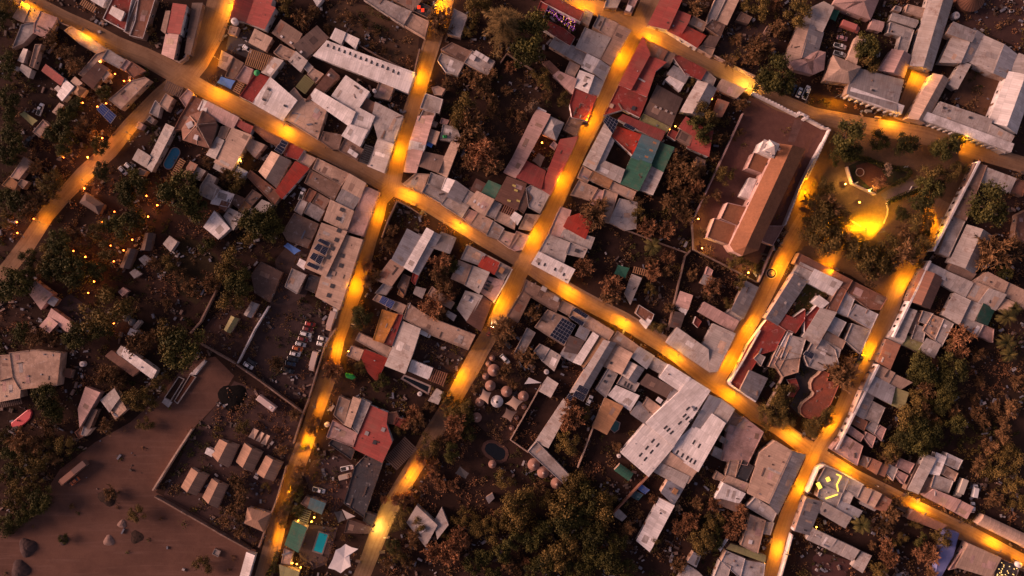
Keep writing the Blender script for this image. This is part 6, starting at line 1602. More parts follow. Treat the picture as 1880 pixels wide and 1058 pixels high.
panel_m = plain('solar_cell', (.012, .014, .03), .12, .2, 3, .6); pframe = plain('solar_frame', (.45, .43, .45), .4, .1)
def solar(tile, s, nx, ny, z, label, mat=None):
    q = [Vector(TP(tile, x, y, z)) for x, y in pts(s)]; c = sum(q, Vector((0, 0))) / 4
    o = empty('solar_array', (c.x, c.y, 0), label, 'solar panels', 'roof solar arrays'); b = MB()
    pt = lambda u, v: q[0] * (1 - u) * (1 - v) + q[1] * u * (1 - v) + q[2] * u * v + q[3] * (1 - u) * v
    rows = MB()
    for j in range(ny + 1):
        a, d = pt(0, j / ny), pt(1, j / ny); e = d - a; m = (a + d) / 2; rows.box((m.x, m.y, z + .10), (e.length, .07, .08), math.atan2(e.y, e.x))
    for j in range(nx + 1):
        a, d = pt(j / nx, 0), pt(j / nx, 1); e = d - a; m = (a + d) / 2; rows.box((m.x, m.y, z + .101), (e.length, .06, .076), math.atan2(e.y, e.x))
    rows.build('mounting_frame', pframe, o, weld=False)
    g = .035
    for i in range(nx):
        for j in range(ny):
            p = [pt((i + g) / nx, (j + g) / ny), pt((i + 1 - g) / nx, (j + g) / ny), pt((i + 1 - g) / nx, (j + 1 - g) / ny), pt((i + g) / nx, (j + 1 - g) / ny)]
            MB().prism(ccw([tuple(t) for t in p]), z + .08, z + .16).build('solar_panel', mat or panel_m, o, weld=False)
    for u in (.05, .95):
        for v in (.05, .95): p = pt(u, v); MB().box((p.x, p.y, z - .1), (.08, .08, .5)).build('strut', pframe, o)
solar('a1', '835,945 882,893 1005,1000 955,1068', 4, 2, 3.0, 'blue solar array on posts beside the southwest road', plain('solar_cell_blue', (.04, .055, .16), .15, .2, 3, .5))
solar('b2', '665,268 692,218 748,248 720,292', 2, 1, 3.5, 'upper of two small solar squares by the red rusty roof')
solar('b2', '630,308 660,262 722,300 690,345', 2, 1, 3.5, 'lower of two small solar squares by the red rusty roof')
solar('c2', '1728,62 1760,8 1858,58 1805,168', 4, 4, 4.0, 'solar array above the L-shaped pale house')
solar('d2', '158,98 180,74 268,122 250,146', 5, 1, 3.9, 'short solar strip on the deep red roof')
for s, n, l in (('1000,105 1020,82 1117,125 1098,157', 5, 'topmost solar array of four on the long tan hall'), ('968,172 1005,126 1097,170 1068,233', 5, 'second solar array from the top on the long tan hall'),
             ('933,252 965,205 1057,245 1025,312', 5, 'third solar array from the top on the long tan hall'), ('903,313 925,285 1027,330 1003,360', 5, 'lowest solar array of four on the long tan hall')):
    solar('b3', s, n, 1 if 'topmost' in l or 'lowest' in l else 2, 4.9, l)
solar('b3', '1530,632 1560,580 1672,632 1637,692', 5, 2, 3.5, 'bluish solar array on a tan roof behind the grey tank yard', plain('solar_cell_blue', (.04, .055, .16), .15, .2, 3, .5))
solar('c3', '1265,922 1375,767 1490,832 1390,1000', 6, 5, 3.8, 'largest solar array of the town on a patchwork roof')
solar('c3', '1460,703 1490,678 1602,750 1580,778', 6, 1, 3.8, 'upper thin solar row on crumbled street roofs')
solar('c3', '1432,768 1460,748 1567,812 1548,842', 6, 1, 3.8, 'lower thin solar row on crumbled street roofs')
solar('c4', '1490,402 1520,358 1606,402 1582,448', 5, 1, 4.8, 'upper solar array on the long narrow gable')
solar('c4', '1462,452 1487,408 1580,455 1555,502', 5, 1, 4.8, 'lower solar array on the long narrow gable')
solar('c4', '1405,480 1430,440 1472,462 1448,500', 3, 1, 4.0, 'small solar array at the end of the narrow gable')
solar('e4', '0,75 12,60 70,95 55,130', 3, 1, 3.6, 'small dark solar array over the black pond court')
solar('d4', '1712,100 1735,65 1808,105 1790,140', 4, 1, 3.7, 'dark solar array on the roof with rounded edge')
# ---------------------------------------------------------------- trees
def arr_mesh(name, V, F, tint, mat):
    me = bpy.data.meshes.new(name); V = np.asarray(V, dtype=np.float32)
    me.from_pydata(V.tolist(), [], F)
    a = me.attributes.new('tint', 'FLOAT', 'POINT'); a.data.foreach_set('value', np.asarray(tint, dtype=np.float32))
    me.materials.append(mat); return me
def leaf_clump_mesh(name, mat, seed, nclump, nleaf, size, flat=.8, spread=.82, sig=.19):
    r = np.random.default_rng(seed); V = []; F = []; T = []
    # crown lumps of different size inside an uneven dome
    cl = []
    for _ in range(nclump):
        a = r.uniform(0, 2 * np.pi); q = math.sqrt(r.uniform(0, 1)) * spread * (1 + .22 * math.sin(3 * a + seed))
        cl.append((q * math.cos(a), q * math.sin(a), .55 + flat * math.sqrt(max(0, 1 - min(1, q) ** 2)) * r.uniform(.35, 1.0), r.uniform(.65, 1.4), r.uniform(0, 1)))
    for cx, cy, cz, k, tn in cl:
        for _ in range(int(nleaf * k)):
            d = r.normal(size=3); d /= np.linalg.norm(d); rad = sig * k * (1.1 + .45 * r.normal())
            c = np.array([cx, cy, cz]) + d * rad * np.array([1, 1, .75])
            n = d + r.normal(size=3) * .7; n /= np.linalg.norm(n)
            t = np.cross(n, [0.3, .2, 1.0]); t /= np.linalg.norm(t) + 1e-9; b = np.cross(n, t); s = size * r.uniform(.6, 1.5)
            i = len(V)
            V += [c + t * s, c + b * s * .6, c - t * s, c - b * s * .6]; F.append((i, i + 1, i + 2, i + 3)); T += [min(1, max(0, tn * .7 + r.uniform(0, .45)))] * 4
    return arr_mesh(name, V, F, T, mat)
def twig_mesh(name, mat, seed, nmain=14, nsub=18, nfine=5, w=.026, leafy=.35):
    """feathery crown: radiating branches that split into thin twigs"""
    r = np.random.default_rng(seed); V = []; F = []; T = []
    def strip(a, b, w0, w1, tn):
        d = b - a; s = np.cross(d, r.normal(size=3)); s /= np.linalg.norm(s) + 1e-9
        i = len(V); V.extend([a - s * w0, a + s * w0, b + s * w1, b - s * w1]); F.append((i, i + 1, i + 2, i + 3)); T.extend([tn] * 4)
    for m in range(nmain):
        az = 2 * np.pi * (m + r.uniform(-.3, .3)) / nmain * 1.0; L = r.uniform(.55, 1.02); el = r.uniform(.25, 1.05); tn = r.uniform(0, 1)
        p = np.array([0, 0, .45]); d = np.array([math.cos(az) * math.cos(el), math.sin(az) * math.cos(el), math.sin(el)])
        n = 6
        for k in range(n):
            q = p + d * L / n; strip(p, q, w * 1.5 * (1 - k / n) + w * .5, w * 1.5 * (1 - (k + 1) / n) + w * .5, tn * .4)
            for _ in range(nsub // n + 1):
                dd = d + r.normal(size=3) * .75; dd /= np.linalg.norm(dd); e = q + dd * r.uniform(.16, .38)
                strip(q, e, w * .75, w * .4, tn)
                for _ in range(nfine):
                    d3 = dd + r.normal(size=3) * .8; d3 /= np.linalg.norm(d3); s0 = q + (e - q) * r.uniform(.3, 1); strip(s0, s0 + d3 * r.uniform(.08, .2), w * r.uniform(.5, 1.4), w * .25, min(1, tn * .6 + r.uniform(0, .5)))
            d = d + r.normal(size=3) * .18 + np.array([0, 0, -.04]); d /= np.linalg.norm(d); p = q
    return arr_mesh(name, V, F, T, mat)
def palm_mesh(name, mat, seed):
    r = np.random.default_rng(seed); V = []; F = []; T = []
    for m in range(46):
        az = r.uniform(0, 2 * np.pi); L = r.uniform(.8, 1.05); el = r.uniform(-.1, 1.2); tn = r.uniform(0, 1)
        pts_ = []; p = np.array([0, 0, .95]); a = el
        for k in range(7):
            pts_.append(p.copy()); p = p + np.array([math.cos(az) * math.cos(a), math.sin(az) * math.cos(a), math.sin(a)]) * L / 6; a -= .26
        side = np.array([-math.sin(az), math.cos(az), 0])
        for k in range(6):
            for s in (-1, 1):
                for h in (0, .5):
                    b = pts_[k] + (pts_[k + 1] - pts_[k]) * h; d = (pts_[k + 1] - pts_[k]); d = d / np.linalg.norm(d)
                    ll = .17 * math.sin(math.pi * (k + h + 1) / 8); e = b + side * s * ll + d * ll * .8 + np.array([0, 0, -.04])
                    i = len(V); V.extend([b, b + d * .05, e]); F.append((i, i + 1, i + 2)); T.extend([tn] * 3)
    return arr_mesh(name, V, F, T, mat)
def spray_mesh(name, mat, seed):
    """big weeping conifer: long drooping needle sprays on whorled branches"""
    r = np.random.default_rng(seed); V = []; F = []; T = []
    for m in range(95):
        t = r.uniform(0, 1); z0 = 1.7 - 1.15 * t; az = r.uniform(0, 2 * np.pi); L = (.22 + .78 * t) * r.uniform(.7, 1.08) * (1 + .14 * math.sin(3 * az + 1)); tn = r.uniform(0, 1)
        n = 9; d0 = np.array([math.cos(az), math.sin(az), .25])
        for k in range(n):
            u = k / n; p = np.array([0, 0, z0]) + np.array([d0[0] * L * u, d0[1] * L * u, .3 * L * u - .55 * L * u * u])
            for _ in range(9):
                d = d0 * r.uniform(.4, 1.0) + r.normal(size=3) * .5; d[2] -= .35; d /= np.linalg.norm(d); e = p + d * r.uniform(.09, .2)
                s = np.cross(d, [0, 0, 1]); s /= np.linalg.norm(s) + 1e-9; s *= r.uniform(.006, .014)
                i = len(V); V.extend([p - s, p + s, e]); F.append((i, i + 1, i + 2)); T.extend([min(1, tn * .6 + r.uniform(0, .5))] * 3)
    return arr_mesh(name, V, F, T, mat)
def trunk_mesh(name, mat, seed, rad=.055, top=.6, limbs=5, single=False):
    r = random.Random(seed); b = MB(); p = Vector((0, 0, 0))
    for k in range(3):
        q = Vector((r.uniform(-.04, .04), r.uniform(-.04, .04), top * (k + 1) / 3)) if not single else Vector((0, 0, top * (k + 1) / 3))
        b.tube(p, q, rad * (1 - .22 * k), rad * (1 - .22 * (k + 1)), 7, cap=False); p = q
    for i in range(limbs):
        a = 2 * math.pi * (i + r.uniform(-.2, .2)) / limbs; m = p + Vector((.25 * math.cos(a), .25 * math.sin(a), .18)); e = m + Vector((.3 * math.cos(a + .3), .3 * math.sin(a + .3), .22))
        b.tube(p + Vector((0, 0, -.05)), m, rad * .45, rad * .28, 5, cap=False); b.tube(m, e, rad * .28, rad * .12, 5, cap=False)
    me = b.mesh(name, weld=True); me.materials.append(mat); return me
LG = leafmat('leaf_dark_green', (.024, .026, .008), (.088, .074, .019)); LO = leafmat('leaf_olive', (.052, .04, .012), (.165, .105, .03))
LB = leafmat('twig_brown', (.07, .038, .017), (.225, .12, .053)); LF = leafmat('twig_rust', (.135, .06, .028), (.31, .145, .07))
LL = leafmat('leaf_pale', (.17, .11, .07), (.34, .22, .14)); LP = leafmat('leaf_palm', (.04, .04, .012), (.16, .12, .035)); LN = leafmat('needle_brown', (.07, .046, .018), (.20, .125, .048))
bark = plain('bark', (.09, .06, .045), .95, .3, 6)
CR = {'G': [leaf_clump_mesh('crown_green', LG, 10 + i, 20, 150, .052) for i in range(4)], 'O': [leaf_clump_mesh('crown_olive', LO, 30 + i, 18, 120, .05, .75, .88, .20) for i in range(4)],
      'B': [twig_mesh('crown_brown', LB, 50 + i) for i in range(4)], 'F': [twig_mesh('crown_rust', LF, 70 + i, 15, 18, 6, .028) for i in range(4)],
      'L': [leaf_clump_mesh('crown_pale', LL, 90, 14, 45, .075)], 'P': [palm_mesh('crown_palm', LP, 95 + i) for i in range(2)], 'N': [spray_mesh('crown_needles', LN, 99)]}
TR = {k: [trunk_mesh('tree_trunk', bark, i, .06, .62, 5) for i in range(3)] for k in 'GOBFL'}
TR['P'] = [trunk_mesh('palm_trunk', bark, 5, .085, .98, 0, True)]; TR['N'] = [trunk_mesh('pine_trunk', bark, 6, .05, 1.7, 0, True)]
KN = {'G': ('leafy_tree', 'dark green'), 'O': ('leafy_tree', 'olive'), 'B': ('thorn_tree', 'bare brown'), 'F': ('thorn_tree', 'rust-coloured feathery'), 'L': ('flowering_bush', 'pale'), 'P': ('palm_tree', 'green'), 'N': ('pine_tree', 'huge golden-brown')}
CAT = {'leafy_tree': 'tree', 'thorn_tree': 'tree', 'flowering_bush': 'bush', 'palm_tree': 'palm', 'pine_tree': 'tree', 'shrub': 'shrub'}
def near_label(x, y, lim):
    best = (lim, None)
    for p, l in FOOT:
        if abs(p[0][0] - x) > 70 or abs(p[0][1] - y) > 70: continue
        d = polydist(x, y, p)
        if d < best[0]: best = (d, l)
    return best[1]
def clip_words(s, n):
    w = s.split(); return ' '.join(w[:n])
TREES = []
for line in TREEDATA.splitlines():
    if not line.strip(): continue
    zone_, items = line.split('|')
    for it in items.split():
        k, rest = it.split(':'); px, py, rp = (float(v) for v in rest.split(','))
        r = rp * S * (1.36 if k in 'GO' else 1.42 if k in 'BF' else 1.12); hmid = r * 1.0
        if zone_ in ('along the street beside the cabins', 'beside the yellow street light at the bottom', 'along the hall street'): r *= .74; hmid = r
        if zone_ == 'by the hut camp and its pond': r *= .88; hmid = r
        x, y = P(px, py, hmid); nm, adj = KN[k]
        if k in 'GOBF' and rp < 9: nm = 'shrub'
        nl = near_label(x, y, r + 3.0)
        base = (adj + ' ' + nm.replace('_', ' '), ('beside the ' + nl) if nl and len(nl.split()) <= 10 else zone_)
        TREES.append([k, x, y, r, nm, base, zone_, rp])
groups = {}
for t in TREES: groups.setdefault(t[5], []).append(t)
RANK = {1: [''], 2: ['bigger ', 'smaller '], 3: ['biggest ', 'middle-sized ', 'smallest ']}
for base, ts in groups.items():
    ts.sort(key=lambda t: -t[3])
    for i, t in enumerate(ts):
        rk = RANK[len(ts)][i] if len(ts) in RANK else ('biggest ' if i == 0 and t[7] > ts[1][7] + 1.5 else '')
        t.append(clip_words(rk + base[0] + ' ' + base[1], 16)); t.append('trees ' + base[1])
for n_, (k, x, y, r, nm, base, zone_, rp, label, grp) in enumerate(TREES):
    rr = random.Random(n_ * 7 + 1)
    o = empty(nm, (x, y, 0), label, CAT[nm], grp, rr.uniform(0, 6.28))
    if k != 'N': o.scale = (r, r, r * rr.uniform(.85, 1.1))
    else: o.scale = (r, r, r * .95)
    child('trunk', TR[k][n_ % len(TR[k])], o); child('crown', CR[k][rr.randrange(len(CR[k]))], o)

# ---------------------------------------------------------------- lights
SODIUM = (1.0, .41, .001)
ies = bpy.data.texts.new('lamp_distribution')
VA = [0, 10, 20, 30, 40, 50, 58, 65, 70, 75, 79, 83, 90, 120, 180]
CD = [4200, 4150, 3950, 3600, 3200, 2850, 2850, 2950, 2700, 2100, 1100, 350, 40, 20, 5]
ies.write('IESNA:LM-63-2002\n[TEST] lamp\nTILT=NONE\n1 -1 1 %d 1 1 2 0 0 0\n1 1 100\n%s\n0\n%s\n' % (len(VA), ' '.join(map(str, VA)), ' '.join(map(str, CD))))
def lamp_light(name, color, watt, size=.12, ies_on=True):
    l = bpy.data.lights.new(name, 'POINT'); l.color = color; l.energy = watt; l.shadow_soft_size = size
    if ies_on:
        l.use_nodes = True; t = l.node_tree; e = t.nodes['Emission']
        n = t.nodes.new('ShaderNodeTexIES'); n.mode = 'INTERNAL'; n.ies = ies; n.inputs['Strength'].default_value = 1.0
        tc = t.nodes.new('ShaderNodeTexCoord'); sp = t.nodes.new('ShaderNodeSeparateXYZ'); t.links.new(tc.outputs['Normal'], sp.inputs[0])
        mr = t.nodes.new('ShaderNodeMapRange'); mr.interpolation_type = 'SMOOTHSTEP'; t.links.new(sp.outputs[0], mr.inputs[0])     # the lantern shines towards the street, shielded on the house side
        for k, v in ((1, -.3), (2, .1), (3, .05), (4, 1.0)): mr.inputs[k].default_value = v
        m2 = t.nodes.new('ShaderNodeMapRange'); m2.interpolation_type = 'SMOOTHSTEP'; t.links.new(sp.outputs[0], m2.inputs[0])
        for k, v in ((1, .6), (2, .86), (3, 1.0), (4, .06)): m2.inputs[k].default_value = v
        mm = t.nodes.new('ShaderNodeMath'); mm.operation = 'MULTIPLY'; t.links.new(n.outputs[0], mm.inputs[0]); t.links.new(mr.outputs[0], mm.inputs[1])
        mm2 = t.nodes.new('ShaderNodeMath'); mm2.operation = 'MULTIPLY'; t.links.new(mm.outputs[0], mm2.inputs[0]); t.links.new(m2.outputs[0], mm2.inputs[1])
        t.links.new(mm2.outputs[0], e.inputs['Strength'])
    return l
KIES = 1.0
def add_light(l, x, y, z, parent):
    o = bpy.data.objects.new('light', l); COL.objects.link(o); o.parent = parent; o.location = (x, y, z); return o
steel = plain('lamp_steel', (.10, .09, .085), .5, .1); lens = emit('lamp_lens', (1.0, .55, .1), 25.0)
def lamp_parts():
    p = MB(); p.tube((0, 0, 0), (0, 0, 5.3), .12, .08, 8); p.tube((0, 0, 5.2), (1.1, 0, 5.55), .05, .04, 6); pole = p.mesh('lamp_pole'); pole.materials.append(steel)
    b = MB().box((0, 0, .12), (.4, .4, .24)); base = b.mesh('lamp_base'); base.materials.append(steel)
    h = MB().box((1.35, 0, 5.58), (1.0, .5, .16), 0, .7); head = h.mesh('lamp_head'); head.materials.append(steel)
    g = MB().box((1.38, 0, 5.48), (.5, .22, .06)); gl = g.mesh('lamp_glass'); gl.materials.append(lens)
    return pole, base, head, gl
LP_ = lamp_parts()
def near_road(x, y):
    best = (1e9, None, None, None)
    for nm, q in ROADS.items():
        for a, b in zip(q, q[1:]):
            d = segdist(x, y, a, b)
            if d < best[0]:
                e = b - a; t = max(0, min(1, ((x - a.x) * e.x + (y - a.y) * e.y) / e.length_squared)); best = (d, a + e * t, nm, e.normalized())
    return best
LAMPS = [(43, 1), (152, 55), (393, 104), (394, 158), (421, 6), (521, 230), (750, 350), (845, 409), (1051, 532), (1149, 589), (1246, 652), (1351, 724), (1467, 801), (1563, 873), (1700, 943), (1838, 1011),
         (764, 136), (722, 274), (685, 391), (640, 525), (608, 641), (551, 818), (802, -2), (1139, 96), (1079, 216), (1026, 327), (975, 432), (910, 558), (837, 694), (745, 878), (685, 976),
         (1074, 9), (1197, 68), (1375, 156), (530, 905), (497, 995), (150, 330), (72, 408), (232, 243), (578, 748), (1544, 178), (1648, 213), (1697, 130), (1778, 253), (1479, 348), (1434, 488), (1378, 601), (1340, 665), (1536, 493), (1676, 524), (1613, 649), (1543, 788), (1511, 850), (1485, 904), (1444, 1018), (1731, 401), (1885, 1040), (1590, 419), (1622, 421)]
LDIM = {(530, 905): .35, (497, 995): .5, (152, 55): .4, (1511, 850): .3, (1885, 1040): .35, (150, 330): .3, (72, 408): .3, (232, 243): .3, (578, 748): .5, (1479, 348): 1.5, (1434, 488): 1.2, (685, 976): .9, (745, 878): .9, (551, 818): 1.0, (608, 641): 1.0, (43, 1): .5, (764, 136): .8, (1590, 419): 2.3, (1622, 421): 2.0, (1731, 401): .8, (1697, 130): .8, (393, 104): .8, (1778, 253): .7, (1544, 178): .8, (685, 391): .8}
LCOL = {(1590, 419): (1, .55, .006), (1622, 421): (1, .55, .006), (685, 976): (1, .66, .14), (1375, 156): (1, .56, .07)}
LDIR = {(1479, 348): (.9, -.2), (1590, 419): (-.3, 1), (1622, 421): (-.8, .8), (1731, 401): (-1, -.3), (1778, 253): (-.3, -1), (1697, 130): (-.4, -1)}
WATT = 40.0
lamp_labels = {}
for i, (px, py) in enumerate(LAMPS):
    hx, hy = P(px, py, 5.6); d, q, nm, e = near_road(hx, hy); v = Vector((q.x - hx, q.y - hy))
    if v.length < .9:
        v = Vector((-e.y, e.x)); v = v if (v.y < 0) == (px < 1480) else -v
    if (px, py) in LDIR: v = Vector(LDIR[px, py])
    v.normalize(); bx, by = hx - v.x * 1.35, hy - v.y * 1.35; a = math.atan2(v.y, v.x)
    nl = near_label(bx, by, 7.0)
    lab = clip_words('street lamp by the ' + nl, 16) if nl and len(nl.split()) <= 11 else 'street lamp on the ' + nm
    if (px, py) in ((1590, 419), (1622, 421), (1585, 330)): lab = {1590: 'plaza lamp post on the bright paving beside dark trees', 1622: 'plaza lamp post at the rounded end of the bright paving', 1585: 'plaza lamp post near the round red bed'}[px]
    lamp_labels.setdefault(lab, []).append(i)
    if len(lamp_labels[lab]) > 1: lab = clip_words(('second ' if len(lamp_labels[lab]) == 2 else 'third ') + lab, 16)
    o = empty('street_lamp', (bx, by, 0), lab, 'street lamp', 'sodium street lamps', a)
    for nmp, me in zip(('pole', 'base', 'lamp_head', 'glass'), LP_): child(nmp, me, o)
    add_light(lamp_light('street_light', LCOL.get((px, py), SODIUM), WATT * LDIM.get((px, py), 1.0), .3 if px > 1585 and px < 1630 and py < 430 else .12), 1.38, 0, 5.4, o)
# small garden lamps of the lodge and courtyards
gp = MB(); gp.tube((0, 0, 0), (0, 0, 1.9), .06, .05, 6); gp.box((0, 0, .06), (.25, .25, .12)); GPm = gp.mesh('garden_lamp_post'); GPm.materials.append(steel)
gg = MB(); gg.lathe((0, 0, 1.9), [(.1, 0), (.32, .16), (.32, .36), (.16, .52), (0, .54)], 10); GGm = gg.mesh('garden_lamp_globe', weld=True); GGm.materials.append(emit('globe_warm', (1.0, .17, .03), 3.2))
GGy = GGm.copy(); GGy.materials.clear(); GGy.materials.append(emit('globe_yellow', (1.0, .42, .06), 3.2))
def garden_lamp(px, py, watt, label, grp, yellow=False, col=None):
    x, y = P(px, py, 2.2); o = empty('garden_lamp', (x, y, 0), label, 'garden lamp', grp); child('post', GPm, o); child('globe', GGy if yellow else GGm, o)
    add_light(lamp_light('garden_light', col or ((1, .6, .12) if yellow else (1, .33, .06)), watt * 3.2, .2, False), 0, 0, 2.6, o)
GL = {(188, 254): 'beside the southwest road at the lodge gate', (117, 289): 'alone in dark scrub across from the lodge', (161, 289): 'at the edge of the southwest road', (155, 346): 'where the lodge path meets the southwest road',
      (269, 360): 'upper one under the lodge trees nearest the oval pool side', (296, 350): 'small one at the upper lodge fence', (289, 377): 'hazy one above the thatched lodge rooms', (210, 389): 'dim red one beside the lodge path',
      (272, 398): 'brightest hazy one beside the thatched lodge room', (189, 408): 'by the lodge path among low trees', (31, 408): 'in the far west garden, upper one', (32, 428): 'in the far west garden, lower one', (62, 402): 'dim one behind the far west wall',
      (243, 440): 'big glow at the head of the lodge rooms', (203, 451): 'in the middle of the lodge grove', (227, 460): 'between two thatched lodge rooms', (135, 461): 'at the western side of the lodge grove',
      (157, 472): 'orange glow under lodge trees', (209, 480): 'at the lower lodge rooms', (173, 517): 'lower one beside the big round lodge tree', (162, 538): 'lowest one over the lodge car yard', (178, 486): 'faint red one in the lodge grove', (209, 594): 'beside the two dark tanks'}
for (px, py), t in GL.items(): garden_lamp(px, py, 420 if 'road' in t or 'path meets' in t else 170 if 'bright' in t or 'big' in t or 'hazy' in t or 'glow' in t else 75 if 'dim' not in t and 'faint' not in t else 22, 'orange garden lamp ' + t, 'orange garden lamps of the lodge')
for (px, py), t in {(185, 114): 'on the grey roof edge of the restaurant patio', (211, 136): 'in the middle of the dark restaurant patio', (228, 149): 'beside the pink corner house patio', (238, 148): 'small one next to the long adobe corner building', (261, 146): 'at the crossroads end of the restaurant patio',
                    (195, 190): 'beside the blue solar array', (152, 189): 'in the dark yard below the pointed hut', (179, 196): 'under the awning by the solar array'}.items():
    garden_lamp(px, py, 70, 'warm patio lamp ' + t, 'warm patio lamps', col=(1, .4, .08))
for (px, py, w), t in {(442, 296, 90): 'in the small yard beside the pale tan roof', (1289, 456, 260): 'beside the thin wall behind the church', (1374, 501, 260): 'near the round fountain wall', (1282, 402, 160): 'inside the church garden wall', (1257, 126, 160): 'in the courtyard of the U-shaped red roof', (1263, 138, 120): 'under the courtyard tree of the red roof',
                       (1240, 232, 45): 'small upper one above the red hip roof', (1230, 238, 45): 'small lower one above the red hip roof', (995, 262, 160): 'hidden glow beside the salmon roof yard', (577, 950, 110): 'below the yellow-lit pergola', (572, 958, 80): 'on the terrace by the pool', (548, 956, 60): 'at the corner of the yellow-lit pergola',
                       (545, 1036, 70): 'middle one by the olive roof', (537, 1034, 60): 'outer one by the olive roof', (552, 1042, 60): 'lowest one by the olive roof', (1596, 350, 420): 'bright one on the low plaza wall', (1552, 338, 420): 'added beside the green strip of the plaza', (1578, 372, 200): 'added in the middle of the bright plaza paving', (1408, 943, 30): 'set into the pinkish grey skylight roof', (1499, 968, 40): 'in the gap beside the pleated roof',  # lamps by the green strip and mid paving added to widen the plaza glow
                       (640, 645, 110): 'inside the yellow-lit slatted shed', (1307, 182, 50): 'small red one beside the long gable'}.items():
    garden_lamp(px, py, w, 'yellow garden lamp ' + t, 'yellow lamps in yards', True, (1, .3, .08) if 'red one' in t or 'hidden' in t else None)
# roof terrace light strips, purple fairy lights, lamp-dotted terrace
strip_m = emit('yellow_strip', (1.0, .72, .10), .75)
for s, l in (('262,178 302,196 264,268 276,326', 'zigzag yellow light strip on the roof terrace'), ('168,388 272,352', 'straight yellow light strip on the roof terrace'), ('182,206 196,238', 'short yellow light panel on the roof terrace'), ('98,252 124,300', 'wide yellow lit canopy on the corner terrace')):
    q = [TP('e5', x, y, 3.5) for x, y in pts(s)]; o = empty('light_strip', (*q[0], 0), l, 'light strip', 'yellow lights of the roof terrace'); b = MB(); w = .55 if 'strip' in l else 1.6
    for a, c in zip(q, q[1:]):
        a, c = Vector(a), Vector(c); m = (a + c) / 2; b.box((m.x, m.y, 3.55), ((c - a).length + .1, w, .1), math.atan2((c - a).y, (c - a).x))
    b.build('glowing_tube', strip_m, o)
def beads(tile, poly, n, z0, z1, cols, label, seed, size=.16):
    r = random.Random(seed); p = [TP(tile, x, y, (z0 + z1) / 2) for x, y in pts(poly)]; xs = [q[0] for q in p]; ys = [q[1] for q in p]
    for ci, (cn, c, k, share) in enumerate(cols):
        b = MB(); m = 0
        while m < n * share:
            x, y = r.uniform(min(xs), max(xs)), r.uniform(min(ys), max(ys))
            if not inside(x, y, p): continue
            b.box((x, y, r.uniform(z0, z1)), (size, size, size), r.uniform(0, 1.5)); m += 1
        tag(b.build('fairy_lights', emit(cn, c, k), weld=False), label % cn.split('_')[0], kind='stuff')
beads('c1', '1230,95 1270,60 1500,170 1470,275', 210, .6, 2.2, (('violet_bead', (.5, .12, .5), .5, .82), ('golden_bead', (1, .5, .08), 1.5, .18)), '%s fairy lights in the garden of the red courtyard building', 3)
beads('e5', '1640,1060 1680,925 1830,990 1800,1075', 26, 3.0, 3.2, (('yellowish_bead', (1, .7, .25), .8, 1),), '%s small lamps dotted over the dark terrace', 4, .26)
red_m = emit('red_lantern', (1, .06, .02), .35)
for X, l in ((1875, 'first red lantern panel on the dark flat roof'), (1908, 'second red lantern panel on the dark flat roof')):
    x, y = TP('b1', X, 62 if X < 1900 else 88, 3.2); o = empty('lantern', (x, y, 2.9), l, 'lantern'); b = MB().box((0, 0, .14), (1.2, 1.4, .2)); child('glowing_panel', b.mesh('lantern_panel'), o).data.materials.append(red_m); b = MB().box((0, 0, .02), (1.5, 1.7, .06)); child('frame', b.mesh('lantern_frame'), o).data.materials.append(steel)
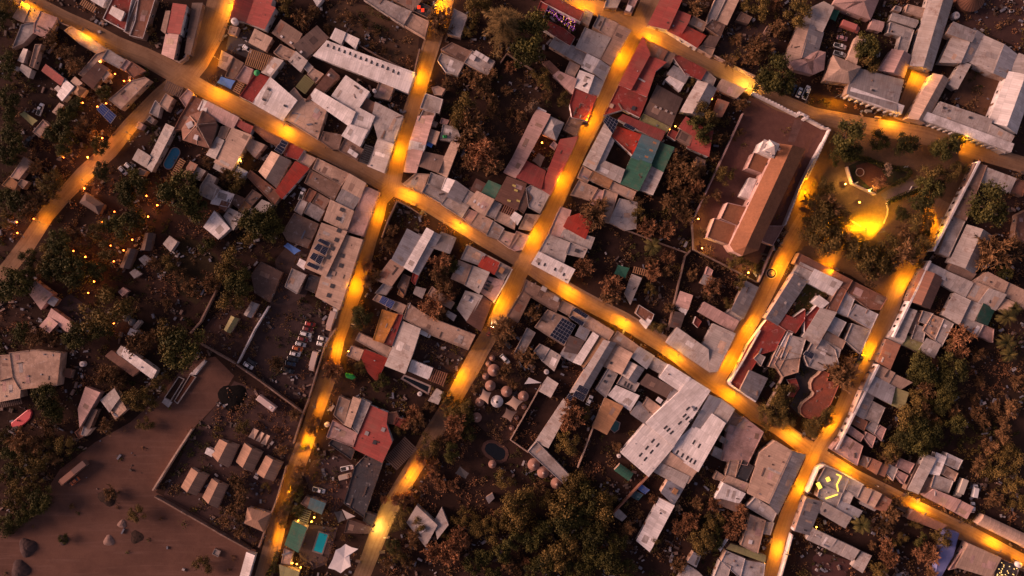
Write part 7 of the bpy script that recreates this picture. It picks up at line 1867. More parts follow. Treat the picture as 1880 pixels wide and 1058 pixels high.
# ---------------------------------------------------------------- vehicles
tyre = plain('tyre_rubber', (.02, .02, .02), .9, .1); glassm = plain('car_glass', (.02, .022, .026), .08, .05, 1, .6)
def paint(c): return plain('car_paint_%02d%02d%02d' % tuple(int(v * 99) for v in c), c, .32, .06, 3, .5)
def loft(b, secs):
    """secs: list of (x, z0, z1, half width bottom, half width top) -> closed loft"""
    rings = [[(x, -w0, z0), (x, -w0 * 1.0, z0 + (z1 - z0) * .45), (x, -w1, z1), (x, w1, z1), (x, w0, z0 + (z1 - z0) * .45), (x, w0, z0)] for x, z0, z1, w0, w1 in secs]
    for A, B in zip(rings, rings[1:]):
        for i in range(6): j = (i + 1) % 6; b.face([A[i], B[i], B[j], A[j]][::-1])
    b.face(rings[0]); b.face(rings[-1][::-1])
VM = {}
def veh_meshes(kind):
    if kind in VM: return VM[kind]
    L, W, parts = {'car': (4.3, 1.75, 0), 'suv': (4.7, 1.9, 0), 'pickup': (5.2, 1.85, 0), 'van': (5.2, 1.95, 0), 'truck': (8.2, 2.4, 0), 'caravan': (8.6, 2.4, 0)}[kind]
    h = L / 2; w = W / 2; out = []
    b = MB()
    if kind in ('car', 'suv'):
        z = .85 if kind == 'car' else 1.0; loft(b, [(-h, .38, z - .12, w * .86, w * .74), (-h + .25, .28, z, w, w * .9), (-h * .3, .25, z + .06, w, w * .94), (h * .42, .25, z + .02, w, w * .92), (h - .35, .28, z - .12, w * .97, w * .82), (h, .38, z - .25, w * .8, w * .66)])
        out.append(('body', b, 'p'))
        t = 1.45 if kind == 'car' else 1.75; g = MB(); e = -h + (.45 if kind == 'car' else .15)
        loft(g, [(e, z - .1, z + .04, w * .86, w * .8), (e + .55, z - .1, t - .03, w * .88, w * .66), (h * .12, z - .1, t - .03, w * .88, w * .66), (h * .5, z - .1, z + .04, w * .86, w * .8)]); out.append(('windows', g, glassm))
        r = MB(); loft(r, [(e + .5, t - .06, t + .0, w * .68, w * .6), (e + .8, t - .06, t + .04, w * .68, w * .62), (h * .02, t - .06, t + .04, w * .68, w * .62), (h * .16, t - .06, t, w * .68, w * .6)]); out.append(('roof_panel', r, 'p'))
    elif kind == 'pickup':
        loft(b, [(-h, .4, .95, w * .94, w * .9), (-h + .1, .3, 1.0, w, w * .94), (h * .45, .28, 1.02, w, w * .92), (h - .35, .3, .9, w * .97, w * .82), (h, .4, .75, w * .82, w * .68)]); out.append(('body', b, 'p'))
        g = MB(); loft(g, [(-.25, .9, 1.04, w * .88, w * .84), (0.0, .9, 1.66, w * .88, w * .7), (h * .3, .9, 1.66, w * .88, w * .7), (h * .56, .9, 1.04, w * .88, w * .8)]); out.append(('windows', g, glassm))
        r = MB(); r.box((.42, 0, 1.69), (.95, w * 1.36, .07)); out.append(('roof_panel', r, 'p'))
        d = MB(); d.box((-h * .55, 0, 1.015), (h * .82, w * 1.55, .03)); out.append(('load_bed', d, plain('load_bed_black', (.03, .03, .03), .8)))
    elif kind == 'van':
        loft(b, [(-h, .35, 1.95, w * .96, w * .84), (-h + .12, .28, 2.05, w, w * .88), (h * .45, .28, 2.05, w, w * .86), (h * .72, .28, 1.2, w, w * .84), (h, .38, .9, w * .86, w * .72)]); out.append(('body', b, 'p'))
        g = MB(); loft(g, [(h * .42, 1.2, 2.07, w * .84, w * .8), (h * .73, 1.0, 1.23, w * .84, w * .8)]); out.append(('windscreen', g, glassm))
    else:
        loft(b, [(-h, .7, 3.0, w, w * .97), (-h + .08, .65, 3.05, w, w * .97), (h * (.5 if kind == 'truck' else .95), .65, 3.05, w, w * .97), (h * (.52 if kind == 'truck' else .98), .7, 3.0, w, w * .97)]); out.append(('cargo_box', b, 'p'))
        if kind == 'truck':
            c = MB(); loft(c, [(h * .56, .5, 2.2, w * .95, w * .86), (h * .8, .5, 2.25, w * .95, w * .84), (h, .5, 1.3, w * .93, w * .8)]); out.append(('cab', c, 'p'))
            g = MB(); loft(g, [(h * .78, 1.4, 2.27, w * .82, w * .78), (h * .985, 1.2, 1.36, w * .82, w * .78)]); out.append(('windscreen', g, glassm))
        else:
            c = MB(); c.box((h * 1.1, 0, .6), (h * .24, .12, .1)); out.append(('tow_bar', c, steel))
            g = MB(); g.box((h * .55, 0, 3.1), (1.1, .9, .14)); out.append(('roof_hatch', g, plain('hatch_white', (.7, .66, .64), .5)))
    r = .34 if kind in ('car', 'suv', 'pickup', 'van') else .45
    wm = MB(); wm.tube((0, -.12, 0), (0, .12, 0), r, r, 14); wh = wm.mesh('wheel'); wh.materials.append(tyre)
    hb = MB(); hb.tube((0, -.13, 0), (0, .13, 0), r * .5, r * .5, 10); hub = hb.mesh('wheel_rim'); hub.materials.append(plain('rim_grey', (.35, .34, .34), .4))
    ms = []
    for nm, mb, mt in out: ms.append((nm, mb.mesh(kind + '_' + nm, weld=True), mt))
    hl = MB().box((0, 0, 0), (.08, .32, .14)); hlm = hl.mesh('headlight')
    VM[kind] = (ms, wh, hub, r, L, W, hlm); return VM[kind]
def vehicle(kind, tile, X, Y, ang, c, label, group=None, lit=False):
    """ang: heading in the photo, degrees clockwise from the photo's right"""
    x, y = TP(tile, X, Y, .8); nm = {'car': 'parked_car', 'suv': 'parked_car', 'pickup': 'pickup_truck', 'van': 'van', 'truck': 'truck', 'caravan': 'caravan'}[kind]
    if lit: nm = 'moving_car'
    o = empty(nm, (x, y, 0), label, {'car': 'car', 'suv': 'car', 'pickup': 'pickup', 'van': 'van', 'truck': 'truck', 'caravan': 'caravan'}[kind], group, math.radians(-ang))
    ms, wh, hub, r, L, W, hlm = veh_meshes(kind)
    for pn, me, mt in ms:
        m2 = me if not me.materials and mt != 'p' else me.copy()
        m2.materials.clear(); m2.materials.append(paint(c) if mt == 'p' else mt); child(pn, m2, o)
    for sx in (-.31, .31):
        for sy in (-1, 1):
            w_ = child('wheel', wh, o, loc=(sx * L, sy * (W / 2 - .12), r)); child('rim', hub, w_)
    if kind != 'caravan':
        for sy in (-1, 1):
            h2 = hlm.copy(); h2.materials.append(emit('headlight_on', (1, .85, .6), 40.0) if lit else plain('headlight_glass', (.6, .6, .6), .1)); child('headlight', h2, o, loc=(L / 2 - .02, sy * W * .33, .62))
            if lit:
                l = bpy.data.lights.new('headlight_beam', 'SPOT'); l.energy = 900; l.color = (1, .85, .62); l.spot_size = math.radians(60); l.spot_blend = .6; l.shadow_soft_size = .08
                q = bpy.data.objects.new('light', l); COL.objects.link(q); q.parent = o; q.location = (L / 2 + .1, sy * W * .33, .62); q.rotation_euler = (math.radians(78), 0, math.radians(-90))
WHT = (.72, .70, .69); SIL = (.42, .43, .45); BLK = (.02, .02, .024); RED = (.36, .03, .025); BLU = (.03, .05, .09); TAN = (.42, .33, .26); DRD = (.17, .03, .03); ORG = (.5, .12, .03)
pk = 'cars parked in the walled car park'
for a in (('pickup', 'a1', 345, 945, -70, WHT, 'white pickup parked beside the olive carport'), ('car', 'a2', 1058, 487, 45, WHT, 'lower of two white cars in the dark yard', 'two white cars'), ('car', 'a2', 1112, 455, 40, WHT, 'upper of two white cars in the dark yard', 'two white cars'),
          ('suv', 'a2', 238, 236, -55, BLK, 'black car in shadow beyond the tan roof'), ('pickup', 'b2', 868, 690, -70, WHT, 'white pickup in the black yard near solar hall'),
          ('car', 'b3', 938, 824, 12, RED, 'red car first in the long parked row', pk), ('car', 'b3', 918, 866, 12, DRD, 'darker red car second in the long parked row', pk), ('suv', 'b3', 900, 910, 14, WHT, 'white car between red ones in the parked row', pk),
          ('car', 'b3', 876, 953, 14, DRD, 'dark red car below the white one in the row', pk), ('car', 'b3', 855, 997, 14, SIL, 'silver car in the long parked row', pk), ('car', 'b4', 828, 48, 14, ORG, 'orange-red car in the long parked row', pk),
          ('car', 'b4', 806, 95, 14, WHT, 'whitish car with black windows in the row', pk), ('suv', 'b4', 788, 137, 14, BLK, 'black car under the whitish one in the row', pk), ('car', 'b4', 766, 177, 14, BLU, 'dark blue car near the end of the row', pk),
          ('pickup', 'b4', 742, 234, 20, BLK, 'black pickup at the end of the parked row', pk), ('car', 'b3', 1050, 950, 14, WHT, 'upper white car by the street wall of the car park', pk), ('car', 'b3', 1038, 997, 14, WHT, 'lower white car by the street wall of the car park', pk),
          ('van', 'b3', 1155, 720, -75, WHT, 'white van beside the end of the long tan hall'), ('truck', 'b4', 972, 155, 105, (.55, .42, .36), 'pale box truck in the walled car park'), ('truck', 'b3', 1122, 796, 108, (.5, .36, .3), 'tan box truck at the car park street wall'),
          ('caravan', 'b4', 572, 516, 37, (.55, .42, .38), 'long white and tan caravan in the walled yard'), ('car', 'b4', 402, 196, 30, WHT, 'white car at the corner of adobe walls'), ('car', 'b4', 432, 160, 35, BLK, 'black car beside the white one at the walls'),
          ('pickup', 'b5', 1255, 126, -10, WHT, 'white pickup with black bed in the parking court'), ('van', 'b5', 1242, 196, -14, TAN, 'tan van in the parking court'), ('pickup', 'b5', 1012, 316, 14, WHT, 'white pickup parked above the teal blue roof'),
          ('suv', 'c4', 880, 140, 47, WHT, 'white four-wheel drive at the hut camp'), ('suv', 'c3', 900, 990, 55, BLK, 'black car under trees above the hut camp'), ('van', 'c3', 188, 905, 25, WHT, 'white van in the sunken yard'), ('car', 'c4', 1610, 496, -65, WHT, 'small white car in the black gap beside solar gable'),
          ('suv', 'd1', 1584, 758, -65, BLK, 'black car first in the row by the plaza tree', 'cars parked by the plaza tree'), ('suv', 'd1', 1632, 772, -65, BLU, 'dark blue car in the row by the plaza tree', 'cars parked by the plaza tree'),
          ('car', 'd1', 1682, 797, -65, WHT, 'white car in the row by the plaza tree', 'cars parked by the plaza tree'), ('pickup', 'd1', 1745, 808, -65, WHT, 'white pickup last in the row by the plaza tree', 'cars parked by the plaza tree'),
          ('pickup', 'e1', 2, 790, -65, WHT, 'white pickup standing alone beside the balcony house'), ('truck', 'e1', 372, 240, 20, (.5, .16, .13), 'red and white lorry in the yard by the teal carport'), ('car', 'e1', 312, 328, 12, (.55, .3, .3), 'car with a red roof rack below the lorry'),
          ('pickup', 'e1', 292, 398, 14, WHT, 'white pickup below the red-racked car'), ('pickup', 'e1', 292, 466, 16, SIL, 'silver pickup lowest in the narrow yard'),
          ('truck', 'e5', 1320, 292, 110, (.5, .43, .36), 'tan lorry beside the jumble of roofs'), ('van', 'e5', 1455, 320, -80, WHT, 'white van with open side on the scrub field'), ('car', 'e5', 1440, 465, -85, WHT, 'white car below the white van'),
          ('pickup', 'e4', 470, 136, -60, BLK, 'black flatbed parked on the east plaza street'), ('truck', 'a5', 590, 205, 141, (.3, .15, .1), 'long brown lorry at the edge of the dry lot', None), ('truck', 'a5', 690, 122, 141, (.17, .10, .08), 'dark lorry behind the long brown one'), ('car', 'a5', 642, 240, 141, ORG, 'orange car beside the long brown lorry'),
          ('car', 'b1', 395, 420, 35, WHT, 'small white cart in the hostel yard')):
    vehicle(*a)
vehicle('car', 'c3', 748, 885, -62, DRD, 'red car driving with headlights on along the sloping street', None, True)

# ---------------------------------------------------------------- plaza furniture and odd things
def fountain():
    x, y = TP('d3', 1440, 386, .5); o = empty('fountain', (x, y, 0), 'round stone fountain in the arcade street', 'fountain'); st = earth('pool_rim_stone', (.36, .27, .24), (.3, .22, .2), .5)
    for nm, pr in (('outer_ring', [(2.3, 0), (2.3, .5), (1.95, .5), (1.95, .1)]), ('inner_ring', [(1.25, .1), (1.25, .8), (1.0, .8), (1.0, .4)]), ('pedestal', [(.35, .1), (.25, 1.2), (.6, 1.35), (.6, 1.45), (0, 1.5)])):
        b = MB(); b.lathe((0, 0, 0), pr, 28); child(nm, b.mesh('fountain_' + nm, weld=True), o).data.materials.append(st)
    b = MB(); b.lathe((0, 0, .22), [(1.94, 0), (1.25, 0)], 28); child('water', b.mesh('fountain_water'), o).data.materials.append(water_mat('black_water', (.008, .009, .011), .08))
fountain()
x, y = TP('e2', 465, 500, .4); o = empty('round_planter', (x, y, 0), 'round pale-rimmed planter in the red plaza bed', 'planter')
b = MB(); b.lathe((0, 0, 0), [(1.75, 0), (1.75, .45), (1.5, .45), (1.5, .2)], 26); child('rim', b.mesh('planter_rim', weld=True), o).data.materials.append(mud('T', 'adobe_wall'))
b = MB(); b.lathe((0, 0, .3), [(1.5, 0), (0, .02)], 26); child('soil', b.mesh('planter_soil'), o).data.materials.append(earth('red_gravel', (.11, .042, .024), (.084, .033, .021), .2))
def low_wall(label, tile, s, h=.5, th=.35):
    wall_run(label, [TP(tile, X, Y, h / 2) for X, Y in pts(s)], h, th, 'T', 'low_wall', 'low wall')
low_wall('low pale wall along the paved plaza path', 'e2', '695,752 800,705 968,630')
low_wall('curved low wall round the bright plaza paving', 'e2', '690,765 704,815 698,870 668,942')
low_wall('short low wall beside the plaza lamp posts', 'e2', '362,905 472,970')
zone('stone_path', 'e2', '640,690 900,545 968,625 690,755', .044, earth('stone_path_slab', (.19, .125, .11), (.15, .10, .085), .3))
def hedge(label, tile, s, w, h, mat, seed):
    r = np.random.default_rng(seed); q = [Vector(TP(tile, X, Y, h / 2)) for X, Y in pts(s)]; V = []; F = []; T = []
    for a, b in zip(q, q[1:]):
        n = int((b - a).length * 26 * w)
        for _ in range(n):
            t = r.uniform(0, 1); d = (b - a).normalized(); p = a + (b - a) * t; nn = Vector((-d.y, d.x)); c = np.array([p.x + nn.x * r.uniform(-w, w) / 2, p.y + nn.y * r.uniform(-w, w) / 2, r.uniform(.1, h)]) - np.array([q[0].x, q[0].y, 0])
            u = r.normal(size=3); u /= np.linalg.norm(u); v = np.cross(u, r.normal(size=3)); v /= np.linalg.norm(v); sz = r.uniform(.12, .28); i = len(V); V += [c + u * sz, c + v * sz, c - u * sz, c - v * sz]; F.append((i, i + 1, i + 2, i + 3)); T += [r.uniform(0, 1)] * 4
    me = arr_mesh('hedge_leaves', V, F, T, mat); o = bpy.data.objects.new('hedge', me); COL.objects.link(o); o.location = (q[0].x, q[0].y, 0); tag(o, label, 'hedge')
hedge('dark clipped hedge round the triangular plaza bed', 'e2', '330,395 400,372 520,385 640,430 740,462 870,470 905,500 860,560 740,610', 2.2, 1.3, LG, 5)
hedge('dark hedge below the paved plaza path', 'e2', '700,760 830,700 980,650', 2.4, 1.3, LG, 6)
hedge('hedge strip in the garden of purple fairy lights', 'c1', '1225,100 1330,130 1420,210 1480,290', 1.6, 1.2, LG, 8)
hedge('second hedge strip in the garden of purple fairy lights', 'c1', '1270,70 1380,110 1500,180', 1.6, 1.2, LG, 9)
hedge('roadside hedge at the bottom edge by the olive roof', 'b5', '660,840 620,960 560,1075', 2.4, 1.8, LG, 10)
hedge('scruffy hedge between dry lot and scrub', 'a5', '40,700 240,520 430,400', 5.0, 2.0, LG, 11)
def bench(x, y, rz, label):
    o = empty('bench', (x, y, 0), label, 'bench', 'white plaza benches', rz); m = plain('bench_white', (.65, .6, .56), .6)
    for nm, c, d in (('seat', (0, 0, .45), (1.8, .5, .08)), ('backrest', (0, .25, .75), (1.8, .08, .45)), ('leg', (-.7, 0, .2), (.1, .45, .41)), ('leg', (.7, 0, .2), (.1, .45, .41))):
        child(nm, MB().box(c, d).mesh('bench_' + nm), o).data.materials.append(m)
for X, Y, a, l in (('432', '592', 20, 'white bench on the green strip of the plaza bed'), ('556', '645', 25, 'white bench beside the bright plaza paving'), ('905', '640', 60, 'white bench at the end of the paved plaza path'), ('860', '455', 10, 'white bench at the top of the triangular plaza bed')):
    bench(*TP('e2', float(X), float(Y), .5), math.radians(a), l)
# planted trough pair (long rusty trailer beds) by the dry lot
def trough(tile, s, label, fill):
    p = ccw([TP(tile, X, Y, .9) for X, Y in pts(s)]); c = centroid(p); o = empty('planting_trough', (*c, 0), label, 'trough', 'long troughs beside the dry lot'); ins = offset(p, -.3); b = MB()
    for i in range(len(p)):
        j = (i + 1) % len(p); b.face([(*p[i], 0), (*p[j], 0), (*p[j], .9), (*p[i], .9)]); b.face([(*p[i], .9), (*p[j], .9), (*ins[j], .9), (*ins[i], .9)]); b.face([(*ins[j], .5), (*ins[i], .5), (*ins[i], .9), (*ins[j], .9)])
    b.build('rim', mud('L', 'plaster_wall'), o, weld=False); b = MB(); b.face([(*q, .6) for q in ins]); b.build('soil', fill, o, weld=False); FOOT.append((p, label))
trough('a4', '1415,472 1540,288 1592,312 1472,502', 'long pale-rimmed trough of dark soil', earth('dark_yard_earth', (.036, .0195, .0155), (.062, .033, .026), .05, (.022, .013, .009)))
trough('a4', '1500,500 1640,268 1692,292 1530,527', 'long pale-rimmed trough of rusty soil', earth('red_gravel', (.11, .042, .024), (.084, .033, .021), .2))
for s, l in (('1395,512 1420,475 1482,512 1450,557', 'white slab at the foot of the long troughs'), ('1632,272 1762,145 1782,160 1692,275', 'white narrow slab above the long troughs')):
    p = ccw([TP('a4', X, Y, .8) for X, Y in pts(s)]); o = empty('concrete_slab', (*centroid(p), 0), l, 'slab'); MB().prism(p, 0, .75).build('slab_block', mud('W', 'plaster_wall'), o); MB().prism(offset(p, -.25), .75, .9).build('slab_top', mud('W', 'plaster_wall'), o)
def flat_item(name, cat, tile, s, h, m, label):
    p = ccw([TP(tile, X, Y, h) for X, Y in pts(s)]); c = centroid(p); o = empty(name, (*c, 0), label, cat); b = MB(); b.prism(p, 0, h * .7, top=False)
    ins = offset(p, -.35)
    for i in range(len(p)): j = (i + 1) % len(p); b.face([(*p[i], h * .7), (*p[j], h * .7), (*ins[j], h), (*ins[i], h)])
    b.face([(*q, h * .92) for q in ins]); b.build('body', m, o, weld=True); return o
flat_item('inflatable_boat', 'inflatable', 'a4', '92,690 130,660 190,612 232,578 262,575 275,600 262,650 225,690 170,728 120,738 100,718', .6, plain('pink_rubber', (.6, .09, .1), .5, .15), 'curved pink-red inflatable on the west terrace')
flat_item('sailcloth', 'sailcloth', 'e5', '1105,1075 1140,880 1205,650 1330,690 1280,880 1170,1075', 2.6, plain('lilac_canvas', (.20, .21, .42), .9, .25), 'long bluish lilac sailcloth over the garden path')
# earth and gravel heaps
def heap(tile, X, Y, rpx, h, label, m, seed):
    r = random.Random(seed); x, y = TP(tile, X, Y, 0); R = rpx / 4.7 * S; b = MB(); n = 22
    ring = lambda k: [(R * k * (1 + .14 * math.sin(3 * a + seed) + r.uniform(-.05, .05)) * math.cos(a), R * k * (1 + .14 * math.sin(3 * a + seed) + r.uniform(-.05, .05)) * math.sin(a), h * (1 - k * k) * .7 + r.uniform(-.05, .05) * (k < 1)) for a in [2 * math.pi * i / n for i in range(n)]]
    rs = [ring(k) for k in (1.0, .8, .6, .4, .2)]; rs[0] = [(a, c, -.05) for a, c, _ in rs[0]]
    for A, B in zip(rs, rs[1:]):
        for i in range(n): b.face([A[i], A[(i + 1) % n], B[(i + 1) % n], B[i]])
    b.face(rs[-1]); me = b.mesh('heap', weld=True); me.materials.append(m); o = bpy.data.objects.new('earth_heap', me); COL.objects.link(o); o.location = (x, y, 0); tag(o, label, 'heap')
dk = earth('dark_gravel', (.065, .042, .04), (.045, .03, .03), .5); pl = earth('pale_gravel', (.26, .17, .14), (.2, .13, .11), .5)
heap('a5', 240, 808, 82, 2.4, 'big round dark gravel heap on the dry lot', dk, 1); heap('a5', 178, 1000, 84, 2.2, 'second dark gravel heap nearer the lot corner', dk, 2); heap('a5', 940, 752, 48, 1.2, 'pale sand heap on the dry lot', pl, 3); heap('a5', 1053, 608, 38, 1.0, 'smaller pale sand heap on the dry lot', pl, 4)
heap('a5', 930, 375, 78, 1.6, 'dark brushwood heap in the middle of the dry lot', earth('brushwood', (.05, .03, .024), (.03, .02, .016), 1.0), 5); heap('b4', 270, 470, 125, 1.2, 'big black covered heap behind the cabins', plain('black_sheeting', (.007, .006, .006), .95, .3, 1.2, .05), 6)
heap('a5', 550, 745, 46, 1.2, 'small dark scrap heap on the dry lot', dk, 7); heap('a5', 1180, 720, 60, .5, 'low soil ridge heap on the dry lot', earth('brushwood', (.05, .03, .024), (.03, .02, .016), 1.0), 8)
# striped brown round tent at the top edge
x, y = TP('e1', 1430, -28, 3); o = empty('round_tent', (x, y, 0), 'big brown round tent with radial stripes', 'tent'); b = MB(); b.lathe((0, 0, 0), [(5.6, 0), (5.6, 2.4)], 28); child('tent_wall', b.mesh('tent_wall', weld=True), o).data.materials.append(plain('tent_brown', (.17, .075, .045), .9, .2))
b = MB(); b.lathe((0, 0, 0), [(5.9, 2.3), (3.0, 4.0), (.3, 5.6), (0, 5.7)], 28); child('tent_roof', b.mesh('tent_roof', weld=True), o).data.materials.append(plain('tent_brown', (.17, .075, .045), .9, .2))
b = MB()
for i in range(28):
    a = 2 * math.pi * i / 28; b.tube((5.9 * math.cos(a), 5.9 * math.sin(a), 2.36), (.3 * math.cos(a), .3 * math.sin(a), 5.66), .07, .04, 4)
child('seam_rope', b.mesh('tent_ropes'), o).data.materials.append(plain('rope_dark', (.06, .03, .02), .9))
# beams of the many-sided restaurant roof
for bd in BUILDINGS:
    if bd['name'] == 'restaurant':
        cx, cy = TP('a2', 1715, 95, 5.0)
        for k, (X, Y) in enumerate(((1590, 215), (1640, 15), (1745, -25), (1865, 75), (1805, 280), (1700, 255))):
            ex, ey = TP('a2', X, Y, 3.9); b = MB(); b.tube((cx, cy, 6.6), (ex, ey, 4.0), .22, .2, 6); b.build('roof_beam', mud('T', 'adobe_wall'), bd['root'])
        b = MB(); b.box((*TP('a2', 1645, 95, 5), 5.4), (2.6, 2.4, .8), .5); b.build('roof_box', mud('W', 'plaster_wall'), bd['root']); b = MB(); b.box((*TP('a2', 1700, 180, 5), 5.0), (1.6, 4.0, .7), -.35); b.build('roof_box', mud('W', 'plaster_wall'), bd['root'])
# green parasol
x, y = TP('b1', 475, 628, 5); o = empty('parasol', (x, y, 2.7), 'green parasol on the pink roof terrace', 'parasol'); b = MB(); b.lathe((0, 0, 0), [(1.3, 2.0), (.7, 2.35), (0, 2.6)], 8); child('canopy', b.mesh('parasol_canopy', weld=True), o).data.materials.append(plain('parasol_green', (.03, .25, .08), .8)); b = MB(); b.tube((0, 0, 0), (0, 0, 2.6), .04, .04, 6); child('pole', b.mesh('parasol_pole'), o).data.materials.append(steel)
# green tarpaulin over goods in the cluttered black yard
flat_item('covered_goods', 'covered goods', 'b4', '1238,262 1300,270 1330,300 1300,318 1245,300', 1.4, plain('bright_green_sheet', (.03, .36, .10), .7, .2), 'bright green covered goods in the cluttered black yard')
flat_item('roof_cover', 'cover', 'c2', '338,178 372,172 380,200 345,205', 3.6, plain('bright_green_sheet', (.03, .36, .10), .7, .2), 'bright green round cover lying on the white-stained roof')

# people walking on the streets (skin grown over a walking skeleton)
def person(px, py, heading, label, shirt, step=1):
    x, y = P(px, py, 1.0); V = [(0, 0, .95), (0, 0, 1.2), (0, 0, 1.42), (0, 0, 1.52), (.02, 0, 1.66)]; E = [(0, 1), (1, 2), (2, 3), (3, 4)]; R = [.14, .13, .12, .055, .10]
    for s in (-1, 1):
        f = s * step * .22; b = len(V); V += [(0, s * .1, .9), (f * .6, s * .1, .5), (f, s * .1, .08), (f + .16, s * .11, .04)]; E += [(0, b), (b, b + 1), (b + 1, b + 2), (b + 2, b + 3)]; R += [.10, .07, .045, .04]
        b = len(V); V += [(0, s * .2, 1.40), (-f * .4, s * .26, 1.12), (-f * .8 + .08, s * .25, .88), (-f * .8 + .13, s * .25, .79)]; E += [(2, b), (b, b + 1), (b + 1, b + 2), (b + 2, b + 3)]; R += [.065, .05, .038, .035]
        h = b + 3
        for k, (dx, dy, l) in enumerate(((.03, -.03, .08), (.03, -.01, .09), (.02, .01, .085), (.0, .025, .07), (.05, -.05, .055))):
            V.append((V[h][0] + dx, V[h][1] + s * dy, V[h][2] - l)); E.append((h, len(V) - 1)); R.append(.011)
    me = bpy.data.meshes.new('person_body'); me.from_pydata(V, E, [])
    me.materials.append(plain('clothes_' + shirt[0], shirt[1], .9, .1)); o = bpy.data.objects.new('person', me); COL.objects.link(o); o.location = (x, y, .05); o.rotation_euler = (0, 0, math.radians(heading))
    m = o.modifiers.new('Skin', 'SKIN')
    for i, q in enumerate(me.skin_vertices[0].data): q.radius = (R[i], R[i]); q.use_root = (i == 0)
    m = o.modifiers.new('Smooth', 'SUBSURF'); m.levels = 1; m.render_levels = 1
    tag(o, label, 'person', 'people walking on the lower street')
    b = MB(); b.lathe((0, 0, 1.64), [(.112, 0), (.115, .06), (.08, .11), (0, .13)], 10); child('hair', b.mesh('person_hair', weld=True), o).data.materials.append(plain('hair_dark', (.02, .014, .01), .8))
person(1607, 891, -30, 'person in dark clothes walking on the lower main street', ('dark', (.03, .03, .035))); person(1612, 893, -30, 'person in a white top walking on the lower main street', ('white', (.6, .58, .55)), -1)
person(598, 272, 150, 'person in dark clothes on the upper main street', ('navy', (.02, .025, .05)))

# ---------------------------------------------------------------- yard clutter, scrub (uncountable)
def free(x, y, pad=.4):
    for p, _ in FOOT:
        if abs(p[0][0] - x) < 45 and abs(p[0][1] - y) < 45 and polydist(x, y, p) < pad: return False
    return True
def on_road(x, y, pad=0):
    for nm, q in ROADS.items():
        w = STREETS[nm][1] * S / 2
        for a, b in zip(q, q[1:]):
            if segdist(x, y, a, b) < w + pad: return True
    return False
PLZ = [P(*q) for q in pts('1440,415 1480,330 1522,236 1500,205 1560,215 1650,235 1760,262 1790,285 1786,300 1745,380 1700,470 1655,540 1622,545 1560,505 1466,470')]
CHY = [P(*q) for q in pts('1376,178 1450,205 1520,238 1440,412 1418,425 1395,480 1372,512 1330,485 1271,458 1268,410 1323,295')]
LOT = [P(*q) for q in pts('-60,1120 -60,1010 20,965 70,925 110,862 175,812 240,775 290,730 345,665 395,655 430,690 395,745 354,788 286,904 330,925 400,962 470,1010 455,1120')]
def scatter_debris(n, seed):
    r = random.Random(seed); bs = [MB() for _ in range(4)]; k = 0; t = 0
    while k < n and t < n * 12:
        t += 1; px, py = r.uniform(-10, 1890), r.uniform(-10, 1068); x, y = P(px, py)
        if hsh(int(px / 34), int(py / 34), 5) < .45 or inside(x, y, PLZ) or inside(x, y, CHY): continue
        if inside(x, y, LOT) and r.random() < .94: continue
        if on_road(x, y, .3) or not free(x, y): continue
        m = r.randint(1, 4)
        for _ in range(m):
            s = r.choice((.2, .3, .4, .5, .8, 1.1)); b = bs[r.choice((0, 1, 1, 2, 2, 3, 3, 3, 3))]
            b.box((x + r.gauss(0, .8), y + r.gauss(0, .8), s * .3), (s * r.uniform(.6, 2.4), s * r.uniform(.5, 1), s * .6), r.uniform(0, 3.1))
        k += 1
    for bd in BUILDINGS:            # stones, boards, boxes and pipes lying on the flat roofs
        if bd['code'] not in 'fs': continue
        for poly, zf, ed, c, hh in bd['secs']:
            A = abs(area2(poly)) / 2; q = int(A / (11 if bd['code'] == 'f' else 26) * r.uniform(.3, 1.6)); xs = [p[0] for p in poly]; ys = [p[1] for p in poly]; rz = math.atan2(ed.y, ed.x); ins = offset(poly, -.7)
            for _ in range(q):
                x, y = r.uniform(min(xs), max(xs)), r.uniform(min(ys), max(ys))
                if not inside(x, y, ins) or not inside(x, y, poly): continue
                s = r.choice((.2, .3, .4, .6)); bs[r.choice((0, 1, 2, 3, 3))].box((x, y, zf(x, y) + s * .2), (s * r.choice((.7, 1, 1, 3.5, 6)), s, s * .5), rz + r.choice((0, 1.57, 0, r.uniform(0, 3))))
    for b, c, nm in zip(bs, ((.34, .30, .29), (.22, .14, .11), (.16, .16, .19), (.09, .06, .05)), ('pale', 'brown', 'grey', 'dark')):
        tag(b.build('debris', plain('debris_' + nm, c, .8, .35), weld=False), nm + ' odds and ends lying about the yards', kind='stuff')
scatter_debris(2300, 3)
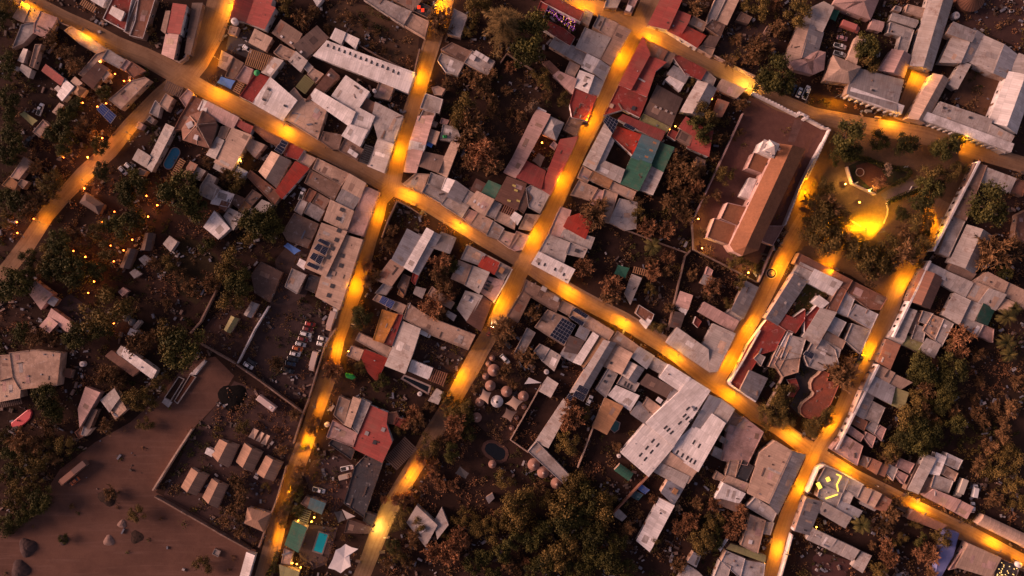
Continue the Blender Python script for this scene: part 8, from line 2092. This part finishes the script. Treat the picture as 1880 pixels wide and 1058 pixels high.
def scatter_scrub(n, seed):
    r = np.random.default_rng(seed); sets = {'dark': ([], [], [], LG), 'brown': ([], [], [], LB), 'rust': ([], [], [], LF), 'olive': ([], [], [], LO)}; k = 0; t = 0
    while k < n and t < n * 10:
        t += 1; px, py = r.uniform(-130, 2010), r.uniform(-120, 1178); x, y = P(px, py); c = hsh(int(px / 55), int(py / 55), 9)
        if r.uniform() > .25 + .75 * hsh(int(px / 26), int(py / 26), 2): continue
        if inside(x, y, PLZ) or (inside(x, y, CHY) and r.uniform() < .9) or (inside(x, y, LOT) and r.uniform() < .96): continue
        if on_road(x, y, .8) or not free(x, y, .5): continue
        V, F, T, _ = sets['dark' if c < .22 else 'brown' if c < .6 else 'olive' if c < .78 else 'rust']; R = r.uniform(.6, 2.1); tn = r.uniform(0, .7)
        for _ in range(int(16 * R + 6)):
            d = r.normal(size=3) * np.array([.5, .5, .35]) * R; q = np.array([x, y, abs(d[2]) + .1]) + np.array([d[0], d[1], 0]); u = r.normal(size=3); u /= np.linalg.norm(u); v = np.cross(u, r.normal(size=3)); v /= np.linalg.norm(v); s = r.uniform(.18, .42); i = len(V)
            V += [q + u * s, q + v * s * .6, q - u * s, q - v * s * .6]; F.append((i, i + 1, i + 2, i + 3)); T += [min(1, tn + r.uniform(0, .3))] * 4
        k += 1
    for nm, (V, F, T, m) in sets.items():
        if V: o = bpy.data.objects.new('undergrowth', arr_mesh('undergrowth', V, F, T, m)); COL.objects.link(o); tag(o, nm + ' low scrub growing between the houses', kind='stuff')
scatter_scrub(6000, 4)

# ---------------------------------------------------------------- overhead cables, sky, sun, camera
for i, (a, c, l) in enumerate((((360, 140), (440, -10), 'overhead cable rising along the north road'), ((372, 8), (432, 40), 'overhead cable crossing the north road'), ((1132, 100), (1180, 50), 'overhead cable at the north junction'))):
    p, q = Vector((*P(*a, 7), 6.8)), Vector((*P(*c, 7), 6.8)); b = MB(); n = 12; pp = None
    for k in range(n + 1):
        t = k / n; v = p.lerp(q, t) - Vector((0, 0, 3.2 * t * (1 - t))); 
        if pp is not None: b.tube(pp, v, .03, .03, 4, cap=False)
        pp = v
    o = b.build('overhead_cable', plain('cable_black', (.01, .01, .01), .6)); tag(o, l, 'cable')
w = bpy.data.worlds.new('World'); SC.world = w; w.use_nodes = True; t = w.node_tree
sky = t.nodes.new('ShaderNodeTexSky'); sky.sky_type = 'NISHITA'; sky.sun_disc = False
SUN_EL, SUN_AZ = math.radians(14), math.radians(-80)      # azimuth measured from +y clockwise: the glow stands in the west
sky.sun_elevation = SUN_EL; sky.sun_rotation = SUN_AZ; sky.air_density = 1.0; sky.dust_density = 3.0; sky.ozone_density = 1.0; sky.altitude = 2400
mx = t.nodes.new('ShaderNodeMix'); mx.data_type = 'RGBA'; mx.blend_type = 'MULTIPLY'; mx.inputs[0].default_value = 1
mx.inputs[7].default_value = (1.70, .92, .75, 1)           # dusk haze warms the whole sky
t.links.new(sky.outputs[0], mx.inputs[6]); bg = t.nodes['Background']; t.links.new(mx.outputs[2], bg.inputs['Color']); bg.inputs['Strength'].default_value = .082
sl = bpy.data.lights.new('sun', 'SUN'); sl.energy = 5.0; sl.angle = math.radians(30); sl.color = (1.0, .585, .455)
so = bpy.data.objects.new('sun', sl); COL.objects.link(so)
d = Vector((math.sin(SUN_AZ) * math.cos(SUN_EL), math.cos(SUN_AZ) * math.cos(SUN_EL), math.sin(SUN_EL)))
so.rotation_euler = d.to_track_quat('Z', 'Y').to_euler(); so.location = (-200, 40, 120)
cam = bpy.data.cameras.new('camera'); cam.sensor_width = 36; cam.lens = 36 * 1253 / 1880; cam.clip_start = 1; cam.clip_end = 3000
co = bpy.data.objects.new('camera', cam); COL.objects.link(co); co.location = (0, 0, H); SC.camera = co
vs = SC.view_settings; vs.view_transform = 'Standard'; vs.look = 'None'; vs.exposure = 0.72; vs.gamma = 1.0
SC.render.engine = 'CYCLES'; cy = SC.cycles; cy.use_denoising = True; cy.max_bounces = 4; cy.diffuse_bounces = 3; cy.glossy_bounces = 2; cy.transmission_bounces = 2; cy.sample_clamp_indirect = 4.0; cy.sample_clamp_direct = 0
cy.use_light_tree = True; cy.caustics_reflective = False; cy.caustics_refractive = False
